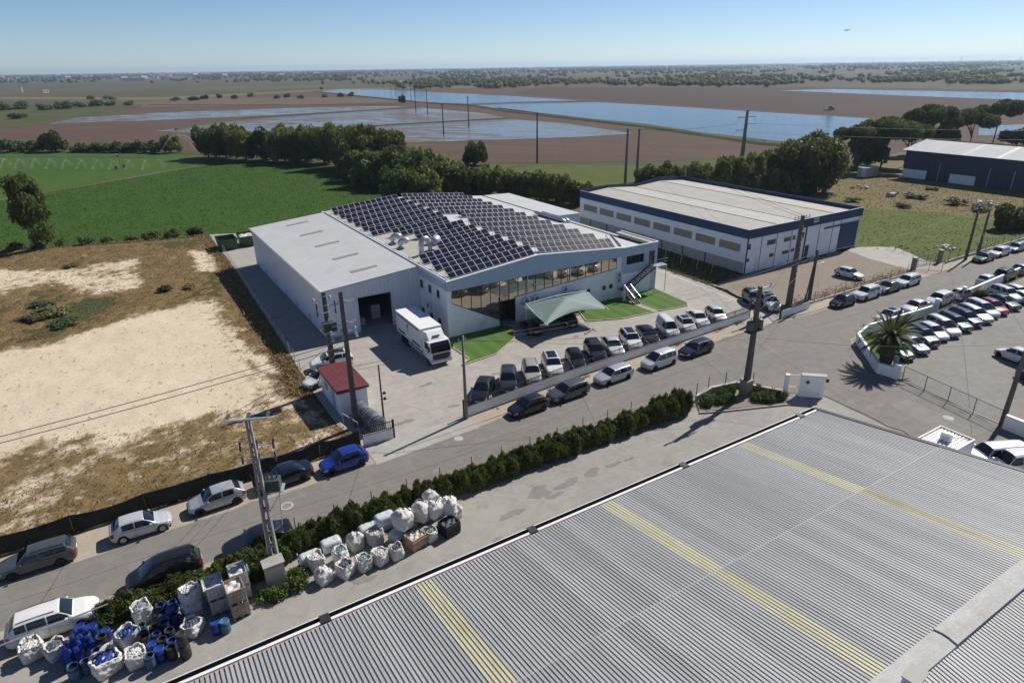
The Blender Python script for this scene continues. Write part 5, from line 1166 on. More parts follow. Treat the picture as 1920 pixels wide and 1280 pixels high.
x, y = 54.0, 33.6; t = thing('street_sign', 'small grey sign on a thin post behind the white gatehouse block', 'sign', (x,y,0)); MB().cyl((x,y,0),(x,y,2.6),0.03,n=6).build('post', M['galv'], t); MB().obox((x,y-0.04,2.45),(0.55,0.03,0.4),R_(-30)).build('plate', M['galv'], t)
MB_ = wall_run('planter_wall', 'low grey wall round the juniper bed at the yard corner', [(43.9,37.9),(46.5,38.35),(49.5,37.8),(51.7,34.2)], 0.55, 0.2, bays=False, mat='concrete', cop='concrete')
for i, (x, y) in enumerate(((44.0,37.95),(46.0,38.3),(48.2,38.1),(50.3,36.5))): tag(MB().cyl((x,y,0),(x,y,1.9),0.045,n=6).build('fence_post', M['concrete_pole']), 'bare grey fence post on the low wall of the juniper bed', 'post', 'posts round the juniper bed')
sheet('planter_soil', [(42.6,36.2),(50.9,32.7),(51.6,34.0),(49.4,37.7),(46.5,38.2),(43.8,37.8)], 0.06, M['dirt_yard'])
dd = thing('bed_kerb', 'concrete kerb along the yard side of the juniper bed', 'kerb', (46,34.5,0)); q = MB(); 
for a, b in (((42.4,36.0),(44.8,34.9)),((44.8,34.9),(50.9,32.5))):
    A, Bv = Vector((*a,0)), Vector((*b,0)); d = Bv-A; MB().obox((A+Bv)/2+Vector((0,0,0.06)),(d.length,0.15,0.14),math.atan2(d.y,d.x)).build('kerb_stone', M['kerb'], dd)
# kerb line along the hedge + white bollard, wire fence in the hedge
t = thing('hedge_fence', 'wire fence posts standing in the street hedge', 'fence', (15,38.2,0))
for k in range(13):
    x = 6+k*2.75; MB().cyl((x,38.6,0),(x,38.6,1.9),0.035,n=5).build('post', M['dark_pole'], t)
for z in (0.5,1.0,1.5): MB().tube([(6,38.6,z),(40,38.6,z)],0.008,3).build('wire', M['galv'], t)
x, y = G(1284,775); t = thing('bollard', 'small white bollard at the end of the street hedge', 'bollard', (x,y,0)); MB().cyl((x,y,0),(x,y,0.75),0.09,n=10).build('post', M['white_paint'], t); MB().lathe([(0.09,0),(0.08,0.05),(0.02,0.09)],10,(x,y,0.75)).build('cap', M['white_paint'], t, True)
x, y = G(1214,797); t = thing('bucket', 'small white bucket in front of the hedge', 'bucket', (x,y,0)); MB().lathe([(0.11,0),(0.14,0.3),(0.125,0.3),(0.1,0.03),(0.001,0.03)],12,(x,y,0)).build('pail', M['white_paint'], t); MB().tube([(x-0.14,y,0.3),(x,y,0.42),(x+0.14,y,0.3)],0.008,4).build('handle', M['galv'], t)
# fences, gate pillars round the warehouse yard
t = thing('wire_fence', 'low wire fence between the warehouse yard and the street', 'fence', (76,49.2,0))
for k in range(13): x = 76+k*2.25; MB().cyl((x,49.1,0),(x,49.1,1.5),0.035,n=5).build('post', M['dark_pole'], t)
for z in (0.35,0.75,1.1,1.45): MB().tube([(76,49.1,z),(103,49.1,z)],0.008,3).build('wire', M['galv'], t)
MB().box(75.9,103.1,49.05,49.2,0,0.18).build('plinth', M['concrete'], t)
for i, (x, y) in enumerate(((103.5,49.7),(111.3,49.8))):
    t = thing('gate_pillar', ['grey concrete gate pillar by the open mesh gate of the warehouse yard', 'grey concrete gate pillar beside the paddock fence'][i], 'pillar', (x,y,0)); MB().box(x-0.28,x+0.28,y-0.28,y+0.28,0,2.0).build('shaft', M['concrete_pole'], t); MB().box(x-0.33,x+0.33,y-0.33,y+0.33,2.0,2.1).build('cap', M['concrete'], t)
slide_gate('open mesh gate leaf at the entrance of the warehouse yard', (103.9,49.5), (106.4,46.9), 1.6, 2)
slide_gate('closed mesh gate leaf across the entrance of the warehouse yard', (106.5,50.6), (110.9,50.2), 1.5, 2)
t = thing('paddock_fence', 'wire fence on concrete base along the paddock', 'fence', (112,49,0)); MB().box(111.7,150,48.95,49.1,0,0.35).build('plinth', M['concrete'], t)
for k in range(13): MB().cyl((112.5+3*k,49.02,0.3),(112.5+3*k,49.02,1.8),0.04,n=5).build('post', M['dark_pole'], t)
for z in (0.7,1.1,1.5): MB().tube([(111.7,49.02,z),(150,49.02,z)],0.01,3).build('wire', M['galv'], t)
t = thing('meadow_fence', 'wire fence on thin posts behind the warehouse roof', 'fence', (112,95,0))
for k in range(16): MB().cyl((111.5+k*0.6,63+k*4.0,0),(111.5+k*0.6,63+k*4.0,1.9),0.04,n=5).build('post', M['concrete_pole'], t)
for z in (0.6,1.2,1.8): MB().tube([(111.5,63,z),(120.5,123,z)],0.01,3).build('wire', M['galv'], t)

# ------------------------------------------------------------------ hut with red roof, tanks, skips
H = thing('utility_hut', 'small white hut with red ribbed roof at the foot of the twin poles', 'hut', (14,53.5,0))
hx0, hx1, hy0, hy1 = 14.1, 16.75, 53.6, 59.8
MB().box(hx0,hx1,hy0,hy1,0,2.5).build('wall', M['white_wall'], H)
prof = []
for k in range(24):
    y = hy0-0.2+k*(hy1-hy0+0.4)/24; wd = (hy1-hy0+0.4)/24; prof += [(y,0.05),(y+wd*0.5,0.05),(y+wd*0.6,0),(y+wd*0.9,0)]
prof.append((hy1+0.2,0)); V = []
for y, h in prof: V += [(hx0-0.25,y,2.83+h),(hx1+0.25,y,2.66+h)]
MB().add(V, [(2*j,2*j+1,2*j+3,2*j+2) for j in range(len(prof)-1)]).build('roof', M['red_roof'], H)
MB().prism([(hx0-0.22,hy0-0.18),(hx1+0.22,hy0-0.18),(hx1+0.22,hy1+0.18),(hx0-0.22,hy1+0.18)], lambda x,y: 2.50, lambda x,y: 2.80-(x-hx0+0.22)*0.055).build('roof_deck', M['red_roof'], H)
o = MB().box(hx0-0.05,hx0,55.2,56.2,0.02,2.1).build('door', M['fascia'], H); MB().box(hx0-0.08,hx0-0.05,55.3,55.36,1.0,1.15).build('handle', M['steel'], o)
MB().box(hx0-0.04,hx0,57.4,58.4,1.2,1.9).build('louvre', M['galv'], H)
for i, (a, b, r) in enumerate((((15.6,53.2,0.75),(15.8,51.6,0.75),0.72),((15.85,51.4,0.75),(16.1,49.2,0.75),0.75))):
    t = thing('storage_tank', ['rear grey metal tank against the hut wall', 'front grey metal tank behind the black railing'][i], 'tank', (a[0],a[1],0))
    A, Bv = Vector(a), Vector(b); d = (Bv-A).normalized(); MB().cyl(A,Bv,r,n=24).build('shell', M['tank'], t, False)
    for e, s in ((A,-1),(Bv,1)): MB().cyl(e,e+d*s*0.12,r,r*0.7,n=24).build('end_cap', M['tank'], t)
    for f in (0.25,0.75): q = A.lerp(Bv,f); MB().obox((q.x,q.y,0.18),(1.2,0.18,0.36),math.atan2(d.y,d.x)+R_(90)).build('saddle', M['concrete'], t); MB().cyl(q-d*0.03,q+d*0.03,r*1.015,n=24).build('band', M['galv'], t)
t = thing('pipe_frame', 'small white pipe frame beside the hut', 'frame', (14.4,51.6,0)); mb = MB(); mb.tube([(13.9,52.6,0),(13.9,52.6,1.0),(14.5,50.2,1.0),(14.5,50.2,0)],0.03,5); mb.build('bars', M['white_paint'], t)
def skip(x, y, label, fill):
    t = thing('waste_skip', label, 'skip', (x,y,0)); mb = MB(); a, b, h = 1.6, 2.2, 1.9
    for (p, q) in (((-a,-b),(a,-b)),((a,-b),(a,b)),((a,b),(-a,b)),((-a,b),(-a,-b))):
        P = [Vector((x+p[0]*0.86,y+p[1]*0.86,0.15)),Vector((x+q[0]*0.86,y+q[1]*0.86,0.15)),Vector((x+q[0],y+q[1],h)),Vector((x+p[0],y+p[1],h))]; nrm = (P[1]-P[0]).cross(P[3]-P[0]).normalized(); poly3(mb, P, 0.06, nrm)
    mb.box(x-a*0.86,x+a*0.86,y-b*0.86,y+b*0.86,0.1,0.2); mb.build('bin', M['skip_green'], t)
    for s in (-1,1): 
        for k in range(4): MB().obox((x-a*0.75+k*a*0.5,y+s*(b*0.96),1.0),(0.08,0.1,1.6)).build('rib', M['skip_green'], t)
    mb = MB(); mb.tube([(x-a,y-b,h),(x+a,y-b,h),(x+a,y+b,h),(x-a,y+b,h),(x-a,y-b,h)],0.06,5); mb.build('rim', M['skip_green'], t)
    if fill: MB().grid(lambda i,j: (x-a*0.9+i*a*1.8, y-b*0.9+j*b*1.8, 1.5+0.35*math.sin(i*7)*math.sin(j*9+1)),10,10).build('rubbish', M['sack_paper'], t)
    else: MB().box(x-a*0.8,x+a*0.8,y-b*0.8,y+b*0.8,0.3,0.6).build('rubbish', M['rust'], t)
skip(16.6,126.5,'open empty green waste skip at the back of the annex', False)
skip(20.4,127.2,'green waste skip heaped with white rubbish behind the annex', True)

# ------------------------------------------------------------------ poles
def disc_insul(mb, a, b, n=4, r=0.09):
    a, b = Vector(a), Vector(b); mb.cyl(a,b,0.02,n=5)
    for k in range(n): q = a.lerp(b,(k+0.5)/n); d = (b-a).normalized()*0.03; mb.cyl(q-d,q+d,r,r*0.5,n=8)
def pin_insul(t, p, h=0.28, r=0.07, mat='porcelain'):
    MB().lathe([(0.02,0),(0.03,h*0.3),(r,h*0.35),(r*0.7,h*0.55),(r,h*0.6),(r*0.6,h*0.8),(r*0.8,h*0.85),(0.02,h)],8,p).build('insulator', M[mat], t)
def sq_pole(t, x, y, h, w0, w1, mat, name='pole', lean=(0,0)):
    a, b = w0/2, w1/2; lx, ly = lean
    return MB().add([(x-a,y-a,0),(x+a,y-a,0),(x+a,y+a,0),(x-a,y+a,0),(x+lx-b,y+ly-b,h),(x+lx+b,y+ly-b,h),(x+lx+b,y+ly+b,h),(x+lx-b,y+ly+b,h)], [(0,3,2,1),(4,5,6,7),(0,1,5,4),(1,2,6,5),(2,3,7,6),(3,0,4,7)]).build(name, M[mat], t)
# lattice-sided concrete pole with transformer, foreground left
px_, py_ = 4.05, 36.0
M['ladder_pole'] = pm('ladder_pole', (0.24,0.23,0.215), 0.85, var=0.15, scale=1.5)
P1 = thing('transformer_pole', 'tall grey concrete ladder pole with transformer and insulators by the hedge', 'power pole', (px_,py_,0))
h = 11.4
for s in (-1,1): MB().add([(px_+s*0.20-0.07,py_-0.20,0.8),(px_+s*0.20+0.07,py_-0.20,0.8),(px_+s*0.20+0.07,py_+0.20,0.8),(px_+s*0.20-0.07,py_+0.20,0.8),(px_+s*0.09-0.05,py_-0.11,h),(px_+s*0.09+0.05,py_-0.11,h),(px_+s*0.09+0.05,py_+0.11,h),(px_+s*0.09-0.05,py_+0.11,h)], [(0,3,2,1),(4,5,6,7),(0,1,5,4),(1,2,6,5),(2,3,7,6),(3,0,4,7)]).build('leg', M['ladder_pole'], P1)
for k in range(11): z = 1.4+k*0.92; wd = 0.25-0.012*k; MB().box(px_-wd*0.8,px_+wd*0.8,py_-wd*0.6,py_+wd*0.6,z-0.12,z+0.12).build('rung', M['ladder_pole'], P1)
MB().box(px_-0.35,px_+0.35,py_-0.35,py_+0.35,0,0.8).build('footing', M['concrete'], P1)
MB().box(px_-1.25,px_+1.2,py_-0.06,py_+0.06,h-0.04,h+0.06).build('crossarm', M['galv'], P1)
for dx in (-1.15,0.0,1.1): 
    mb = MB(); disc_insul(mb,(px_+dx,py_+0.1,h+0.12),(px_+dx,py_+0.6,h+0.12),3,0.11); mb.build('insulator', M['porcelain'], P1)
for lv, z in enumerate((9.4,8.5)):
    MB().tube([(px_-0.9,py_+0.45,z),(px_+1.15,py_+0.45,z)],0.04,5).build('switch_bar', M['galv'], P1)
    for dx in (-0.85,0.1,1.05): MB().cyl((px_+dx,py_+0.35,z-0.28),(px_+dx,py_+0.55,z+0.28),0.06,0.08,n=8).build('fuse', M['brown_porc'], P1)
for s in (-0.85,1.1): MB().tube([(px_+s,py_+0.45,9.4),(px_+s,py_+0.45,8.5)],0.03,5).build('switch_post', M['galv'], P1)
MB().tube([(px_,py_,9.2),(px_,py_+0.5,9.2)],0.04,5).build('bracket', M['galv'], P1); MB().tube([(px_,py_,8.4),(px_,py_+0.5,8.4)],0.04,5).build('bracket', M['galv'], P1)
o = MB().box(px_+0.2,px_+1.05,py_+0.15,py_+0.8,6.2,6.95).build('transformer', M['transformer'], P1)
for k in range(7): MB().box(px_+0.24+k*0.12,px_+0.28+k*0.12,py_+0.06,py_+0.15,6.3,6.85).build('cooling_fin', M['transformer'], o)
for dx in (0.35,0.62,0.9): MB().lathe([(0.05,0),(0.07,0.1),(0.04,0.2),(0.06,0.28),(0.02,0.45)],8,(px_+dx,py_+0.5,6.95)).build('bushing', M['brown_porc'], o)
MB().tube([(px_+1.1,py_+0.4,6.15),(px_+0.15,py_+0.1,4.7)],0.03,5).build('strut', M['galv'], P1); MB().tube([(px_+0.9,py_+0.5,6.2),(px_+0.75,py_+0.3,3.6),(px_+0.15,py_,3.3)],0.03,5).build('strut', M['galv'], P1)
MB().box(px_+0.0,px_+1.2,py_+0.1,py_+1.0,6.1,6.19).build('platform', M['galv'], P1)
MB().tube([(px_-0.2,py_-0.22,6.0),(px_-0.3,py_-0.27,1.2)],0.03,5).build('cable_pipe', M['galv'], P1)
P1.rotation_euler = (0,0,R_(-22))
t = thing('meter_cabinet', 'pale concrete meter cabinet at the foot of the ladder pole', 'cabinet', (3.85,35.0,0))
MB().box(3.2,4.35,34.75,35.55,0,1.75).build('box', M['concrete'], t); MB().box(3.12,4.43,34.67,35.63,1.75,1.84).build('lid', M['slab'], t); MB().box(3.3,4.25,34.71,34.75,0.25,1.6).build('door', M['concrete'], t)
# twin poles by the hut
P2 = thing('transformer_pole', 'dark square pole with green transformer rising behind the red hut roof', 'power pole', (15.6,60.2,0)); x, y = 15.6, 60.2
sq_pole(P2,x,y,10.2,0.55,0.32,'dark_pole')
o = MB().box(x-0.65,x+0.65,y-1.05,y-0.25,6.4,7.3).build('transformer', M['transformer'], P2)
for k in range(8): MB().box(x-0.6+k*0.16,x-0.54+k*0.16,y-1.13,y-1.05,6.5,7.15).build('cooling_fin', M['transformer'], o)
for dx in (-0.4,0,0.4): MB().lathe([(0.06,0),(0.08,0.1),(0.05,0.2),(0.07,0.28),(0.02,0.4)],8,(x+dx,y-0.6,7.3)).build('bushing', M['porcelain'], o)
MB().box(x-0.7,x+0.7,y-1.05,y+0.2,6.28,6.39).build('platform', M['galv'], P2)
for z in (8.9,8.2):
    MB().tube([(x-0.95,y-0.3,z),(x+0.95,y-0.3,z)],0.04,5).build('switch_bar', M['galv'], P2)
    for dx in (-0.9,0.9): MB().cyl((x+dx,y-0.35,z-0.3),(x+dx,y-0.25,z+0.3),0.08,n=8).build('fuse', M['brown_porc'], P2)
MB().tube([(x-1.2,y-0.2,9.7),(x+1.1,y-0.2,9.9)],0.035,5).build('crossarm', M['galv'], P2)
for dx in (-1.1,0.5): pin_insul(P2,(x+dx,y-0.25,9.45),0.4,0.15)
P3 = thing('power_pole', 'tall dark pole with two insulator crossarms in front of the red hut', 'power pole', (14.7,51.3,0)); x, y = 14.7, 51.3
sq_pole(P3,x,y,12.9,0.46,0.26,'dark_pole')
for z in (12.0,10.1):
    MB().obox((x+0.25,y+0.05,z),(1.0,0.12,0.12),R_(-40)).build('crossarm', M['galv'], P3)
    for s in (-1,1):
        mb = MB(); disc_insul(mb,(x+s*0.25,y,z-0.1),(x+s*1.15,y+s*0.25,z-0.05),5,0.1); mb.build('insulator', M['porcelain'], P3)
MB().box(x-1.3,x+1.0,y-0.07,y+0.07,9.2,9.32).build('crossarm', M['galv'], P3)
for dx in (-1.2,-0.3,0.9): pin_insul(P3,(x+dx,y,9.32),0.3,0.12); mb = MB(); disc_insul(mb,(x+dx,y-0.05,9.15),(x+dx+0.1,y-0.15,8.6),3,0.14); mb.build('insulator', M['porcelain'], P3)
# slim pole with two lamps beside the tank
x, y = 16.75, 49.6; t = thing('yard_lamp', 'slim dark pole with two small floodlights behind the tanks', 'lamp post', (x,y,0)); MB().cyl((x,y,0),(x,y,6.3),0.10,0.07,n=8).build('pole', M['dark_pole'], t)
for z, a in ((3.5,0.2),(2.95,-0.1)): MB().obox((x+0.28,y,z),(0.25,0.22,0.22),0.3,0.6).build('lamp_head', M['dark_metal'], t); MB().tube([(x,y,z),(x+0.2,y,z)],0.02,4).build('bracket', M['dark_metal'], t)
# round pole at the wall end
x, y = 23.75, 47.05; t = thing('street_pole', 'slender tapered pole at the left end of the long front wall', 'pole', (x,y,0)); MB().cyl((x,y,0),(x,y,8.2),0.17,0.11,n=10).build('pole', M['concrete_pole'], t, True)
MB().box(x-0.5,x+0.3,y-0.04,y+0.04,7.8,7.86).build('crossarm', M['galv'], t); MB().lathe([(0.13,0),(0.15,0.06),(0.02,0.14)],8,(x,y,8.18)).build('cap', M['dark_metal'], t)
for dx in (-0.4,0.25): pin_insul(t,(x+dx,y,7.86),0.2,0.06)
# dark pole on a brick pier at the juniper bed
x, y = 48.8, 36.1; t = thing('power_pole', 'dark pole with twin transformers standing on a brick pier by the junipers', 'power pole', (x,y,0))
sq_pole(t,x,y,11.2,0.50,0.30,'dark_pole'); o = MB().box(x-0.45,x+0.45,y-0.42,y+0.42,0,1.5).build('pier', M['concrete_pole'], t); MB().box(x-0.5,x+0.5,y-0.47,y+0.47,1.5,1.75).build('brick_course', M['brick_pier'], o)
MB().box(x-1.3,x+1.6,y-0.08,y+0.08,10.9,11.0).build('crossarm', M['galv'], t)
for dx in (-1.2,1.5): pin_insul(t,(x+dx,y,11.0),0.3,0.1)
MB().obox((x+1.1,y-0.12,10.1),(0.9,0.03,0.55),0).build('sign_plate', M['galv'], t); MB().obox((x+1.1,y-0.138,10.15),(0.75,0.006,0.22),0).build('sign_lettering', M['blue_metal'], t)
for dx, z in ((-0.5,6.9),(0.75,6.9)):
    o = MB().lathe([(0.3,0),(0.36,0.05),(0.36,0.85),(0.28,0.95),(0.02,1.0)],14,(x+dx,y+0.1,z)).build('transformer', M['transformer'], t, True); pin_insul(o,(x+dx,y+0.1,z+0.98),0.3,0.06)
MB().box(x-0.9,x+1.1,y-0.25,y+0.45,6.75,6.86).build('platform', M['dark_metal'], t)
MB().tube([(x+0.9,y+0.3,6.75),(x+0.15,y,5.6)],0.03,5).build('strut', M['galv'], t)
# tall pole with steps and its strutted neighbour behind the east wall
x, y = 74.6, 50.4; t = thing('power_pole', 'tallest dark pole with climbing holes in front of the warehouse', 'power pole', (x,y,0)); sq_pole(t,x,y,12.0,0.62,0.34,'dark_pole')
for k in range(14): MB().box(x-0.08,x+0.08,y-0.34+k*0.006,y-0.29+k*0.006,1.5+k*0.7,1.7+k*0.7).build('climbing_hole', M['concrete'], t)
MB().box(x-1.6,x+1.5,y-0.08,y+0.08,11.6,11.72).build('crossarm', M['galv'], t)
for dx in (-1.5,-0.8,0.7,1.4): pin_insul(t,(x+dx,y,11.72),0.3,0.1)
x, y = 76.0, 48.5; t = thing('power_pole', 'shorter dark pole with slanting brace and guy beside the tallest pole', 'power pole', (x,y,0)); sq_pole(t,x,y,7.7,0.36,0.24,'dark_pole'); MB().tube([(x-0.75,y+0.1,0),(x-0.1,y,6.6)],0.10,6).build('brace', M['dark_pole'], t); MB().tube([(x+3,y+0.4,0),(x,y,7.3)],0.015,4).build('guy_wire', M['galv'], t)
MB().obox((x+1.2,y-0.3,5.9),(0.7,0.25,0.12),0.2).build('lamp_head', M['galv'], t); MB().tube([(x,y,5.7),(x+1.0,y-0.25,5.95)],0.03,5).build('lamp_arm', M['galv'], t)
# right edge pole
x, y = 63.2, 19.9; t = thing('power_pole', 'dark leaning pole at the right edge beside the car park wall', 'power pole', (x,y,0)); sq_pole(t,x,y,8.6,0.36,0.24,'dark_pole',lean=(0.15,0)); MB().box(x-0.3,x+0.5,y-0.04,y+0.04,4.2,4.26).build('bracket', M['dark_metal'], t)
for i, (px, py, tx, ty) in enumerate(((1810,487,1832,398),(1832,482,1850,400))):
    x, y = G(px,py); t = thing('power_pole', ['left of the two dark poles by the paddock road', 'right of the two dark poles by the paddock road'][i], 'power pole', (x,y,0)); sq_pole(t,x,y,8.8-i,0.36,0.22,'dark_pole'); MB().box(x-0.6,x+0.6,y-0.05,y+0.05,8.3-i,8.4-i).build('crossarm', M['galv'], t)
# H-pole pair, pylon pole and line of poles across the fields
for i, (px, py, hh) in enumerate(((1172,343,14.2),(1193,341,14.0))):
    x, y = G(px,py); t = thing('field_pole', ['left', 'right'][i]+' one of two tall poles standing together behind the warehouse', 'power pole', (x,y,0)); sq_pole(t,x,y,hh,0.55,0.35,'concrete_pole'); MB().box(x-1.1,x+1.1,y-0.1,y+0.1,hh-0.3,hh-0.1).build('crossarm', M['galv'], t)
    for dx in (-1,0,1): pin_insul(t,(x+dx,y,hh-0.1),0.4,0.15)
x, y = G(1385,346); t = thing('field_pole', 'tall dark pole with staggered side arms behind the warehouse roof', 'power pole', (x,y,0)); hh = 18.8; sq_pole(t,x,y,hh,0.95,0.45,'concrete_pole')
for z, s in ((17.0,-1),(15.4,1),(13.9,-1),(17.2,1)):
    MB().tube([(x,y,z),(x+s*2.0,y-s*1.2,z)],0.09,5).build('arm', M['concrete_pole'], t); mb = MB(); disc_insul(mb,(x+s*2.0,y-s*1.2,z),(x+s*2.0,y-s*1.2,z-1.5),5,0.14); mb.build('insulator', M['porcelain'], t)
fp = [(1007,306,224),(832,254,204),(879,240,190),(802,216,170),(780,212,158),(733,172,153),(742,178,155),(771,185,160)]
for i, (px, py, ty) in enumerate(fp):
    x, y = G(px,py); dd_ = math.hypot(x,y); hh = min(16, max(8, (py-ty)*math.hypot(dd_,30)/FPX*1.05)); t = thing('field_pole', 'single slim power pole standing in the flooded fields', 'power pole', (x,y,0), 'poles across the flooded fields'); sq_pole(t,x,y,hh,0.45,0.28,'dark_pole'); MB().box(x-0.8,x+0.8,y-0.08,y+0.08,hh-0.5,hh-0.3).build('crossarm', M['dark_pole'], t)
# cables
def cable(label, a, b, sag=0.6, r=0.015, n=14):
    A, Bv = Vector(a), Vector(b); P = [A.lerp(Bv,k/n)-Vector((0,0,4*sag*(k/n)*(1-k/n))) for k in range(n+1)]
    tag(MB().tube(P,r,5).build('overhead_cable', M['cable']), label, 'cable', 'overhead cables')
cable('upper cable from the left edge to the pole by the hut', (-42,52,7.2),(14.7,51.3,8.5),1.0,0.03); cable('lower cable from the left edge to the pole by the hut', (-42,52.3,6.6),(14.7,51.3,8.0),1.0,0.03)
cable('upper cable from the hut pole over the yard to the wall pole', (14.7,51.3,6.0),(23.75,47.05,7.9),0.25); cable('lower cable from the hut pole over the yard to the wall pole', (14.7,51.3,5.6),(23.75,47.05,7.8),0.3)
cable('cable along the street from the wall pole to the juniper pole', (23.75,47.05,7.95),(48.8,36.1,6.0),0.5); cable('second cable along the street from the wall pole', (23.75,47.05,7.8),(48.8,36.1,8.2),0.7)
cable('cable from the wall pole along the front wall', (23.75,47.05,7.9),(75.9,48.5,7.4),1.2); cable('lower cable from the wall pole along the front wall', (23.75,47.05,7.7),(75.9,48.5,6.9),1.5)
for i, dx in enumerate((-1.1,0,1.1)): cable(['left','middle','right'][i]+' line from the ladder pole up to the hut pole', (4.05+dx,36.8,11.5),(14.7+dx*0.8,51.2,9.0),0.5,0.015)
cable('cable crossing the junction from the juniper pole to the right edge', (48.8,36.1,6.2),(63.2,19.9,7.9),0.6); cable('cable from the juniper pole over the street to the east poles', (48.8,36.1,8.8),(75.9,48.5,7.2),0.6)
cable('cable from the right edge pole over the car park', (63.2,19.9,8.2),(116.9,48.5,8.0),1.5); cable('upper line from the tallest pole to the field poles', (74.6,50.4,11.7),(122.2,138.4,13.8),1.5,0.02); cable('lower line from the tallest pole to the field poles', (75.6,50.4,11.7),(125.9,137.9,13.8),1.6,0.02)
x, y = G(1385,346); cable('line from the pylon pole across the meadow to the right', (x+2,y-1.2,15.5),(330,20,14),3,0.03); cable('second line from the pylon pole across the meadow', (x-2,y+1.2,13.5),(330,24,11),3,0.03); cable('line from the pylon pole towards the field poles', (x-2,y+1.2,15.5),(125.9,137.9,13.8),0.6,0.03)
cable('service cable from the tallest pole to the warehouse front', (74.6,50.4,10.5),(94.8,62.9,5.3),0.3); cable('line beside the road from the short pole to the paddock poles', (76,48.5,7.4),(116.9,48.5,8.3),0.8)
# ------------------------------------------------------------------ cars
def paint(name, col, metal=0.0, rough=0.32):
    if name in M: return M[name]
    m, nt, b, oc = newmat(name)
    c = ramp(nt, noise(nt, oc, 1.1, 4), [(0.35, tuple(x*.94 for x in col)), (0.65, tuple(min(1,x*1.05) for x in col))])
    sp = nd(nt, 'ShaderNodeSeparateXYZ'); nt.links.new(oc, sp.inputs[0])
    dust = mathn(nt, 'MULTIPLY', ramp(nt, noise(nt, oc, 3.0, 6, 0.7), [(0.35, (0,0,0)), (0.75, (1,1,1))]), ramp(nt, sp.outputs[2], [(0.2, (0.10,)*3), (0.6, (0.008,)*3)]))
    nt.links.new(mixc(nt, dust, c, (0.20,0.19,0.17)), b.inputs['Base Color'])
    b.inputs['Metallic'].default_value = metal; b.inputs['Roughness'].default_value = rough; b.inputs['Coat Weight'].default_value = 1.0; b.inputs['Coat Roughness'].default_value = 0.012; b.inputs['Coat IOR'].default_value = 1.6; b.inputs['Specular IOR Level'].default_value = 0.1
    M[name] = m; return m
PAINT = {'white':((0.62,0.62,0.61),0), 'silver':((0.46,0.47,0.48),0.45), 'silver2':((0.55,0.56,0.57),0.35), 'beige':((0.42,0.39,0.34),0.4), 'grey':((0.030,0.034,0.037),0.3), 'midgrey':((0.085,0.088,0.092),0.4),
         'black':((0.010,0.010,0.012),0), 'navy':((0.010,0.014,0.030),0.1), 'blue':((0.010,0.035,0.24),0.1), 'green':((0.012,0.045,0.035),0.2), 'red':((0.26,0.012,0.016),0), 'maroon':((0.05,0.006,0.008),0.1), 'bluegrey':((0.12,0.15,0.20),0.4)}
def lerpc(x, pts):
    if x <= pts[0][0]: return pts[0][1]
    for (a, va), (b, vb) in zip(pts[:-1], pts[1:]):
        if x <= b:
            t = (x-a)/(b-a); return va+(vb-va)*(t*t*(3-2*t)*0.6+t*0.4)
    return pts[-1][1]
# front is +x; all in metres; each type: L, W, H, wheelbase, cowl, roof front, roof rear, tail base, belt z, hood z, tail z
CT = {'hatch': (3.95,1.70,1.48,2.50, 0.95,0.25,-1.25,-1.80, 0.93,0.80,0.98), 'sedan': (4.55,1.78,1.44,2.70, 0.95,0.20,-0.95,-1.65, 0.92,0.82,1.02),
      'wagon': (4.60,1.78,1.48,2.68, 1.05,0.35,-1.80,-2.20, 0.93,0.82,0.98), 'suv': (4.45,1.84,1.68,2.66, 1.05,0.45,-1.65,-2.08, 1.08,0.98,1.10),
      'mpv': (4.50,1.80,1.66,2.74, 1.40,0.45,-1.75,-2.15, 1.00,0.90,1.02), 'van': (4.40,1.82,1.82,2.70, 1.35,0.70,-2.05,-2.17, 1.02,0.95,1.02), 'pickup': (5.20,1.82,1.76,3.05, 1.20,0.65,-2.45,-2.58, 1.10,1.04,1.10)}
CM = {}
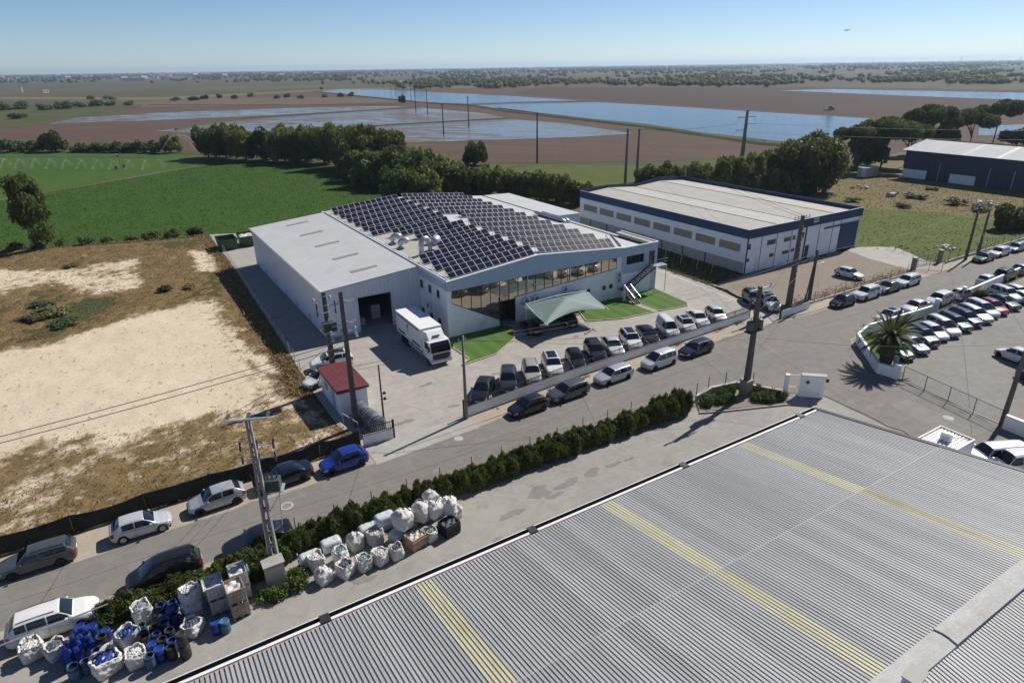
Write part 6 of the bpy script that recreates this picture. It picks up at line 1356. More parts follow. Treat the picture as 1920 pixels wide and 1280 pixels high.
def car_meshes(ty):
    if ty in CM: return CM[ty]
    L, Wd, H, wb, xc, xf, xr, xt, zb_, zh, zt = CT[ty]; h2 = L/2; hw = Wd/2
    xw = (wb/2+0.02, -wb/2+0.02); rw = 0.315 if ty not in ('suv','pickup') else 0.35
    zbelt = lambda x: lerpc(x, [(-h2,zt*0.93),(-h2+0.22,zt),(xt+0.1,zt),(0,zb_),(xc,zb_*0.97),(h2-0.75,zh),(h2-0.25,zh*0.87),(h2,zh*0.70)])
    def zroof(x):
        zb = zbelt(x)
        if x >= xc or x <= xt: return zb
        zt_ = H-0.045*((x-(xf+xr)/2)/((xf-xr)/2))**2 if xr <= x <= xf else H-0.045
        if x > xf: t = (xc-x)/(xc-xf); return zb+(zt_-zb)*(t**0.92)
        if x < xr: t = (x-xt)/(xr-xt); return zb+(zt_-zb)*(t**0.85)
        return zt_
    def hwid(x):
        return hw*lerpc(x, [(-h2,0.80),(-h2+0.18,0.92),(-h2+0.6,0.985),(0,1.0),(h2-0.9,0.985),(h2-0.35,0.90),(h2-0.10,0.78),(h2,0.62)])
    def section(x):
        w = hwid(x); zb = zbelt(x); zr = zroof(x); g = max(0, zr-zb)
        e = min(1, (h2-abs(x))/0.25); zs = 0.20+0.12*(1-e)
        wr = 0.90*w-0.26*g-0.02
        return [(w*0.90,zs),(w*0.985,zs+0.16),(w,zb*0.55+0.08),(w*0.99,zb-0.16),(w*0.94,zb-0.015),(0.925*w-0.10*g,zb+g*0.42),(wr+0.03,zb+g*0.86+0.004),(wr*0.80,zb+g*0.985+0.018),(wr*0.42,zb+g+0.026),(0,zb+g+0.030)]
    xs = sorted(set([round(v,3) for v in np.linspace(-h2,h2,int(L/0.075))]+[xc,xf,xr,xt]))
    S = [section(x) for x in xs]; m_ = len(S[0]); V = []; 
    for x, s in zip(xs, S):
        row = [(x,y,z) for y, z in s] + [(x,-y,z) for y, z in s[-2::-1]]
        V.extend(row)
    n = 2*m_-1
    V = [Vector(v) for v in V]; dead = set()
    for i, v in enumerate(V):
        for wx in xw:
            R = rw+0.055; dx, dz = v.x-wx, v.z-rw
            r = math.hypot(dx, dz)
            if r < R and abs(v.y) > hw*0.6:
                if r < 1e-3: dx, dz, r = 0, 1, 1
                if v.z < 0.55*zb_+0.3: dead.add(i); v.x = wx+dx*R/r*1.0; v.z = max(0.2, rw+dz*R/r)
    F = []
    for i in range(len(xs)-1):
        for k in range(n-1):
            q = (i*n+k, (i+1)*n+k, (i+1)*n+k+1, i*n+k+1)
            if all(j in dead for j in q): continue
            F.append(q)
    F.append(tuple(range(n))); F.append(tuple((len(xs)-1)*n+k for k in range(n-1,-1,-1)))
    body = MB(); body.add(V, [tuple(reversed(f)) for f in F]); out = {'body': body.mesh('body', None, True)}
    out['body'].materials.append(M['white_paint'])
    def surf(x, i, off=0.008):
        s = section(x); a = min(int(i), m_-2); f = i-a; y = s[a][0]+(s[a+1][0]-s[a][0])*f; z = s[a][1]+(s[a+1][1]-s[a][1])*f
        k = min(1, i/(m_-1)); 
        return (x, y+off*(1-k*k), z+off*k)
    def patch(x0, x1, i0, i1, nx=8, ni=5, both=True, off=0.008):
        mb = MB()
        if both: mb.grid(lambda a, b: (lambda p: p if b <= 0.5 else (p[0],-p[1],p[2]))(surf(x0+(x1-x0)*a, i0+(i1-i0)*(1-abs(2*b-1)), off)), nx, 2*ni)
        else: mb.grid(lambda a, b: surf(x0+(x1-x0)*a, i0+(i1-i0)*b, off), nx, ni)
        return mb
    def flip(mb): return MB().add([(x,-y,z) for x,y,z in mb.v], [tuple(reversed(f)) for f in mb.f])
    G_ = M['car_glass']
    # windscreen/rear window keep clear of the pillars
    P = {}
    P['windscreen'] = patch(xf+0.03, xc-0.06, 6.35, m_-1)
    if ty not in ('van',): P['rear_window'] = patch(xr-0.02, xt+(0.12 if ty != 'sedan' else 0.1), 6.35, m_-1)
    else: P['rear_window'] = None
    xb = xf-0.62 if ty not in ('mpv',) else xf-0.75
    wins = [(xb+0.04, xc-0.22)]
    if ty in ('hatch',): wins += [(xr+0.10, xb-0.04)]
    elif ty == 'sedan': wins += [(xr-0.25, xb-0.04)]
    elif ty in ('wagon','suv','mpv'): wins += [(xb-0.92, xb-0.04), (xr-0.02, xb-0.98)]
    elif ty == 'pickup': wins += [(xb-0.75, xb-0.04), (xr+0.1, xb-0.95)]
    for k, v in P.items():
        if v: out[k] = v.mesh(k, G_, True)
    out['side'] = []
    for a, b in wins:
        q = patch(a, b, 4.25, 5.95, 10, 3, False); out['side'].append(q.mesh('side_window', G_, True)); out['side'].append(flip(q).mesh('side_window', G_, True))
    hl = patch(h2-0.42, h2-0.07, 2.55, 3.75, 5, 3, False, 0.012); out['headlight'] = [hl.mesh('headlight', M['lamp_clear'], True), flip(hl).mesh('headlight', M['lamp_clear'], True)]
    tl = patch(-h2+0.03, -h2+0.26, 2.2 if ty != 'van' else 2.0, 4.0, 4, 3, False, 0.012); out['taillight'] = [tl.mesh('taillight', M['lamp_red'], True), flip(tl).mesh('taillight', M['lamp_red'], True)]
    g = MB(); wf = hwid(h2); g.box(h2-0.05,h2+0.012,-wf*0.7,wf*0.7,0.36,0.50); g.box(h2-0.05,h2+0.010,-wf*0.55,wf*0.55,zh*0.62,zh*0.68); out['grille'] = g.mesh('grille', M['car_trim'])
    q = MB(); q.box(h2-0.02,h2+0.02,-0.26,0.26,0.40,0.51); out['plate_f'] = q.mesh('number_plate', M['plate']); q = MB(); q.box(-h2-0.02,-h2+0.02,-0.26,0.26,0.62,0.73); out['plate_r'] = q.mesh('number_plate', M['plate'])
    q = MB(); q.box(-h2+0.12,h2-0.15,-hw*0.80,hw*0.80,0.16,0.60); out['floor'] = q.mesh('underbody', M['car_trim'])
    out['mirror'] = []
    for s in (1,-1):
        q = MB(); y = hwid(xc-0.3)*0.95; q.obox((xc-0.32,s*(y+0.11),zb_+0.07),(0.12,0.20,0.13),s*0.15,0.85); out['mirror'].append(q.mesh('wing_mirror', M['white_paint']))
    q = MB()
    for xx in ([xb-0.0]+([xb-0.94] if ty not in ('hatch',) else [])+[xc-0.12]): 
        for s in (1,-1): q.add([(xx-0.008,s*p[1],p[2]) if False else (xx+dx,s*(surf(xx,i,0.004)[1]),surf(xx,i,0.004)[2]) for dx in (-0.008,0.008) for i in (0.6,1,2,3,4)], [(j,j+1,j+6,j+5) if s > 0 else (j+5,j+6,j+1,j) for j in range(4)])
    out['seam'] = q.mesh('door_seam', M['car_trim'])
    q = MB()
    for s in (1,-1): q.grid(lambda a, b: (lambda p: (p[0], s*p[1], p[2]))(surf(-h2+0.4+(L-0.8)*a, 0.05+0.75*b, 0.006)), 1, 1)
    if ty in ('suv','pickup'): pass
    if ty in ('wagon','suv','mpv'):
        out['rails'] = []
        for s in (1,-1): q = MB(); q.tube([(xf-0.2,s*(surf(xf-0.2,6.9)[1]),surf(xf-0.2,7)[2]+0.03),((xf+xr)/2,s*surf((xf+xr)/2,6.9)[1],surf((xf+xr)/2,7)[2]+0.04),(xr+0.1,s*surf(xr+0.1,6.9)[1],surf(xr+0.1,7)[2]+0.03)],0.02,5); out['rails'].append(q.mesh('roof_rail', M['car_trim']))
    q = patch(xf-0.15, xr+0.25, 7.1, m_-1, 6, 4, True, 0.012); out['glassroof'] = q.mesh('glass_roof', G_, True)
    ty_ = MB(); ty_.lathe([(rw*0.62,-0.10),(rw*0.93,-0.105),(rw,-0.07),(rw,0.07),(rw*0.93,0.105),(rw*0.62,0.10),(rw*0.62,-0.10)],22); tm = ty_.mesh('wheel', M['tyre'], False); tm.transform(Matrix.Rotation(R_(90),4,'X')); out['tyre'] = tm
    rm = MB(); rm.lathe([(0.0,0.05),(rw*0.16,0.055),(rw*0.16,0.06)],10); 
    for k in range(5):
        a = 2*math.pi*k/5; rm.add([(rw*.10*math.cos(a-.9),rw*.10*math.sin(a-.9),.05),(rw*.66*math.cos(a-.2),rw*.66*math.sin(a-.2),.085),(rw*.66*math.cos(a+.2),rw*.66*math.sin(a+.2),.085),(rw*.10*math.cos(a+.9),rw*.10*math.sin(a+.9),.05)], [(0,1,2,3)])
    rm.lathe([(rw*.58,.075),(rw*.58,.095),(rw*.66,.102),(rw*.67,.09)],22); rmm = rm.mesh('rim', M['rim']); rmm.transform(Matrix.Rotation(R_(90),4,'X')); out['rim'] = rmm
    dk = MB(); dk.cyl((0,0,-0.02),(0,0,0.03),rw*.62,n=18); dkm = dk.mesh('brake_disc', M['car_trim']); dkm.transform(Matrix.Rotation(R_(90),4,'X')); out['disc'] = dkm
    out['dims'] = (L, hw, xw, rw); CM[ty] = out; return out
def car(ty, col, loc, hd, label, group=None, glassroof=False, rails=True, rimdark=False):
    c = car_meshes(ty); L, hw, xw, rw = c['dims']; pmn = paint('paint_'+col, *PAINT[col])
    t = thing('parked_car' if ty not in ('van','pickup') else {'van':'parked_van','pickup':'pickup_truck'}[ty], label, {'van':'van','pickup':'pickup'}.get(ty,'car'), (loc[0],loc[1],0.0), group); t.rotation_euler = (0,0,R_(hd))
    b = inst('body', c['body'], t, mats=[pmn])
    inst('windscreen', c['windscreen'], b)
    if 'rear_window' in c: inst('rear_window', c['rear_window'], b)
    for s in c['side']: inst('side_window', s, b)
    for s in c['headlight']: inst('headlight', s, b)
    for s in c['taillight']: inst('taillight', s, b)
    inst('grille', c['grille'], b); inst('number_plate', c['plate_f'], b); inst('number_plate', c['plate_r'], b); inst('underbody', c['floor'], t); inst('door_seam', c['seam'], b)
    for s in c['mirror']: inst('wing_mirror', s, b, mats=[pmn])
    if 'rails' in c and rails:
        for s in c['rails']: inst('roof_rail', s, b)
    if glassroof: inst('glass_roof', c['glassroof'], b)
    for x in xw:
        for s in (1,-1):
            w_ = inst('wheel', c['tyre'], t, (x, s*(hw-0.10), rw)); r = inst('rim', c['rim'], w_, (0,0,0), (0,0,0 if s < 0 else math.pi), mats=[M['rim_dark'] if rimdark else M['rim']]); inst('brake_disc', c['disc'], w_)
    return t
def cp(px, py, *a, z=0.72, **k):
    x, y = G(px, py, z)
    if len(a) > 4 and a[4] == g1:      # keep the noses behind the front wall
        L, hw = CT[a[0]][0]/2, CT[a[0]][1]/2; h = R_(a[2]); need = 9
        for s in (-1, 1):
            fx, fy = x+L*math.cos(h)-s*hw*math.sin(h), y+L*math.sin(h)+s*hw*math.cos(h); wy = lerpw(fx); need = min(need, fy-wy)
        if need < 0.3: y += 0.3-need; x += (0.3-need)*0.25
    t = car(a[0], a[1], (x, y), *a[2:], **k); q = rng.uniform(0.97, 1.03); t.scale = (q, rng.uniform(0.98, 1.02), rng.uniform(0.965, 1.04)); return t
def lerpw(x):
    P = [(23.85,47.4),(38,48.55),(52,49.2),(66.0,49.95)]
    for (a, b), (c, d) in zip(P[:-1], P[1:]):
        if x <= c: return b+(d-b)*(x-a)/(c-a)
    return 49.95
g1 = 'cars parked nose to the front wall inside the works yard'
cp(905,728,'sedan','black',-132,'black saloon at the left end of the row behind the front wall',g1)
cp(953,711,'suv','grey',-122,'dark grey car second from the left in the row behind the front wall',g1)
cp(998,698,'suv','beige',-116,'beige silver car third from the left behind the front wall',g1)
cp(1040,688,'suv','white',-114,'white car with black glass roof behind the front wall',g1,glassroof=True,rails=False)
cp(1082,674,'hatch','black',-113,'black hatchback right of the white car with black roof',g1,glassroof=True)
cp(1121,662,'suv','black',-113,'black car with black roof rails in the middle of the row behind the front wall',g1)
cp(1157,653,'sedan','silver2',-113,'pale silver saloon between black cars behind the front wall',g1)
cp(1191,643,'suv','white',-113,'white car with dark glass roof right of the pale silver saloon',g1,glassroof=True,rails=False)
cp(1226,634,'sedan','black',-113,'black saloon left of the white van behind the front wall',g1)
cp(1263,619,'van','white',-113,'white panel van behind the front wall',g1,z=0.9)
cp(1296,612,'hatch','white',-113,'white hatchback just right of the white van',g1,glassroof=True)
cp(1326,606,'sedan','white',-113,'white saloon second from the right end of the front wall row',g1)
cp(1360,597,'hatch','silver2',-113,'silver white hatchback at the right end of the front wall row',g1)
cp(1412,558,'suv','grey',-120,'dark grey car beside the white one near the east gate')
cp(1442,566,'suv','white',-118,'white car next to the dark grey one near the east gate',glassroof=True)
g2 = 'cars parked along the street'
cp(990,758,'hatch','black',181,'black hatchback on the street below the left end of the front wall',g2)
cp(1065,731,'wagon','midgrey',182,'grey estate car on the street behind the black hatchback',g2)
cp(1150,700,'wagon','silver',182,'silver estate car in the middle of the street line by the front wall',g2)
cp(1236,672,'mpv','silver2',182,'pale silver people carrier on the street by the front wall',g2,z=0.8)
cp(1305,651,'wagon','navy',182,'dark blue estate car at the right end of the street line by the front wall',g2)
cp(1580,563,'hatch','black',179,'black car first on the street past the junction',g2)
cp(1625,549,'suv','white',179,'white SUV behind the black car past the junction',g2)
cp(1665,537,'sedan','midgrey',179,'dark grey saloon behind the white SUV past the junction',g2)
cp(1702,525,'wagon','white',179,'white car last before the yard gate past the junction',g2)
cp(1845,481,'sedan','green',179,'dark green saloon by the paddock fence',g2)
cp(1874,471,'wagon','white',179,'white estate behind the dark green saloon by the paddock fence',g2)
cp(1905,463,'hatch','bluegrey',179,'blue grey car far right by the paddock fence',g2)
cp(68,1043,'wagon','midgrey',178.5,'grey estate car at the left edge beside the netting fence',g2,rimdark=True)
cp(264,980,'hatch','silver2',-1,'pale silver hatchback by the netting fence pointing right',g2)
cp(405,930,'hatch','silver',181,'silver hatchback by the netting fence pointing left',g2)
cp(530,889,'sedan','navy',181,'dark navy saloon behind the ladder pole by the netting fence',g2)
cp(644,860,'hatch','blue',181,'bright blue hatchback by the short gate wall',g2)
cp(483,1008,'sedan','black',180,'dark car half hidden behind the hedge and ladder pole',g2)
cp(308,1066,'mpv','black',180,'large black people carrier behind the low hedge at lower left',g2)
cp(100,1157,'suv','white',-1,'white SUV at lower left above the bags and drums',g2,z=0.8)
g3 = 'cars parked along the car park side of the street'
cp(1668,590,'hatch','white',180,'white car with glass roof on the street behind the palm',g3,glassroof=True)
cp(1716,573,'sedan','silver',180,'silver saloon on the street just right of the palm crown',g3)
cp(1761,561,'suv','white',180,'white car at the end of the low white wall by the mesh gate',g3,rails=False)
cp(1804,549,'hatch','silver2',0,'silver white hatchback behind the mesh gate',g3)
cp(1852,524,'hatch','white',0,'white hatchback with dark rear beside the long street wall',g3)
cp(1886,514,'suv','black',0,'black SUV behind the white hatchback at the long street wall',g3)
cp(1917,503,'hatch','bluegrey',0,'blue grey hatchback at the right edge behind the street wall',g3)
g4 = 'cars parked side by side in the right car park'
lot = [(1684,653,'hatch','green','dark green car half hidden behind the palm trunk'),(1709,641,'sedan','bluegrey','blue grey saloon right of the palm trunk'),(1729,628,'suv','black','dark car under the right palm fronds'),(1749,619,'hatch','white','white hatchback below the right palm fronds'),(1767,611,'mpv','silver2','large silver people carrier right of the palm'),(1791,601,'wagon','green','green estate with pale roof beside the large people carrier'),(1811,593,'wagon','navy','dark navy car in the middle of the car park row'),(1828,586,'wagon','silver','silver estate between the navy car and the white people carrier'),(1841,577,'mpv','white','white people carrier left of the red car'),(1862,573,'hatch','red','red car in the car park row'),(1881,563,'sedan','navy','dark saloon right of the red car'),(1886,551,'suv','white','white SUV with roof rails at the top of the car park row'),(1910,546,'hatch','silver','silver car at the right edge beyond the white SUV'),(1922,556,'sedan','silver2','pale silver car cut by the right edge')]
row = []
for i, (px, py, ty, cl, lb) in enumerate(lot[:10]):
    x, y = G(px,py,0.75)
    cp(px,py,ty,cl,-112,lb,g4,z=0.75)
for px, py, ty, cl, lb in lot[10:]: cp(px,py,ty,cl,-110,lb,g4,z=0.75)
cp(1905,664,'hatch','white',80,'white car by itself at the right edge of the car park')
cp(1950,705,'hatch','black',80,'black car cut off at the right edge of the car park')
cp(1593,511,'hatch','white',-86,'white hatchback alone on the warehouse dirt yard')
cp(995,609,'sedan','maroon',74,'dark red saloon under the left half of the shade canopy')
cp(1062,594,'suv','black',-105,'black car under the right half of the shade canopy')
cp(621,676,'suv','white',172,'white SUV parked behind the red hut roof',glassroof=True)
cp(602,706,'hatch','white',200,'white car half hidden behind the hut wall')
cp(1862,850,'pickup','silver2',154,'silver white pickup with hard top beside the site cabin',z=0.9)
cp(1905,862,'van','white',154,'white van at the right edge beyond the pickup',z=1.0)

# ------------------------------------------------------------------ box truck
M['truck_green'] = pm('truck_green', (0.02,0.11,0.09), 0.5, var=0.1)
T = thing('box_truck', 'white box truck with green stripes parked beside the office', 'truck', (0,0,0))
bx = MB(); bx.box(-5.6,1.7,-1.25,1.25,1.15,3.65); bo = bx.build('cargo_box', M['white_paint'], T)
MB().box(-5.62,1.72,-1.27,1.27,3.65,3.70).build('box_roof', M['white_paint'], bo)
for s in (1,-1):
    q = MB(); y = s*1.256
    for x0, x1, z0, z1 in ((-5.3,1.2,3.28,3.46),(-5.2,-2.9,1.36,1.66),(-0.9,1.4,1.36,1.66)): q.box(x0,x1,min(y,y-s*.004),max(y,y-s*.004),z0,z1)
    q.build('stripe', M['truck_green'], bo)
    q = MB()
    for i in range(2):
        for j in range(2): q.box(-2.35+i*0.28,-2.12+i*0.28,min(y,y-s*.004),max(y,y-s*.004),2.55+j*0.28,2.78+j*0.28)
    q.box(-2.35,-1.85,min(y,y-s*.004),max(y,y-s*.004),2.25,2.33); q.box(-2.3,-1.9,min(y,y-s*.004),max(y,y-s*.004),2.08,2.14); q.build('emblem', M['truck_green'], bo)
q = MB(); q.box(-5.5,3.9,-0.45,0.45,0.75,1.1); q.build('chassis', M['car_trim'], T)
cb = MB(); prof = [(1.95,0.75),(1.95,2.75),(2.3,2.85),(3.75,2.78),(4.02,2.35),(4.12,1.75),(4.15,0.75)]
cb.add([(x,-1.2,z) for x,z in prof]+[(x,1.2,z) for x,z in prof], [tuple(range(6,-1,-1))[::-1][::-1] if False else tuple(range(len(prof))), tuple(range(2*len(prof)-1,len(prof)-1,-1))]+[(i,len(prof)+i,len(prof)+(i+1)%len(prof),(i+1)%len(prof)) for i in range(len(prof))]); co = cb.build('cab', M['white_paint'], T)
q = MB(); q.add([(3.80,-1.08,2.735),(3.80,1.08,2.735),(4.035,1.10,2.36),(4.035,-1.10,2.36),(4.135,1.13,1.78),(4.135,-1.13,1.78),(4.15,1.13,1.62),(4.15,-1.13,1.62)],[(0,3,2,1),(3,5,4,2),(5,7,6,4)]); q.v = [(x+0.015,y,z) for x,y,z in q.v]; q.build('windscreen', M['car_glass'], co)
for s in (1,-1):
    y = s*1.206; q = MB(); q.add([(2.55,y,1.85),(3.6,y,1.85),(3.45,y,2.55),(2.55,y,2.55)],[(0,1,2,3) if s < 0 else (3,2,1,0)]); q.build('side_window', M['car_glass'], co)
    q = MB(); q.obox((4.05,s*1.38,2.15),(0.12,0.18,0.55)); q.build('wing_mirror', M['car_trim'], co)
    q = MB(); q.box(4.10,4.20,s*0.95-0.18,s*0.95+0.18,0.80,1.0); q.build('headlight', M['lamp_clear'], co)
q = MB(); q.box(4.12,4.20,-1.0,1.0,0.85,1.45); q.build('grille', M['car_trim'], co)
q = MB(); q.box(3.6,4.28,-1.22,1.22,0.45,0.75); q.build('bumper', M['galv'], T)
q = MB(); q.box(4.28,4.30,-0.26,0.26,0.52,0.64); q.build('number_plate', M['plate'], T)
q = MB(); q.add([(1.95,-1.1,2.76),(3.3,-0.95,2.84),(3.3,0.95,2.84),(1.95,1.1,2.76),(1.95,-1.1,3.55),(2.5,-0.9,3.5),(2.5,0.9,3.5),(1.95,1.1,3.55)],[(0,3,2,1),(4,5,6,7),(0,1,5,4),(1,2,6,5),(2,3,7,6),(3,0,4,7)]); wd = q.build('wind_deflector', M['white_paint'], T)
q = MB(); q.box(2.75,3.15,-0.42,0.42,3.12,3.18); q.build('roof_hatch', M['dark_metal'], wd)
for x in (3.15,-3.0,-4.2):
    for s in (1,-1):
        q = MB(); q.lathe([(0.30,-0.15),(0.46,-0.16),(0.50,-0.1),(0.50,0.1),(0.46,0.16),(0.30,0.15)],22); wm = q.mesh('wheel', M['tyre']); wm.transform(Matrix.Rotation(R_(90),4,'X')); wo = inst('wheel', wm, T, (x,s*1.0,0.5)); q = MB(); q.cyl((0,0,-0.06),(0,0,0.10),0.30,0.2,n=16); rm = q.mesh('rim', M['rim']); rm.transform(Matrix.Rotation(R_(90),4,'X')); inst('rim', rm, wo, (0,0,0),(0,0,0 if s < 0 else math.pi))
for s in (1,-1): q = MB(); q.box(-2.3,1.6,s*1.15-0.04,s*1.15+0.04,0.55,0.95); q.build('side_guard', M['galv'], T)
T.location = (27.05,62.9,0.0); T.rotation_euler = (0,0,R_(-91))
# ------------------------------------------------------------------ big bags, crates, tanks and drums in the front yard
def big_bag(x, y, z, w, h, rzv, label, fill='sack_paper', group='woven bulk bags in the front yard', lean=0.0, closed=False, seed=None):
    r = random.Random(int(x*977+y*131+z*57)); t = thing('bulk_bag', label, 'bag', (0,0,0), group)
    nA, nH = 40, 16; ph = [r.uniform(0,6.28) for _ in range(8)]
    def bagp(a, j):
        f = j; ang = a*2*math.pi; c, s = math.cos(ang), math.sin(ang); p = 5.0+1.5*(1-f)
        k = (abs(c)**p+abs(s)**p)**(-1/p); bul = 0.90+0.10*math.sin(math.pi*min(1,f*1.05))**0.7
        if closed: bul *= 1-0.45*max(0,f-0.8)/0.2
        wr = 0.05*math.sin(3*ang+ph[0]+f*4)+0.045*math.sin(7*ang+ph[1]-f*6)+0.035*math.sin(13*ang+ph[2]+9*f)+0.03*math.sin(f*17+2*ang+ph[7])
        R = w/2*k*bul*(1+wr*(0.4+0.8*f)); zz = h*f+0.05*math.sin(2*ang+ph[3])*f+0.03*math.sin(5*ang+ph[4])*f
        return (R*c+lean*f*f*h, R*s, zz)
    mb = MB(); mb.grid(bagp, nA, nH); top = []
    for k in range(nA+1): px, py, pz = bagp(k/nA, 1.0); q = 0.88 if not closed else 0.75; top.append((px*q+lean*h*(1-q), py*q, pz-0.02 if not closed else pz+0.1)); 
    low = [(px*0.9, py*0.9, h*0.80) for px, py, pz in top]
    o0 = nH*(nA+1); b0 = len(mb.v); mb.v += top; mb.f += [(o0+k,o0+k+1,b0+k+1,b0+k) for k in range(nA)]; b1 = len(mb.v); mb.v += low; mb.f += [(b0+k,b0+k+1,b1+k+1,b1+k) for k in range(nA)]
    mb.f.append(tuple(range(nA,-1,-1))); mb.build('sack', M['white_sack'], t, True)
    q = MB(); q.grid(lambda i, j: ((i*2-1)*w*0.36*(1-0.25*abs(j*2-1))+lean*h, (j*2-1)*w*0.36*(1-0.25*abs(i*2-1)), h*0.86+(0.10 if not closed else 0.22)*(1-(i*2-1)**2)*(1-(j*2-1)**2)+0.05*math.sin(i*19+ph[5])*math.sin(j*17+ph[6])),9,9); q.build('contents', M[fill] if not closed else M['white_sack'], t, closed)
    for k in range(4):
        a = math.pi/4+k*math.pi/2; px, py, pz = bagp(a/(2*math.pi), 0.93); dx = r.uniform(-0.1,0.1); MB().tube([(px,py,pz-0.2),(px*1.03,py*1.03,pz+0.06),(px*0.85+dx,py*0.85,pz+0.14),(px*0.75+dx,py*0.75,pz+0.0)],0.018,4).build('loop', M['white_sack'] if k % 2 else M['dark_metal'], t)
    t.location = (x,y,z); t.rotation_euler = (0,0,rzv); return t
def bb(px, py, w, h, rzv, label, fill='sack_paper', z=0.0, **k): x, y = G(px,py,z); return big_bag(x,y,z,w,h,rzv,label,fill,**k)
bb(608,1088,0.98,0.95,0.3,'front left bulk bag of the bag row, crumpled and tied','sack_paper',closed=True)
bb(594,1062,1.0,1.0,0.1,'bulk bag right behind the front left one','sack_paper')
bb(648,1076,1.0,0.95,0.5,'round bulk bag with dark opening near the left of the front line','sack_dark')
bb(683,1064,0.95,0.9,0.2,'bulk bag with blue grey scraps, third of the front line','sack_green')
bb(714,1053,0.95,0.95,0.4,'pale open bulk bag between the blue grey bag and the dark hose bag','sack_paper')
bb(744,1044,0.85,0.95,0.1,'bulk bag full of dark blue hoses','sack_dark')
bb(808,1010,0.85,0.85,0.2,'bulk bag with green grey scraps beside the black crate','sack_green')
bb(640,1050,0.9,0.95,0.3,'bulk bag with pale scraps in the second line','sack_green')
bb(668,1026,1.0,1.15,0.2,'tall crumpled bulk bag in the second line','sack_paper',closed=True)
bb(705,1018,1.0,1.1,0.5,'bulk bag with folded top in the second line','sack_paper')
bb(765,985,1.15,1.25,0.1,'big lower bulk bag under the left leaning bag','sack_paper',closed=True); bb(757,985,1.2,1.3,0.4,'big tied bulk bag on top at the left of the pile','sack_paper',z=1.15,closed=True,lean=-0.06)
bb(796,972,1.1,1.2,0.2,'lower bulk bag in the middle of the pile','sack_paper',closed=True); bb(790,970,1.15,1.3,0.7,'tall bulk bag on top in the middle of the pile','sack_paper',z=1.1,closed=True)
bb(824,962,1.1,1.2,0.2,'lower bulk bag at the right of the pile','sack_paper',closed=True); bb(815,965,1.0,1.1,0.3,'twisted bulk bag on top right of the middle one','sack_paper',z=1.1,closed=True)
bb(842,958,1.05,1.15,0.9,'tied bulk bag high at the right end of the pile','sack_paper',z=1.0,closed=True); bb(853,968,0.95,1.0,0.2,'bulk bag behind the black crate','sack_paper',closed=True); bb(808,945,1.0,1.1,0.2,'rear bulk bag peeking over the pile','sack_paper',z=1.1,closed=True)
# film-wrapped bales behind
def bale(px, py, label, rzv=0.05, z=0.0, L=1.3):
    x, y = G(px,py,z); t = thing('wrapped_bale', label, 'bale', (x,y,z), 'film wrapped bales'); mb = MB()
    def f(i,j):
        a = i*2*math.pi; c, s = math.cos(a), math.sin(a); k = (abs(c)**5+abs(s)**5)**-0.2; e = 1-0.12*abs(2*j-1)**6
        return (x+math.cos(rzv)*(j-0.5)*L-math.sin(rzv)*0.42*k*c*e, y+math.sin(rzv)*(j-0.5)*L+math.cos(rzv)*0.42*k*c*e, z+0.44+0.42*k*s*e+0.02*math.sin(j*30))
    mb.grid(f,20,8); n = 21; mb.f += [tuple(range(n-1,-1,-1)), tuple(8*n+k for k in range(n))]; mb.build('film', M['plastic_wrap'], t, True)
    for fr_ in (0.3,0.7): q = MB(); q.tube([(x+math.cos(rzv)*(fr_-0.5)*L-math.sin(rzv)*0.44*math.cos(a),y+math.sin(rzv)*(fr_-0.5)*L+math.cos(rzv)*0.44*math.cos(a),z+0.45+0.44*math.sin(a)) for a in np.linspace(0,6.28,17)],0.012,4); q.build('strap', M['white_paint'], t)
bale(583,1056,'wrapped bale at the left end of the bag row'); bale(622,1030,'wrapped bale second from the left behind the bags'); bale(692,1002,'wrapped bale behind the tall crumpled bag'); bale(722,990,'lower wrapped bale beside the big bag pile'); bale(722,982,'upper wrapped bale beside the big bag pile',0.05,0.86); bale(745,1012,'short wrapped bale between the bags and the big pile',0.5,0.0,1.0)
# crates and intermediate bulk containers
def crate(px, py, w, d, h, rzv, label, wall, fill, slats=True):
    x, y = G(px,py); t = thing('crate', label, 'crate', (0,0,0)); q = MB()
    for (a,b,c2,d2) in ((-w/2,w/2,-d/2,-d/2+0.05),(-w/2,w/2,d/2-0.05,d/2),(-w/2,-w/2+0.05,-d/2+0.05,d/2-0.05),(w/2-0.05,w/2,-d/2+0.05,d/2-0.05)): q.box(a,b,c2,d2,0.12,h)
    q.build('side', M[wall], t)
    for k in range(5): 
        z = 0.18+k*(h-0.3)/5; MB().box(-w/2-0.02,w/2+0.02,-d/2-0.03,-d/2-0.001,z,z+0.07).build('slat', M[wall], t); MB().box(w/2+0.001,w/2+0.03,-d/2-0.02,d/2+0.02,z,z+0.07).build('slat', M[wall], t); MB().box(-w/2-0.03,-w/2-0.001,-d/2-0.02,d/2+0.02,z,z+0.07).build('slat', M[wall], t)
    for sx in (-1,0,1): MB().box(sx*w*0.42-0.07,sx*w*0.42+0.07,-d/2,d/2,0,0.12).build('foot', M[wall], t)
    MB().grid(lambda i,j: (-w*0.46+i*w*0.92,-d*0.46+j*d*0.92,h*0.9+0.10*math.sin(i*13+x)*math.sin(j*11+y)),10,10).build('contents', M[fill], t)
    t.location = (x,y,0); t.rotation_euler = (0,0,rzv)
crate(780,1022,1.15,1.0,0.95,0.25,'rusty mesh crate full of paper between two bulk bags','cardboard','sack_paper'); crate(843,998,1.2,1.0,1.0,0.2,'black plastic crate of dark scraps at the right end of the bag row','black_plastic','sack_dark')
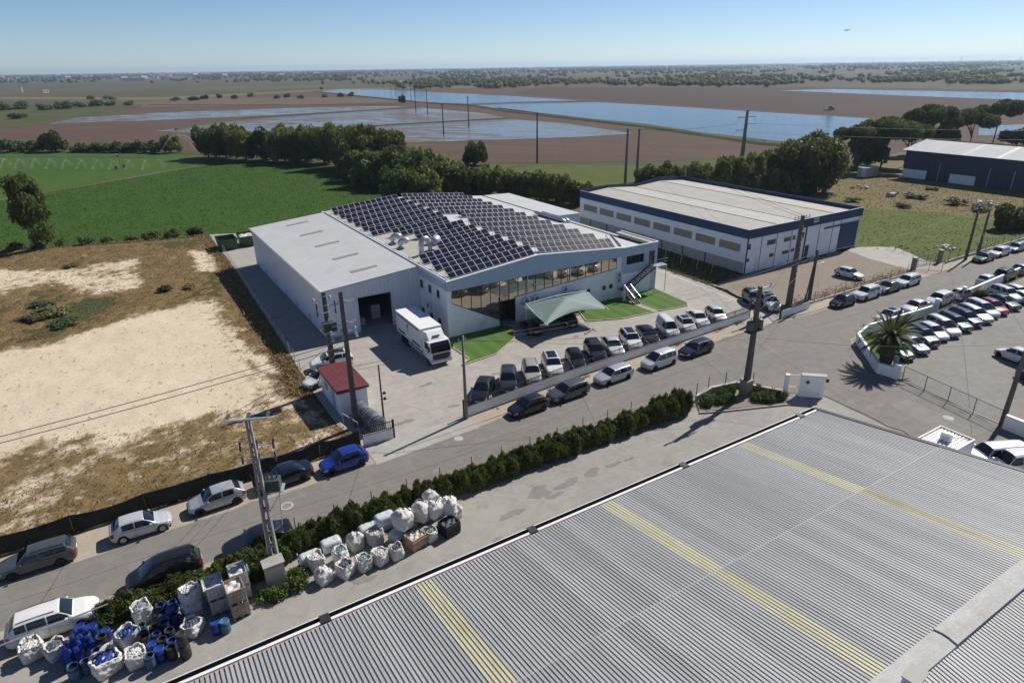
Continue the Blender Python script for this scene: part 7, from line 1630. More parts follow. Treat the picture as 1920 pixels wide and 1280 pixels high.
def ibc(x, y, z, label, rusty=False, rzv=0.0):
    t = thing('bulk_container', label, 'container', (0,0,0), 'caged bulk containers by the hedge'); w, d, h = 1.0, 1.2, 1.02
    for k in (-1,0,1): MB().box(k*0.42-0.06,k*0.42+0.06,-d/2,d/2,0,0.14).build('pallet_runner', M['wood'], t)
    q = MB(); tw = w/2-0.03; td = d/2-0.03
    for (a,b,c2,d2) in ((-tw,tw,-td,-td+0.03),(-tw,tw,td-0.03,td),(-tw,-tw+0.03,-td+0.03,td-0.03),(tw-0.03,tw,-td+0.03,td-0.03)): q.box(a,b,c2,d2,0.15,h)
    q.build('tank', M['cardboard'] if rusty else M['ibc_tank'], t)
    MB().grid(lambda i,j: (-w*0.46+i*w*0.92,-d*0.46+j*d*0.92,h*0.86+0.10*math.sin(i*9+x*3)*math.sin(j*8+z)),10,10).build('contents', M['sack_paper'], t)
    q = MB()
    for zz in (0.16,0.38,0.6,0.82,1.04): q.tube([(-w/2,-d/2,zz),(w/2,-d/2,zz),(w/2,d/2,zz),(-w/2,d/2,zz),(-w/2,-d/2,zz)],0.014,4)
    for k in range(6):
        a = -w/2+k*w/5; b = -d/2+k*d/5
        for yy in (-d/2,d/2): q.cyl((a,yy,0.15),(a,yy,1.04),0.011,n=4,cap=False)
        for xx in (-w/2,w/2): q.cyl((xx,b,0.15),(xx,b,1.04),0.011,n=4,cap=False)
    q.build('cage', M['galv'], t); t.location = (x,y,z); t.rotation_euler = (0,0,rzv)
for (x, y, z, lb, ru) in ((1.35,34.0,0,'lower rusty container at the front of the container stacks',True),(1.32,34.02,1.06,'upper rusty container with papers on top, front of the stacks',True),(0.35,35.0,0,'lower white container of the left rear stack',False),(0.33,35.0,1.06,'upper white container of the left rear stack',False),(1.75,35.35,0,'lower white container of the right rear stack',False),(1.73,35.33,1.06,'upper white container of the right rear stack',False),(0.2,36.25,0,'rearmost left container by the hedge',False),(1.95,36.65,0,'rearmost right container by the hedge',False)):
    ibc(x, y, z, lb, ru, rzv=0.04 if ru else 0.0)
# drums and jerrycans
dm = {}
def drum(x, y, z, kind, label, s=1.0, tip=False):
    if kind not in dm:
        q = MB(); 
        if kind.startswith('open'): q.lathe([(0.27,0),(0.30,0.06),(0.315,0.3),(0.315,0.5),(0.29,0.72),(0.265,0.86),(0.29,0.88),(0.29,0.92),(0.255,0.92),(0.25,0.84),(0.28,0.5),(0.25,0.08),(0.001,0.08)],18)
        else: q.lathe([(0.28,0),(0.30,0.05),(0.30,0.28),(0.315,0.30),(0.30,0.32),(0.30,0.6),(0.315,0.62),(0.30,0.64),(0.29,0.88),(0.26,0.90),(0.24,0.885),(0.001,0.885)],18)
        mt = {'open_blue':'blue_plastic','open_pale':'blue_pale','open_black':'black_plastic','open_green':'green_plastic','lid_blue':'blue_plastic','lid_pale':'blue_pale','lid_black':'black_plastic'}[kind]
        q2 = MB(); q2.cyl((0,0,0.3),(0,0,0.34),0.255,n=16); q3 = MB(); q3.lathe([(0.315,0.7),(0.325,0.72),(0.315,0.74)],18)
        dm[kind] = (q.mesh('shell', M[mt], True), q2.mesh('contents', M['drum_in']), q3.mesh('hoop', M['dark_metal']))
    a, b, c2 = dm[kind]; t = thing('drum', label, 'drum', (x,y,z), 'plastic drums in the front yard'); inst('shell', a, t)
    if kind.startswith('open'): inst('contents', b, t)
    inst('hoop', c2, t); t.scale = (s,s,s)
    if tip: t.rotation_euler = (R_(88),0,R_(rng.uniform(20,70))); t.location = (x,y,z+0.3*s)
def dz(zx, zy): return (zx*0.25, 1000+zy*0.25)   # enlarged view of the lower left corner
drs = [(560,1030,'open_pale','front pale blue open drum at the left'),(650,985,'open_pale','pale blue open drum right of the front left one'),(735,905,'open_blue','blue open drum between the jerrycans and the bag'),(1130,945,'open_pale','pale blue drum at the front right of the bags'),(1205,895,'lid_blue','blue drum behind the front right pale one'),(1290,880,'open_black','black open drum near the front right'),(1390,870,'lid_black','lower black drum at the right end'),(1390,868,'lid_black','upper black drum at the right end'),(1300,830,'open_blue','blue open drum near the black drums'),(1225,820,'open_black','dark open drum in the middle of the cluster'),(1180,770,'open_blue','dark blue open drum in the centre of the cluster'),(1280,750,'open_black','black rimmed drum in the centre right'),(1165,720,'open_black','black open drum behind the green one'),(1085,760,'open_green','green open drum in the middle'),(1100,800,'open_black','brownish dark drum below the green one'),(1070,710,'open_green','second green drum further back'),(1245,690,'open_blue','blue open drum behind the centre'),(1310,640,'open_blue','blue drum under the rear white bag'),(1290,590,'lid_blue','blue drum left of the rear white bags'),(1210,560,'open_blue','blue drum with bright rim by the hedge'),(1300,540,'open_blue','blue drum by the hedge right'),(1230,500,'lid_pale','small pale drum by the hedge'),(610,720,'lid_blue','blue drum behind the jerrycans left'),(700,720,'lid_blue','dark blue drum behind the jerrycans right'),(800,740,'lid_blue','tall blue drum beside the black ones'),(770,800,'open_black','tall black drum in the middle left'),(780,860,'lid_black','black drum below the tall one'),(690,810,'lid_blue','blue drum lying by the jerrycans'),(1620,690,'lid_blue','blue drum left of the rusty containers'),(1690,680,'lid_pale','green blue drum beside the rusty containers'),(1190,620,'lid_pale','pale blue drum lying across the cluster'),(1150,850,'lid_blue','blue drum right of the brown bag'),(1030,740,'lid_blue','blue drum left of the green drums'),(650,780,'lid_blue','blue canister drum behind the can stack')]
for i, (zx, zy, kd, lb) in enumerate(drs):
    px, py = dz(zx,zy+ (0)); x, y = G(px,py+4,0.35); z = 0.0
    if 'upper black' in lb: z = 0.9
    drum(x,y,z,kd,lb,rng.uniform(0.82,1.0) if 'small' not in lb else 0.6,tip='lying' in lb)
q = MB(); q.box(-0.14,0.14,-0.19,0.19,0,0.46); q.add([(-0.14,-0.19,0.46),(0.14,-0.19,0.46),(0.14,0.19,0.46),(-0.14,0.19,0.46),(-0.09,-0.13,0.54),(0.09,-0.13,0.54),(0.09,0.13,0.54),(-0.09,0.13,0.54)],[(4,5,6,7),(0,1,5,4),(1,2,6,5),(2,3,7,6),(3,0,4,7)]); jb = q.mesh('canister', M['blue_plastic'])
q = MB(); q.tube([(0,-0.1,0.54),(0,-0.08,0.62),(0,0.08,0.62),(0,0.1,0.54)],0.02,5); jh = q.mesh('handle', M['blue_plastic']); q = MB(); q.cyl((0.05,-0.12,0.53),(0.05,-0.12,0.59),0.04,n=8); jc = q.mesh('cap', M['lamp_red'])
cans = [(470,925),(520,905),(575,890),(480,880),(535,855),(590,840),(500,840),(545,800),(605,790),(565,755),(640,745)]
for i, (zx, zy) in enumerate(cans):
    px, py = dz(zx,zy); lev = 0.55 if i not in (3,7) else 1.08
    x, y = G(px,py,lev+0.25)
    for z in ([0.0,lev] if lev < 1 else [0.0,0.54,lev]):
        t = thing('jerrycan', 'blue plastic jerrycan with red cap in the stacked block at lower left', 'jerrycan', (x,y,z), 'stacked blue jerrycans'); t.rotation_euler = (0,0,R_(12+rng.uniform(-6,6))); inst('canister', jb, t); inst('handle', jh, t); inst('cap', jc, t)
def bz(zx, zy, w, h, rzv, lb, fill, z=0.0, **k): px, py = dz(zx,zy); x, y = G(px,py,z+h*0.45); big_bag(x,y,z,w,h,rzv,lb,fill,group='bulk bags among the drums',**k)
bz(235,870,1.15,0.95,0.2,'open bulk bag of scraps at the far lower left','sack_paper'); bz(420,870,1.05,0.85,0.4,'slumped bulk bag with grey mesh beside the jerrycans','sack_dark'); bz(795,965,1.45,0.95,0.3,'large open bulk bag with blue lids at the front','blue_plastic'); bz(1020,925,1.05,0.9,0.1,'off white open bulk bag beside the pale drum','sack_paper'); bz(955,780,1.15,1.0,0.6,'white bulk bag with blue sheet in the middle of the drums','blue_plastic'); bz(1065,590,1.05,1.1,0.2,'bulk bag of shiny strips by the low hedge','sack_green'); bz(1440,560,1.05,1.0,0.3,'lower bulk bag of the pair near the containers','sack_paper',closed=True); bz(1425,450,1.05,0.9,0.5,'upper open bulk bag of the pair near the containers','sack_paper',z=0.95); bz(1440,700,1.1,0.75,0.8,'collapsed bulk bag with dark opening near the right black drums','sack_dark')
t = thing('guard_rail', 'grey metal rail on posts in front of the white SUV', 'rail', (-9,37.0,0)); MB().tube([(-13,37.0,1.25),(-5.2,37.4,1.25)],0.045,6).build('rail', M['galv'], t)
for x in (-12.5,-9.2,-6.0): MB().cyl((x,37.0+(x+13)*0.05,0),(x,37.0+(x+13)*0.05,1.25),0.04,n=6).build('post', M['galv'], t)
x, y = 5.35, 35.6; t = thing('marker_post', 'thin striped marker post beside the meter cabinet', 'post', (x,y,0)); MB().cyl((x,y,0),(x,y,1.3),0.035,n=6).build('post', M['white_paint'], t)
for k in range(3): MB().cyl((x,y,0.3+k*0.35),(x,y,0.45+k*0.35),0.038,n=6).build('band', M['dark_metal'], t)
# ------------------------------------------------------------------ foliage
def leaf_cards(C, Rr, n, size, seed, flat=0.0, up=0.0, elong=1.0, shell=0.55):
    """n leaf quads spread over clumps C (k,3) with radii Rr (k,3): returns V,F"""
    r = np.random.default_rng(seed); k = len(C); vol = (Rr[:,0]*Rr[:,1]*Rr[:,2])**(2/3); ci = r.choice(k, n, p=vol/vol.sum())
    d = r.normal(size=(n,3)); d /= np.linalg.norm(d,axis=1,keepdims=True)
    rad = shell+(1.18-shell)*r.random(n)**0.7
    P = C[ci]+d*Rr[ci]*rad[:,None]
    nr = d+0.75*r.normal(size=(n,3)); nr[:,2] += up; nr /= np.linalg.norm(nr,axis=1,keepdims=True)
    a = np.cross(nr, r.normal(size=(n,3))); a /= np.linalg.norm(a,axis=1,keepdims=True)
    if flat: a[:,2] += flat; a /= np.linalg.norm(a,axis=1,keepdims=True)
    b = np.cross(nr,a); s = size*r.uniform(0.55,1.35,n)[:,None]
    A, Bv = a*s*elong, b*s*0.62
    V = np.stack([P-A*0.9, P-Bv+A*0.1, P+A, P+Bv+A*0.1],1).reshape(-1,3)
    return V, np.arange(4*n).reshape(-1,4)
def core(C, Rr, f=0.72):
    V, F = [], []; n, m = 8, 5
    for c, r in zip(C, Rr):
        o = len(V)
        for j in range(m+1):
            for i in range(n): t, p = math.pi*j/m, 2*math.pi*i/n; V.append((c[0]+r[0]*f*math.sin(t)*math.cos(p), c[1]+r[1]*f*math.sin(t)*math.sin(p), c[2]+r[2]*f*math.cos(t)))
        for j in range(m):
            for i in range(n): F.append((o+j*n+i, o+(j+1)*n+i, o+(j+1)*n+(i+1) % n, o+j*n+(i+1) % n))
    return np.array(V), np.array(F)
def join(*vf):
    Vs, Fs, o = [], [], 0
    for V, F in vf: Vs.append(V); Fs.append(F+o); o += len(V)
    return np.concatenate(Vs), np.concatenate(Fs)
def clumps(kind, seed):
    r = np.random.default_rng(seed); C, R = [], []
    if kind == 'round':
        for i in range(30):
            a = r.uniform(0,6.28); q = math.sqrt(r.random())*0.82; z = 0.25+0.68*r.random()*(1-0.5*q*q); C.append((q*math.cos(a),q*math.sin(a),z)); s = r.uniform(0.16,0.32); R.append((s,s,s*0.8))
        C.append((0,0,0.5)); R.append((0.6,0.6,0.38))
    elif kind == 'pine':
        for i in range(14):
            a = r.uniform(0,6.28); q = math.sqrt(r.random())*0.8; z = 0.70+0.22*(1-q*q)+r.uniform(-.06,.06); C.append((q*math.cos(a),q*math.sin(a),z)); s = r.uniform(0.22,0.38); R.append((s,s,s*0.42))
    elif kind == 'tall':
        for i in range(22):
            z = 0.08+0.86*r.random(); w_ = 0.28*(1-0.55*z)+0.1; a = r.uniform(0,6.28); q = r.random()**0.5*w_*1.2; C.append((q*math.cos(a),q*math.sin(a),z)); s = r.uniform(0.11,0.19); R.append((s,s,s*0.8))
    elif kind == 'spiky':
        for i in range(13):
            a = r.uniform(0,6.28); q = r.random()**0.5*0.36; h_ = r.uniform(0.55,1.0)*(1-0.3*q); s = r.uniform(0.10,0.17); C.append((q*math.cos(a),q*math.sin(a),h_*0.55)); R.append((s,s,h_*0.46))
        C.append((0,0,0.32)); R.append((0.36,0.36,0.34))
    elif kind == 'bush':
        for i in range(12):
            a = r.uniform(0,6.28); q = math.sqrt(r.random())*0.7; C.append((q*math.cos(a),q*math.sin(a),0.15+0.55*r.random()*(1-q*q))); s = r.uniform(0.22,0.38); R.append((s,s,s*0.8))
    return np.array(C), np.array(R)
CROWN = {}
def crown(kind, mat, variant, n, size, **k):
    key = (kind, mat, variant)
    if key not in CROWN:
        C, R = clumps(kind, 100+variant*7+len(kind)); V, F = join(core(C,R,0.52), leaf_cards(C,R,n,size,variant+50,**k))
        if kind != 'tall': V[:,:2] /= np.percentile(np.hypot(V[:,0],V[:,1]),99); V[:,2] /= np.percentile(V[:,2],99.7)
        CROWN[key] = npmesh('crown', V, F, M[mat])
    return CROWN[key]
TR = {}
def trunk_mesh(kind, v):
    if (kind,v) in TR: return TR[(kind,v)]
    r = random.Random(v*31+len(kind)); mb = MB(); top = {'round':0.45,'pine':0.72,'tall':0.8,'bush':0.3}[kind]; bend = r.uniform(-0.08,0.08)
    mb.tube([(0,0,-0.02),(bend*0.3,0,top*0.35),(bend,0.02,top*0.7),(bend*1.2,0,top)],[0.055,0.045,0.036,0.022],8)
    for k in range(5):
        a = r.uniform(0,6.28); z = top*r.uniform(0.45,0.9); L = r.uniform(0.3,0.6) if kind != 'tall' else 0.16; mb.tube([(bend*z,0,z),(bend+L*0.5*math.cos(a),L*0.5*math.sin(a),z+0.13),(bend+L*math.cos(a),L*math.sin(a),z+0.22)],[0.024,0.016,0.008],6)
    TR[(kind,v)] = mb.mesh('trunk', M['bark'], True); return TR[(kind,v)]
def tree(loc, rad, h, kind, mat, label, group=None, name=None, variant=None, n=5600, size=None, rot=None):
    v = variant if variant is not None else rng.randrange(4); t = thing(name or {'round':'broadleaf_tree','pine':'pine_tree','tall':'poplar_tree','bush':'shrub','spiky':'shrub'}[kind], label, 'tree' if kind in ('round','pine','tall') else 'shrub', (loc[0],loc[1],0), group)
    kw = {'round':dict(size=0.072),'pine':dict(size=0.055,elong=1.3),'tall':dict(size=0.03),'bush':dict(size=0.085),'spiky':dict(size=0.040,flat=1.3,elong=2.0,up=0.2)}[kind]
    if size: kw['size'] = size
    if rad > 6.5 and kind in ('round','pine'): v += 10; n = 13000; kw['size'] *= 0.62
    a = rot if rot is not None else rng.uniform(0,6.28)
    sc = (rad,rad,h) if kind != 'tall' else (rad*2.6,rad*2.6,h)
    inst('crown', crown(kind,mat,v,n,**kw), t, (0,0,0), (0,0,a), sc)
    if kind in ('round','pine','tall','bush'): inst('trunk' if kind != 'bush' else 'stem', trunk_mesh(kind,v), t, (0,0,0), (0,0,a), (min(rad,5)*(1.0 if kind == 'pine' else 1.3),)*2+(h,))
    return t
def hpx(x, y, dpx): return dpx*math.sqrt(x*x+y*y+900)/FPX
def tp(px, py, wpx, hpx_, kind, mat, label, group=None, **k):
    x, y = G(px,py); dp = CF.dot(Vector((x,y,-CAMH))); s = dp/FPX; lo, hi = 0.0, 80.0
    for _ in range(30):
        m_ = (lo+hi)/2; v = Vector((x,y,m_-CAMH)); yy = 640-CU.dot(v)/CF.dot(v)*FPX
        if yy > py-hpx_: lo = m_
        else: hi = m_
    return tree((x,y), wpx*s/2, lo, kind, mat, label, group, **k)
# tree row between the crops and the flooded fields
gr = 'dense tree row behind the solar hall'
ORD = ['first','second','third','fourth','fifth','sixth','seventh','eighth','ninth','tenth','eleventh','twelfth','thirteenth','fourteenth','fifteenth','sixteenth','seventeenth','eighteenth','nineteenth','twentieth']
row_ = [(392,296,60,52),(425,297,66,58),(462,300,62,55),(498,300,60,54),(535,303,64,60),(572,303,66,60),(608,306,70,62),(648,314,78,72),(690,322,84,78),(730,330,80,76),(665,338,60,48),(700,346,70,58),(738,352,78,66),(776,352,78,66),(812,352,72,62),(750,372,66,52),(800,374,70,56),(846,362,66,52),(880,364,62,46),(915,364,60,46),(948,368,58,44),(980,372,56,44),(1012,376,60,50),(1042,378,54,48),(1076,384,46,40),(1100,380,40,34),(845,340,56,40),(560,304,34,28)]
for i, (px, py, w_, h_) in enumerate(row_): tp(px,py,w_*1.12,h_*1.1,'round','leaf_oak' if i % 3 else 'leaf_dark','broadleaf tree in the dense row behind the solar hall' if i not in (0,4,7,9,22,24) else {0:'leftmost tree of the dense row behind the crop field',4:'tree at the bend of the dense row above the crop field corner',7:'tall tree where the dense row turns towards the hall',9:'tallest tree of the dense row, above the hall ridge',22:'tree of the dense row right above the silver roof duct',24:'small tree of the dense row beside the warehouse corner'}[i],gr)
tp(891,309,48,42,'round','leaf_dark','lone round tree in the brown field beyond the tree row',variant=1)
tp(754,194,14,16,'round','leaf_dark','small dark tree on the dike between the flooded fields',variant=2)
# hedge bushes beyond the irrigated field
for i, (px, w_, h_) in enumerate([(-20,50,26),(20,46,24),(58,40,20),(150,40,16),(185,38,18),(215,40,20),(255,42,22),(285,40,22),(235,36,16),(170,34,14)]): tp(px,284+abs(px-100)*0.008,w_,h_,'bush','leaf_bush','grey green bush in the hedge beyond the irrigated field','hedge bushes beyond the irrigated field',n=1400)
tp(105,284,52,38,'round','leaf_dark','dark round tree in the hedge beyond the irrigated field',variant=0); tp(320,286,40,32,'round','leaf_oak','rounded tree at the right end of the field hedge',variant=3)
for i, (px, py, w_, h_) in enumerate([(10,206,40,14),(45,204,40,14),(80,206,36,12),(120,204,34,14),(150,201,26,10),(30,222,40,10),(180,199,30,12),(210,198,24,9),(245,197,24,8)]): tp(px,py,w_,h_,'bush','leaf_bush','low bush on the scrub bank at the far left','bushes on the scrub bank',n=900)
# tall dark tree at the edge of the crop field
x, y = G(74,466); tree((x,y),2.7,13.2,'tall','leaf_dark','tall dark tree at the edge of the crop field on the left',variant=2,n=5200)
# trees behind the warehouse and towards the barn
gp = 'trees behind the warehouse'; cnt_ = {'round':0,'pine':0,'bush':0}
for i, (px, py, w_, h_, kd, mt) in enumerate([(1215,352,50,40,'round','leaf_oak'),(1250,356,60,48,'round','leaf_dark'),(1290,358,66,50,'round','leaf_oak'),(1325,358,60,46,'round','leaf_oak'),(1360,360,60,62,'round','leaf_oak'),(1400,360,64,66,'round','leaf_oak'),(1420,366,48,34,'bush','leaf_bush'),(1465,366,66,46,'round','leaf_bush'),(1505,357,140,96,'round','leaf_dark'),(1450,350,80,62,'round','leaf_dark'),(1600,320,90,80,'pine','leaf_pine'),(1650,318,100,92,'pine','leaf_pine'),(1695,312,80,78,'pine','leaf_pine'),(1625,312,70,60,'round','leaf_dark'),(1735,290,90,88,'pine','leaf_pine'),(1785,285,60,70,'pine','leaf_pine'),(1815,283,70,74,'pine','leaf_pine'),(1705,290,60,80,'pine','leaf_pine'),(1760,285,60,48,'round','leaf_dark'),(1905,272,60,30,'round','leaf_dark'),(1530,362,60,44,'bush','leaf_bush')]):
    tp(px,py,w_*1.05,h_*1.06,kd,mt,{'round':ORD[cnt_['round']]+' rounded tree from the left in the clump between warehouse and barn','pine':ORD[cnt_['pine']]+' umbrella pine counted away from the warehouse, left of the barn','bush':'pale bushy shrub at the edge of the clump behind the warehouse'}[kd],gp+' '+kd); cnt_[kd] += 1
x, y = G(1862,266); tree((x,y),8.5,15.5,'pine','leaf_pine','lone umbrella pine with open crown behind the blue barn',variant=3,n=1500)
tp(1885,428,70,44,'bush','leaf_dark','large dark round bush at the right edge of the rough meadow'); tp(1625,546-0,6,5,'bush','leaf_bush','tuft by the dirt yard fence',n=300)
for i, (px, py, w_, h_) in enumerate([(1600,378,34,8),(1720,372,46,9),(1790,382,50,12),(1690,388,40,9),(1840,395,40,12),(1750,356,30,6)]): tp(px,py,w_,h_,'bush','weed_green','low shrub in the dry meadow before the barn','shrubs in the dry meadow',n=700)
# rubble heaps in the meadow
def rubble(px, py, wd, label, mat='concrete', n=14):
    x, y = G(px,py); t = thing('rubble_heap', label, 'rubble', (x,y,0)); r = random.Random(int(px))
    for k in range(n): a, q = r.uniform(0,6.28), r.random()**0.7*wd; s = r.uniform(0.35,0.9)*wd*0.22; MB().obox((x+q*math.cos(a),y+q*math.sin(a)*0.7,s*0.3+0.35*(1-q/wd)),(s*1.3,s,s*0.7),r.uniform(0,3),r.uniform(0.6,0.95),r.uniform(-.4,.4)).build('stone', M[mat], t)
rubble(1697,368,5,'pale rubble heap in the dry meadow left'); rubble(1850,384,4,'pale rubble heap in the dry meadow right'); rubble(1772,465-0,2.0,'row of white rubble bags beside the paddock entrance','white_sack',16); rubble(1690,464,1.4,'dark scrap heap at the paddock corner','rust',10); rubble(1612,352,3,'small rubble patch near the tree clump')
# palm
PT = thing('palm_tree', 'stout palm tree with wide drooping crown inside the white corner wall', 'palm', (66.7,32.6,0))
prof = []
for k in range(15): z = k*0.19; r_ = 0.52+0.10*math.sin(k*0.35)+(0.05 if k % 2 else -0.02); prof.append((r_,z))
prof += [(0.35,2.95)]
MB().lathe(prof,14,(66.7,32.6,0)).build('trunk', M['bark'], PT)
sc = MB()
for k in range(90):
    a = k*2.4; z = 0.2+k*0.029; sc.obox((66.7+0.58*math.cos(a),32.6+0.58*math.sin(a),z),(0.16,0.2,0.22),a,0.5)
sc.build('leaf_base', M['bark'], PT)
def frond(L, droop, seed):
    r = random.Random(seed); P = []; n = 16
    for i in range(n+1): f = i/n; P.append(Vector((L*f*(1-0.12*f*droop),0,L*(0.62*f-droop*0.85*f*f))))
    mb = MB(); mb.tube(P,[0.035*(1-0.8*i/n)+0.004 for i in range(n+1)],4)
    for i in range(2,44):
        f = i/44; k = f*n; a = min(int(k),n-1); p = P[a].lerp(P[a+1],k-a); d = (P[min(a+1,n)]-P[a]).normalized(); ll = 0.62*math.sin(math.pi*min(1,f*0.88+0.1))**0.6*(1.05-0.25*f)
        for s in (-1,1):
            side = Vector((0.55,s*0.9,0.12-0.35*f*r.random())).normalized(); tip = p+(d*0.5+side).normalized()*ll+Vector((0,0,-0.12*ll)); wv = d*0.05
            mb.add([p-wv,p+wv,tip],[(0,1,2)])
    return mb.mesh('frond', M['leaf_palm'])
fm = [frond(3.9,0.55,1),frond(4.1,0.8,2),frond(3.6,0.3,3),frond(3.9,1.05,4)]
for k in range(84):
    a = k*2.39996; u_ = k/84; inst('frond', fm[0 if u_ < 0.25 else (2 if u_ > 0.8 else (1 if u_ > 0.5 else 3))], PT, (0,0,2.85+0.25*u_), (0, R_(28-70*u_+rng.uniform(-8,8)), a), rng.uniform(0.76,0.95))
x, y = G(1686,687); tag(MB().obox((x-0.7,y+0.1,0.6),(0.5,0.35,1.2),0.3).obox((x-0.7,y+0.1,1.25),(0.6,0.45,0.08),0.3).build('meter_box', M['concrete']), 'small grey box on the wall end beside the palm trunk', 'box')
# hedge along the street: one shrub after another
k = 0; x = 5.6
while x < 42.0:
    y = 37.75-0.012*(x-5)+rng.uniform(-0.12,0.12); h_ = rng.uniform(1.35,2.0)+(0.35 if x > 38 else 0); sh = tree((x,y),rng.uniform(0.85,1.15),h_,'spiky','leaf_hedge','upright conifer shrub of the clipped street hedge','shrubs of the street hedge',name='hedge_shrub',variant=k % 4,n=7000); x += rng.uniform(0.62,0.85); k += 1
for i, (x, y, h_) in enumerate(((-5.4,37.5,1.1),(-4.6,37.5,1.3),(-3.7,37.5,1.0),(-2.9,37.5,0.9),(-2.0,37.55,1.2),(-1.0,37.6,1.2),(-0.1,37.7,0.9),(1.0,37.9,1.1),(1.9,37.8,1.3),(2.7,37.7,1.4),(3.3,37.5,1.4),(4.9,37.4,1.4),(2.9,36.6,1.1),(3.2,37.0,1.2))):
    tree((x,y),0.95,h_,'spiky','leaf_hedge','low conifer shrub of the hedge behind the drums','shrubs of the hedge behind the drums',name='hedge_shrub',variant=i % 4,n=7000)
for i, (x, y, s) in enumerate(((3.0,34.2,0.8),(3.6,34.0,0.7),(5.0,35.0,0.8),(5.15,34.4,0.75),(4.8,34.0,0.6))): tree((x,y),s,0.75,'bush','leaf_juniper','yellow green weed clump at the foot of the meter cabinet','weeds by the meter cabinet',name='weed_clump',n=900)
for i, (x, y, s) in enumerate(((44.0,36.9,0.9),(45.2,36.9,1.0),(46.2,36.2,1.0),(46.9,37.2,0.9),(49.4,34.9,1.2),(50.3,34.2,1.2),(50.0,35.7,1.0),(51.0,33.9,0.9),(48.0,37.3,0.7),(49.6,34.2,1.0))): tree((x,y),s,0.85,'spiky','leaf_juniper','spreading juniper in the bed at the yard corner','junipers in the corner bed',name='juniper',variant=i % 4,n=1500)
x, y = G(1893,546-20); tree((97.2,37.3),1.1,1.5,'bush','leaf_oak','clipped round shrub inside the long street wall',n=1500)

# dry grass and weeds on the sandy plot, along fences and verges
def tufts(name, mat, label, pts, size, blades, seed, hscale=1.0):
    r = np.random.default_rng(seed); n = len(pts); k = blades; P = np.repeat(pts,k,axis=0); m_ = n*k
    sc = np.repeat(size*r.uniform(0.4,1.3,n),k)*r.uniform(0.6,1.2,m_); a = r.uniform(0,6.283,m_); off = np.stack([np.cos(a),np.sin(a)],1)*(sc*0.55*r.random(m_))[:,None]
    lean = np.stack([np.cos(a),np.sin(a)],1)*(sc*r.uniform(0.2,0.9,m_))[:,None]; pr = np.stack([-np.sin(a),np.cos(a)],1)*(sc*0.16)[:,None]
    base = P[:,:2]+off; z0 = P[:,2]; tip = base+lean; h_ = sc*hscale*r.uniform(0.6,1.2,m_)
    V = np.empty((m_,4,3)); V[:,0,:2] = base-pr; V[:,1,:2] = base+pr; V[:,2,:2] = tip+pr*0.4; V[:,3,:2] = tip-pr*0.4; V[:,0,2] = z0-0.03; V[:,1,2] = z0-0.03; V[:,2,2] = z0+h_; V[:,3,2] = z0+h_
    o = D.objects.new(name, npmesh(name, V.reshape(-1,3), np.arange(4*m_).reshape(-1,4), M[mat])); COL.objects.link(o); return tag(o, label, {'dry_grass':'grass','green_weeds':'weeds','crop_leaves':'crops','low_scrub':'scrub','verge_grass':'grass'}.get(name,'grass'), kind='stuff')
def scatter(n, fn, seed):
    r = np.random.default_rng(seed); X = r.uniform(-42,15.2,n); Y = 47.9+(155-47.9)*r.random(n)**1.35; inp = pin(lotP,X,Y)
    cl = 0.5+0.5*wob(X,Y,0.7,seed+1)*1.6; v = fn(vegmask(X,Y),cl); ok = inp & (r.random(n) < v); X, Y = X[ok], Y[ok]
    z = np.clip(0.28*wob(X,Y,0.35,3)+0.14*wob(X,Y,1.4,4),-0.06,0.5)*np.clip(pdist(lotP,X,Y)/3.0,0,1)*(0.45+0.55*vegmask(X,Y))-0.03
    return np.stack([X,Y,z],1)
tufts('dry_grass','dry_grass','dry straw coloured grass over the sandy plot', scatter(70000,lambda v,c: np.clip(v*1.1-0.25,0,1)*np.clip(c+0.25,0,1)+0.012,21),0.20,4,1,0.6)
tufts('green_weeds','weed_green','olive green weeds over the sandy plot', scatter(60000,lambda v,c: np.clip(v*1.1-0.3,0,1)*np.clip(1.1-c,0,1)*0.8+0.008,22),0.18,4,2,0.6)
tufts('low_scrub','leaf_brown','reddish brown low scrub over the sandy plot', scatter(20000,lambda v,c: np.clip(v-0.35,0,1)*np.clip(c*1.3-0.35,0,1),23),0.2,4,3,0.5)
for i, (px, py, w_, h_, mt) in enumerate([(100,585,80,12,'weed_green'),(60,600,60,10,'weed_green'),(120,608,60,9,'leaf_bush'),(80,575,50,10,'leaf_bush'),(310,546,30,12,'leaf_bush'),(350,540,34,7,'weed_green'),(130,500,36,6,'weed_green')]): tp(px,py,w_,h_,'bush',mt,'low spreading shrub on the sandy plot','shrubs on the sandy plot',n=1300)
# rank growth at the plot edges: far bank and along the concrete strip
r = np.random.default_rng(5); E_ = []
for (a, b, n, wd) in (((-45,156),(0,143),900,1.2),((0,143),(15.2,139.5),500,1.2),((14.2,139),(14.4,113),500,0.9),((14.3,113),(13.0,72),2600,1.0),((13.0,72),(12.6,60),900,1.2),((-44,48.5),(13.6,48.5),1500,0.5)):
    f = r.random(n); E_.append(np.stack([a[0]+(b[0]-a[0])*f+r.normal(size=n)*wd*0.6, a[1]+(b[1]-a[1])*f+r.normal(size=n)*wd*0.4, np.zeros(n)-0.02],1))
E_ = np.concatenate(E_); E_ = E_[pin(lotP,E_[:,0],E_[:,1])]
tufts('verge_grass','dry_grass','tall dry grass along the edges of the sandy plot',E_,0.36,6,6,0.8)
for i in range(16): f = i/15; tree((-43+f*56,155.5-f*14.8+rng.uniform(-.4,.4)),rng.uniform(1.2,2.0),rng.uniform(0.9,1.6),'bush','leaf_dark' if i % 2 else 'leaf_bush','dark bush on the bank between the sandy plot and the crop field','bushes on the plot bank',n=800)
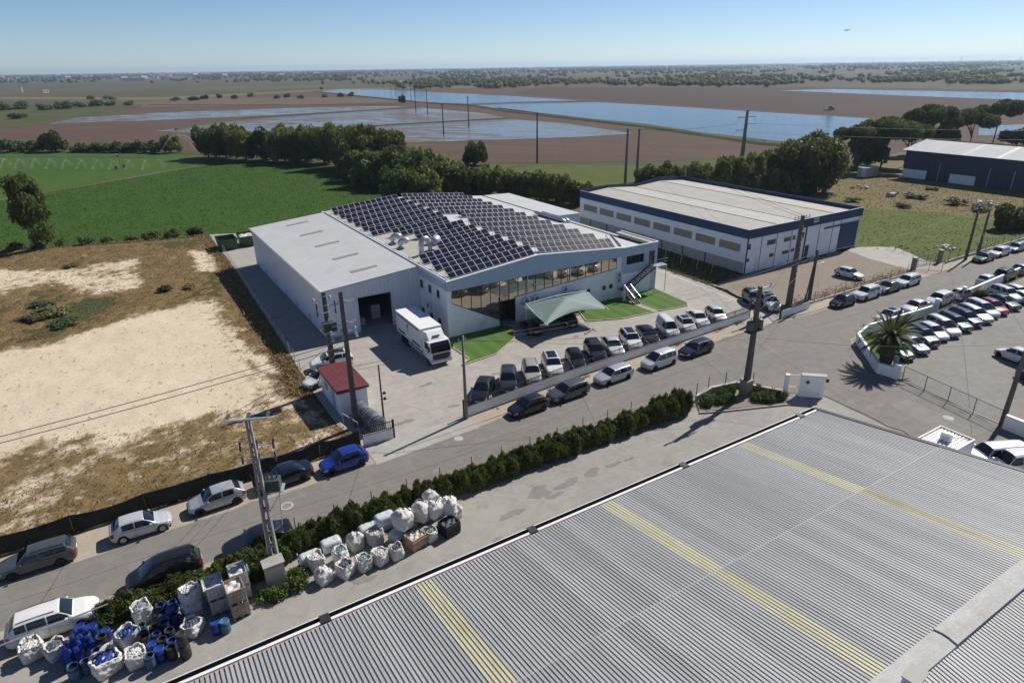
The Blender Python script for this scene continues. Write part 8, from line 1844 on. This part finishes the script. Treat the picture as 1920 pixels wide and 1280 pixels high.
# crop leaves
r = np.random.default_rng(8); n = 95000; X = r.uniform(-60,75,n); Y = r.uniform(110,300,n); ok = pin(cropP,X,Y); X, Y = X[ok], Y[ok]
X += 0; rowd = np.round((X*0.6+Y*0.8)/0.9)*0.9; P = np.stack([X,Y,np.full(len(X),-0.13)],1)
tufts('crop_leaves','crop_leaf','leafy green crop covering the field left of the hall',P,0.34,2,9,0.6)
r = np.random.default_rng(18); mp = [(70,128),(120,120),(150,112),(185,112),(185,60),(150,49.3),(112,49.3),(110,64),(110,106),(76,106)]
n = 26000; X = r.uniform(70,200,n); Y = r.uniform(49,128,n); ok = pin(mp,X,Y); P = np.stack([X[ok],Y[ok],np.full(ok.sum(),-0.06)],1)
tufts('meadow_grass','weed_green','rough grass over the paddock and meadow right of the warehouse',P,0.28,3,19,0.5)
n = 2600; X = r.uniform(72.2,80.4,n); Y = r.uniform(62.5,103,n); tufts('verge_grass','weed_green','weeds on the strip beside the warehouse',np.stack([X,Y,np.full(n,-0.02)],1),0.35,4,29,0.7)
n = 900; X = r.uniform(76,103,n); Y = 49.6+np.abs(r.normal(size=n))*0.9; tufts('verge_grass','dry_grass','dry grass behind the warehouse yard fence',np.stack([X,Y,np.full(n,-0.02)],1),0.2,4,31,0.6)
f = r.random(700); X = 24+42*f; Y = 47.4+2.55*f-0.22-np.abs(r.normal(size=700))*0.22; k = np.sin(X*1.7)+np.sin(X*0.63+1) > 0.1
tufts('verge_grass','weed_green','weeds along the foot of the long front wall',np.stack([X[k],Y[k],np.full(k.sum(),-0.02)],1),0.2,4,33,0.7)
# ------------------------------------------------------------------ irrigation pivot and its spray
x, y = G(226,316); t = thing('irrigation_machine', 'wheeled irrigation boom spraying the green field', 'irrigation', (x,y,0))
d = Vector((math.cos(R_(139)), math.sin(R_(139)), 0)); e = Vector((-d.y,d.x,0)); B0 = Vector((x,y,0))
MB().tube([B0+d*-16+Vector((0,0,3.4)),B0+Vector((0,0,3.9)),B0+d*30+Vector((0,0,3.6)),B0+d*62+Vector((0,0,3.8))],0.10,6).build('main_pipe', M['galv'], t)
for s in (-1,1):
    MB().tube([B0+e*s*1.7+Vector((0,0,0.5)),B0+Vector((0,0,3.9))],0.09,5).build('leg', M['galv'], t); MB().cyl(B0+e*s*1.9+Vector((0,0,0.55))-d*0.15,B0+e*s*1.9+Vector((0,0,0.55))+d*0.15,0.55,n=14).build('wheel', M['tyre'], t)
MB().tube([B0+d*-4+Vector((0,0,3.8)),B0+Vector((0,0,5.6)),B0+d*5+Vector((0,0,5.4)),B0+d*12+Vector((0,0,3.8))],0.05,5).build('truss', M['galv'], t); MB().obox(B0+Vector((0,0,4.3)),(0.9,0.9,0.7)).build('control_box', M['yellow_line'], t)
for k in range(1,6):
    q = B0+d*k*12; MB().tube([q+e*1.5+Vector((0,0,0.4)),q+Vector((0,0,3.7)),q-e*1.5+Vector((0,0,0.4))],0.05,5).build('tower', M['galv'], t)
m, nt, b, oc = newmat('spray'); b.inputs['Base Color'].default_value = (0.8,0.85,0.88,1); b.inputs['Roughness'].default_value = 0.5
nt.links.new(mathn(nt,'MULTIPLY',ramp(nt, noise(nt,oc,0.8,5,0.7), [(0.35,(0,0,0)),(0.7,(1,1,1))]),0.10), b.inputs['Alpha']); M['spray'] = m
for k in range(26):
    q = B0+d*(-14+k*3.0); s_ = 1 if k % 2 else -1; P = [q+Vector((0,0,2.9))+e*s_*(3.8*f)+d*rng.uniform(-.3,.3)*f+Vector((0,0,0.9*f-3.6*f*f)) for f in (0,0.25,0.5,0.75,1)]; tag(MB().tube(P,[0.06,0.14,0.25,0.4,0.55],6).build('water_spray', M['spray'], None, True), 'fan of water spray under the irrigation boom', 'water spray', 'sprays under the irrigation boom')
x0, y0 = G(305,300); Pj = []
A = Vector((*G(303,301),2.0)); Bj = Vector((*G(372,289),2.0))
tag(MB().tube([A.lerp(Bj,f)+Vector((0,0,24*f*(1-f)*1.0)) for f in np.linspace(0,1,12)],[0.10+0.9*f for f in np.linspace(0,1,12)],6).build('water_jet', M['spray'], None, True), 'long arcing water jet at the right end of the irrigated field', 'water jet')
# ------------------------------------------------------------------ distant country: woods, villages, pylons
r = np.random.default_rng(77)
def far_woods(name, label, pix, seed, s0, s1, cards, cs, mat='leaf_dark'):
    rr = np.random.default_rng(seed); C, R = [], []
    for px, py, sc in pix:
        x_, y_ = G(px,py); s_ = rr.uniform(s0,s1)*sc*0.5; h_ = s_*rr.uniform(0.6,0.9); C.append((x_,y_,h_*0.85)); R.append((s_,s_,h_))
    C, R = np.array(C), np.array(R); o = D.objects.new(name, npmesh(name, *join(core(C,R,0.75), leaf_cards(C,R,len(C)*cards,cs,seed,shell=0.7)), M[mat])); COL.objects.link(o); return tag(o, label, 'woods', kind='stuff')
def hy(px): return 138-28*px/1920
def patchn(px, py): return math.sin(px*0.011+1.3)+math.sin(px*0.027+py*0.31)+0.8*math.sin(px*0.061-py*0.5+2)+0.6*math.sin(py*0.9+px*0.005)
pix = []
while len(pix) < 9000:
    px = r.uniform(-150,2070); d = abs(r.normal())*6.0
    if patchn(px,d)+r.normal()*0.5 > -2.2+d*0.15: pix.append((px, hy(px)+2.5+d, r.uniform(0.9,1.5)))
far_woods('distant_woods','dark woods along the horizon',pix,1,9,14,10,2.4)
pix = []
while len(pix) < 1700:
    px = r.uniform(150,2070); d = r.uniform(8,42)*(0.55 if px < 600 else 1)
    if patchn(px*1.3,d*1.5)+r.normal()*0.4 > 0.7+(0.8 if px < 700 else 0): pix.append((px, hy(px)+d, 1))
for cx_, cy_, n_, sx, sy in ((1230,157,90,160,4),(1080,155,80,120,3),(1350,159,60,100,4),(1700,152,60,120,4),(1850,156,40,80,3),(820,157,90,140,3),(520,150,50,100,4),(640,150,40,80,3),(960,152,50,80,3),(1500,150,60,120,3)):
    for k in range(n_): pix.append((cx_+r.normal()*sx*0.5, cy_+r.normal()*sy*0.5, 1))
far_woods('distant_groves','scattered groves between the far fields',pix,2,7,11,40,1.1)
for i, (px, w_) in enumerate([(170,20),(205,26),(330,24),(362,26),(385,18),(410,16),(520,18),(540,16),(565,18),(610,14),(640,14),(660,16),(440,14),(470,14)]): tp(px,hy(px)+52+rng.uniform(-2,4),w_,7,'bush','leaf_dark','single bush in the brown fields far left','bushes in the far brown fields',n=500)
hm = {}
def house(px, py, w_, d_, h_, label, wall='white_paint', roof='terracotta', group=None, flat=False):
    x, y = G(px,py); t = thing('house' if not flat else 'industrial_shed', label, 'building', (x,y,0), group); a = rng.uniform(0,0.6); c_, s_ = math.cos(a), math.sin(a)
    rot = lambda p: (x+p[0]*c_-p[1]*s_, y+p[0]*s_+p[1]*c_)
    P = [rot(p) for p in ((-w_/2,-d_/2),(w_/2,-d_/2),(w_/2,d_/2),(-w_/2,d_/2))]; MB().prism(P,-0.2,h_).build('wall', M[wall], t)
    if flat: MB().prism([rot(p) for p in ((-w_/2-.3,-d_/2-.3),(w_/2+.3,-d_/2-.3),(w_/2+.3,d_/2+.3),(-w_/2-.3,d_/2+.3))],h_,h_+0.5).build('roof', M[roof], t)
    else:
        q = MB(); R0, R1 = rot((-w_/2-.4,0)), rot((w_/2+.4,0)); E0 = [rot(p) for p in ((-w_/2-.4,-d_/2-.4),(w_/2+.4,-d_/2-.4),(w_/2+.4,d_/2+.4),(-w_/2-.4,d_/2+.4))]
        q.add([(*p,h_) for p in E0]+[(*R0,h_+d_*0.22),(*R1,h_+d_*0.22)],[(0,1,5,4),(2,3,4,5),(0,4,3),(1,2,5),(3,2,1,0)]); q.build('roof', M[roof], t)
    n = max(2,int(w_/6)) if w_ > 5 else 0
    for k in range(n): u_ = -w_/2+(k+0.5)*w_/n; A = rot((u_-0.7,-d_/2-0.05)); Bq = rot((u_+0.7,-d_/2-0.05)); MB().add([(*A,h_*0.35),(*Bq,h_*0.35),(*Bq,h_*0.75),(*A,h_*0.75)],[(0,1,2,3)]).build('window', M['window_glass'], t)
for k in range(46):
    px = rng.choice([rng.uniform(0,330),rng.uniform(0,330),rng.uniform(330,760)]); house(px,hy(px)+rng.uniform(6,15),rng.uniform(14,34),rng.uniform(10,16),rng.uniform(6,12),'pale building of the far town on the left horizon','white_paint' if rng.random() > 0.3 else 'tan_wall','terracotta' if rng.random() > 0.6 else 'roof_pale','buildings of the far town',flat=rng.random() > 0.45)
for k in range(14): px = rng.uniform(760,1900); house(px,hy(px)+rng.uniform(5,14),rng.uniform(12,26),rng.uniform(10,14),rng.uniform(5,8),'tiny pale farm building among the far woods','white_paint','terracotta','far farm buildings')
house(85,174,9,6,3,'white farmhouse at the far left among brown fields'); house(250,152,70,24,9,'long grey shed at the edge of the far town','tan_wall','roof_pale',flat=True); house(1540,149,16,9,5,'white farm building among the far right fields'); house(750,157,22,9,3.5,'long white farm shed beside the far woods','white_paint','terracotta'); house(42,173,2.0,2.0,8,'tiny white tower in the brown fields far left','white_paint','white_paint',flat=True)
def pylon(px, py, h_, label):
    x, y = G(px,py); t = thing('lattice_pylon', label, 'pylon', (x,y,0), 'pylons on the right horizon'); w_ = h_*0.09; q = MB()
    for sx in (-1,1):
        for sy in (-1,1): q.tube([(x+sx*w_,y+sy*w_,0),(x+sx*w_*0.25,y+sy*w_*0.25,h_*0.7),(x,y,h_)],h_*0.012,4)
    for k in range(6): z0, z1 = h_*k*0.12, h_*(k+1)*0.12; f0, f1 = 1-0.107*k*1.0, 1-0.107*(k+1); q.tube([(x-w_*f0,y,z0),(x+w_*f1,y,z1)],h_*0.006,4); q.tube([(x+w_*f0,y,z0),(x-w_*f1,y,z1)],h_*0.006,4)
    q.build('tower', M['galv'], t); q = MB()
    for z in (0.72,0.82,0.92): q.tube([(x-w_*1.6,y+w_*1.2,h_*z),(x,y,h_*z+h_*0.02),(x+w_*1.6,y-w_*1.2,h_*z)],h_*0.009,4)
    q.build('crossarms', M['galv'], t)
pylon(1801,118,62,'tallest lattice pylon on the right horizon'); pylon(1912,116,55,'lattice pylon at the far right of the horizon'); pylon(1636,121,45,'lattice pylon left of the tallest on the horizon'); pylon(1860,117,40,'lattice pylon between the two right ones on the horizon')
# tractor raising dust on the far brown field
x, y = G(1558,207); t = thing('tractor', 'small tractor working the far brown field', 'tractor', (x,y,0)); MB().obox((x+0.8,y,1.4),(2.6,1.1,0.9)).build('bonnet', M['red_roof'], t); MB().obox((x-0.9,y,2.0),(1.6,1.5,2.0),0,0.85).build('cab', M['window_glass'], t)
for dx, r_ in ((-1.0,0.95),(1.5,0.6)):
    for s in (-1,1): MB().cyl((x+dx,y+s*0.7,r_),(x+dx,y+s*1.15,r_),r_,n=14).build('wheel', M['tyre'], t)
MB().obox((x-3.4,y,0.7),(2.4,5,0.6)).build('harrow', M['rust'], t)
# light aircraft in the sky
dv = ray(1588,57); p = Vector((0,0,CAMH))+dv*(900/dv.length); t = thing('aircraft', 'tiny light aircraft in the sky at upper right', 'aircraft', tuple(p)); a = CR; 
q = MB(); q.tube([p-CR*3.4,p-CR*2.5,p+CR*0.8,p+CR*3.6],[0.15,0.5,0.55,0.12],8); q.build('fuselage', M['white_paint'], t); f_ = CF.copy(); f_.z = 0; f_.normalize()
def slab(nm, c0, ch, sp_, th): 
    q = MB(); U = Vector((0,0,1)); P = [c0-CR*ch/2-f_*sp_,c0+CR*ch/2-f_*sp_,c0+CR*ch/2+f_*sp_,c0-CR*ch/2+f_*sp_]; poly3(q,[tuple(v) for v in P],th,(0,0,1)); q.build(nm, M['galv'], t)
slab('wing', p-CR*0.6+Vector((0,0,0.5)),1.5,5.0,0.15); slab('tailplane', p+CR*3.3+Vector((0,0,0.2)),0.9,1.6,0.1)
q = MB(); poly3(q,[tuple(p+CR*2.8+Vector((0,0,0.2))),tuple(p+CR*3.7+Vector((0,0,0.2))),tuple(p+CR*3.8+Vector((0,0,1.4))),tuple(p+CR*3.3+Vector((0,0,1.4)))],0.1,tuple(f_)); q.build('fin', M['galv'], t)
# ------------------------------------------------------------------ haze: one even box of air round the whole place
m = D.materials.new('haze_air'); m.use_nodes = True; nt = m.node_tree; nt.nodes.clear()
o_ = nt.nodes.new('ShaderNodeOutputMaterial'); vo = nt.nodes.new('ShaderNodeVolumePrincipled'); vo.inputs['Color'].default_value = (0.62,0.80,1.0,1); vo.inputs['Density'].default_value = 0.000085; vo.inputs['Anisotropy'].default_value = 0.3
nt.links.new(vo.outputs[0], o_.inputs['Volume'])
hz_ = MB().box(-15000,15000,-15000,15000,-1.5,75).build('haze', m); tag(hz_, 'pale blue haze over the far fields', 'haze', kind='stuff')
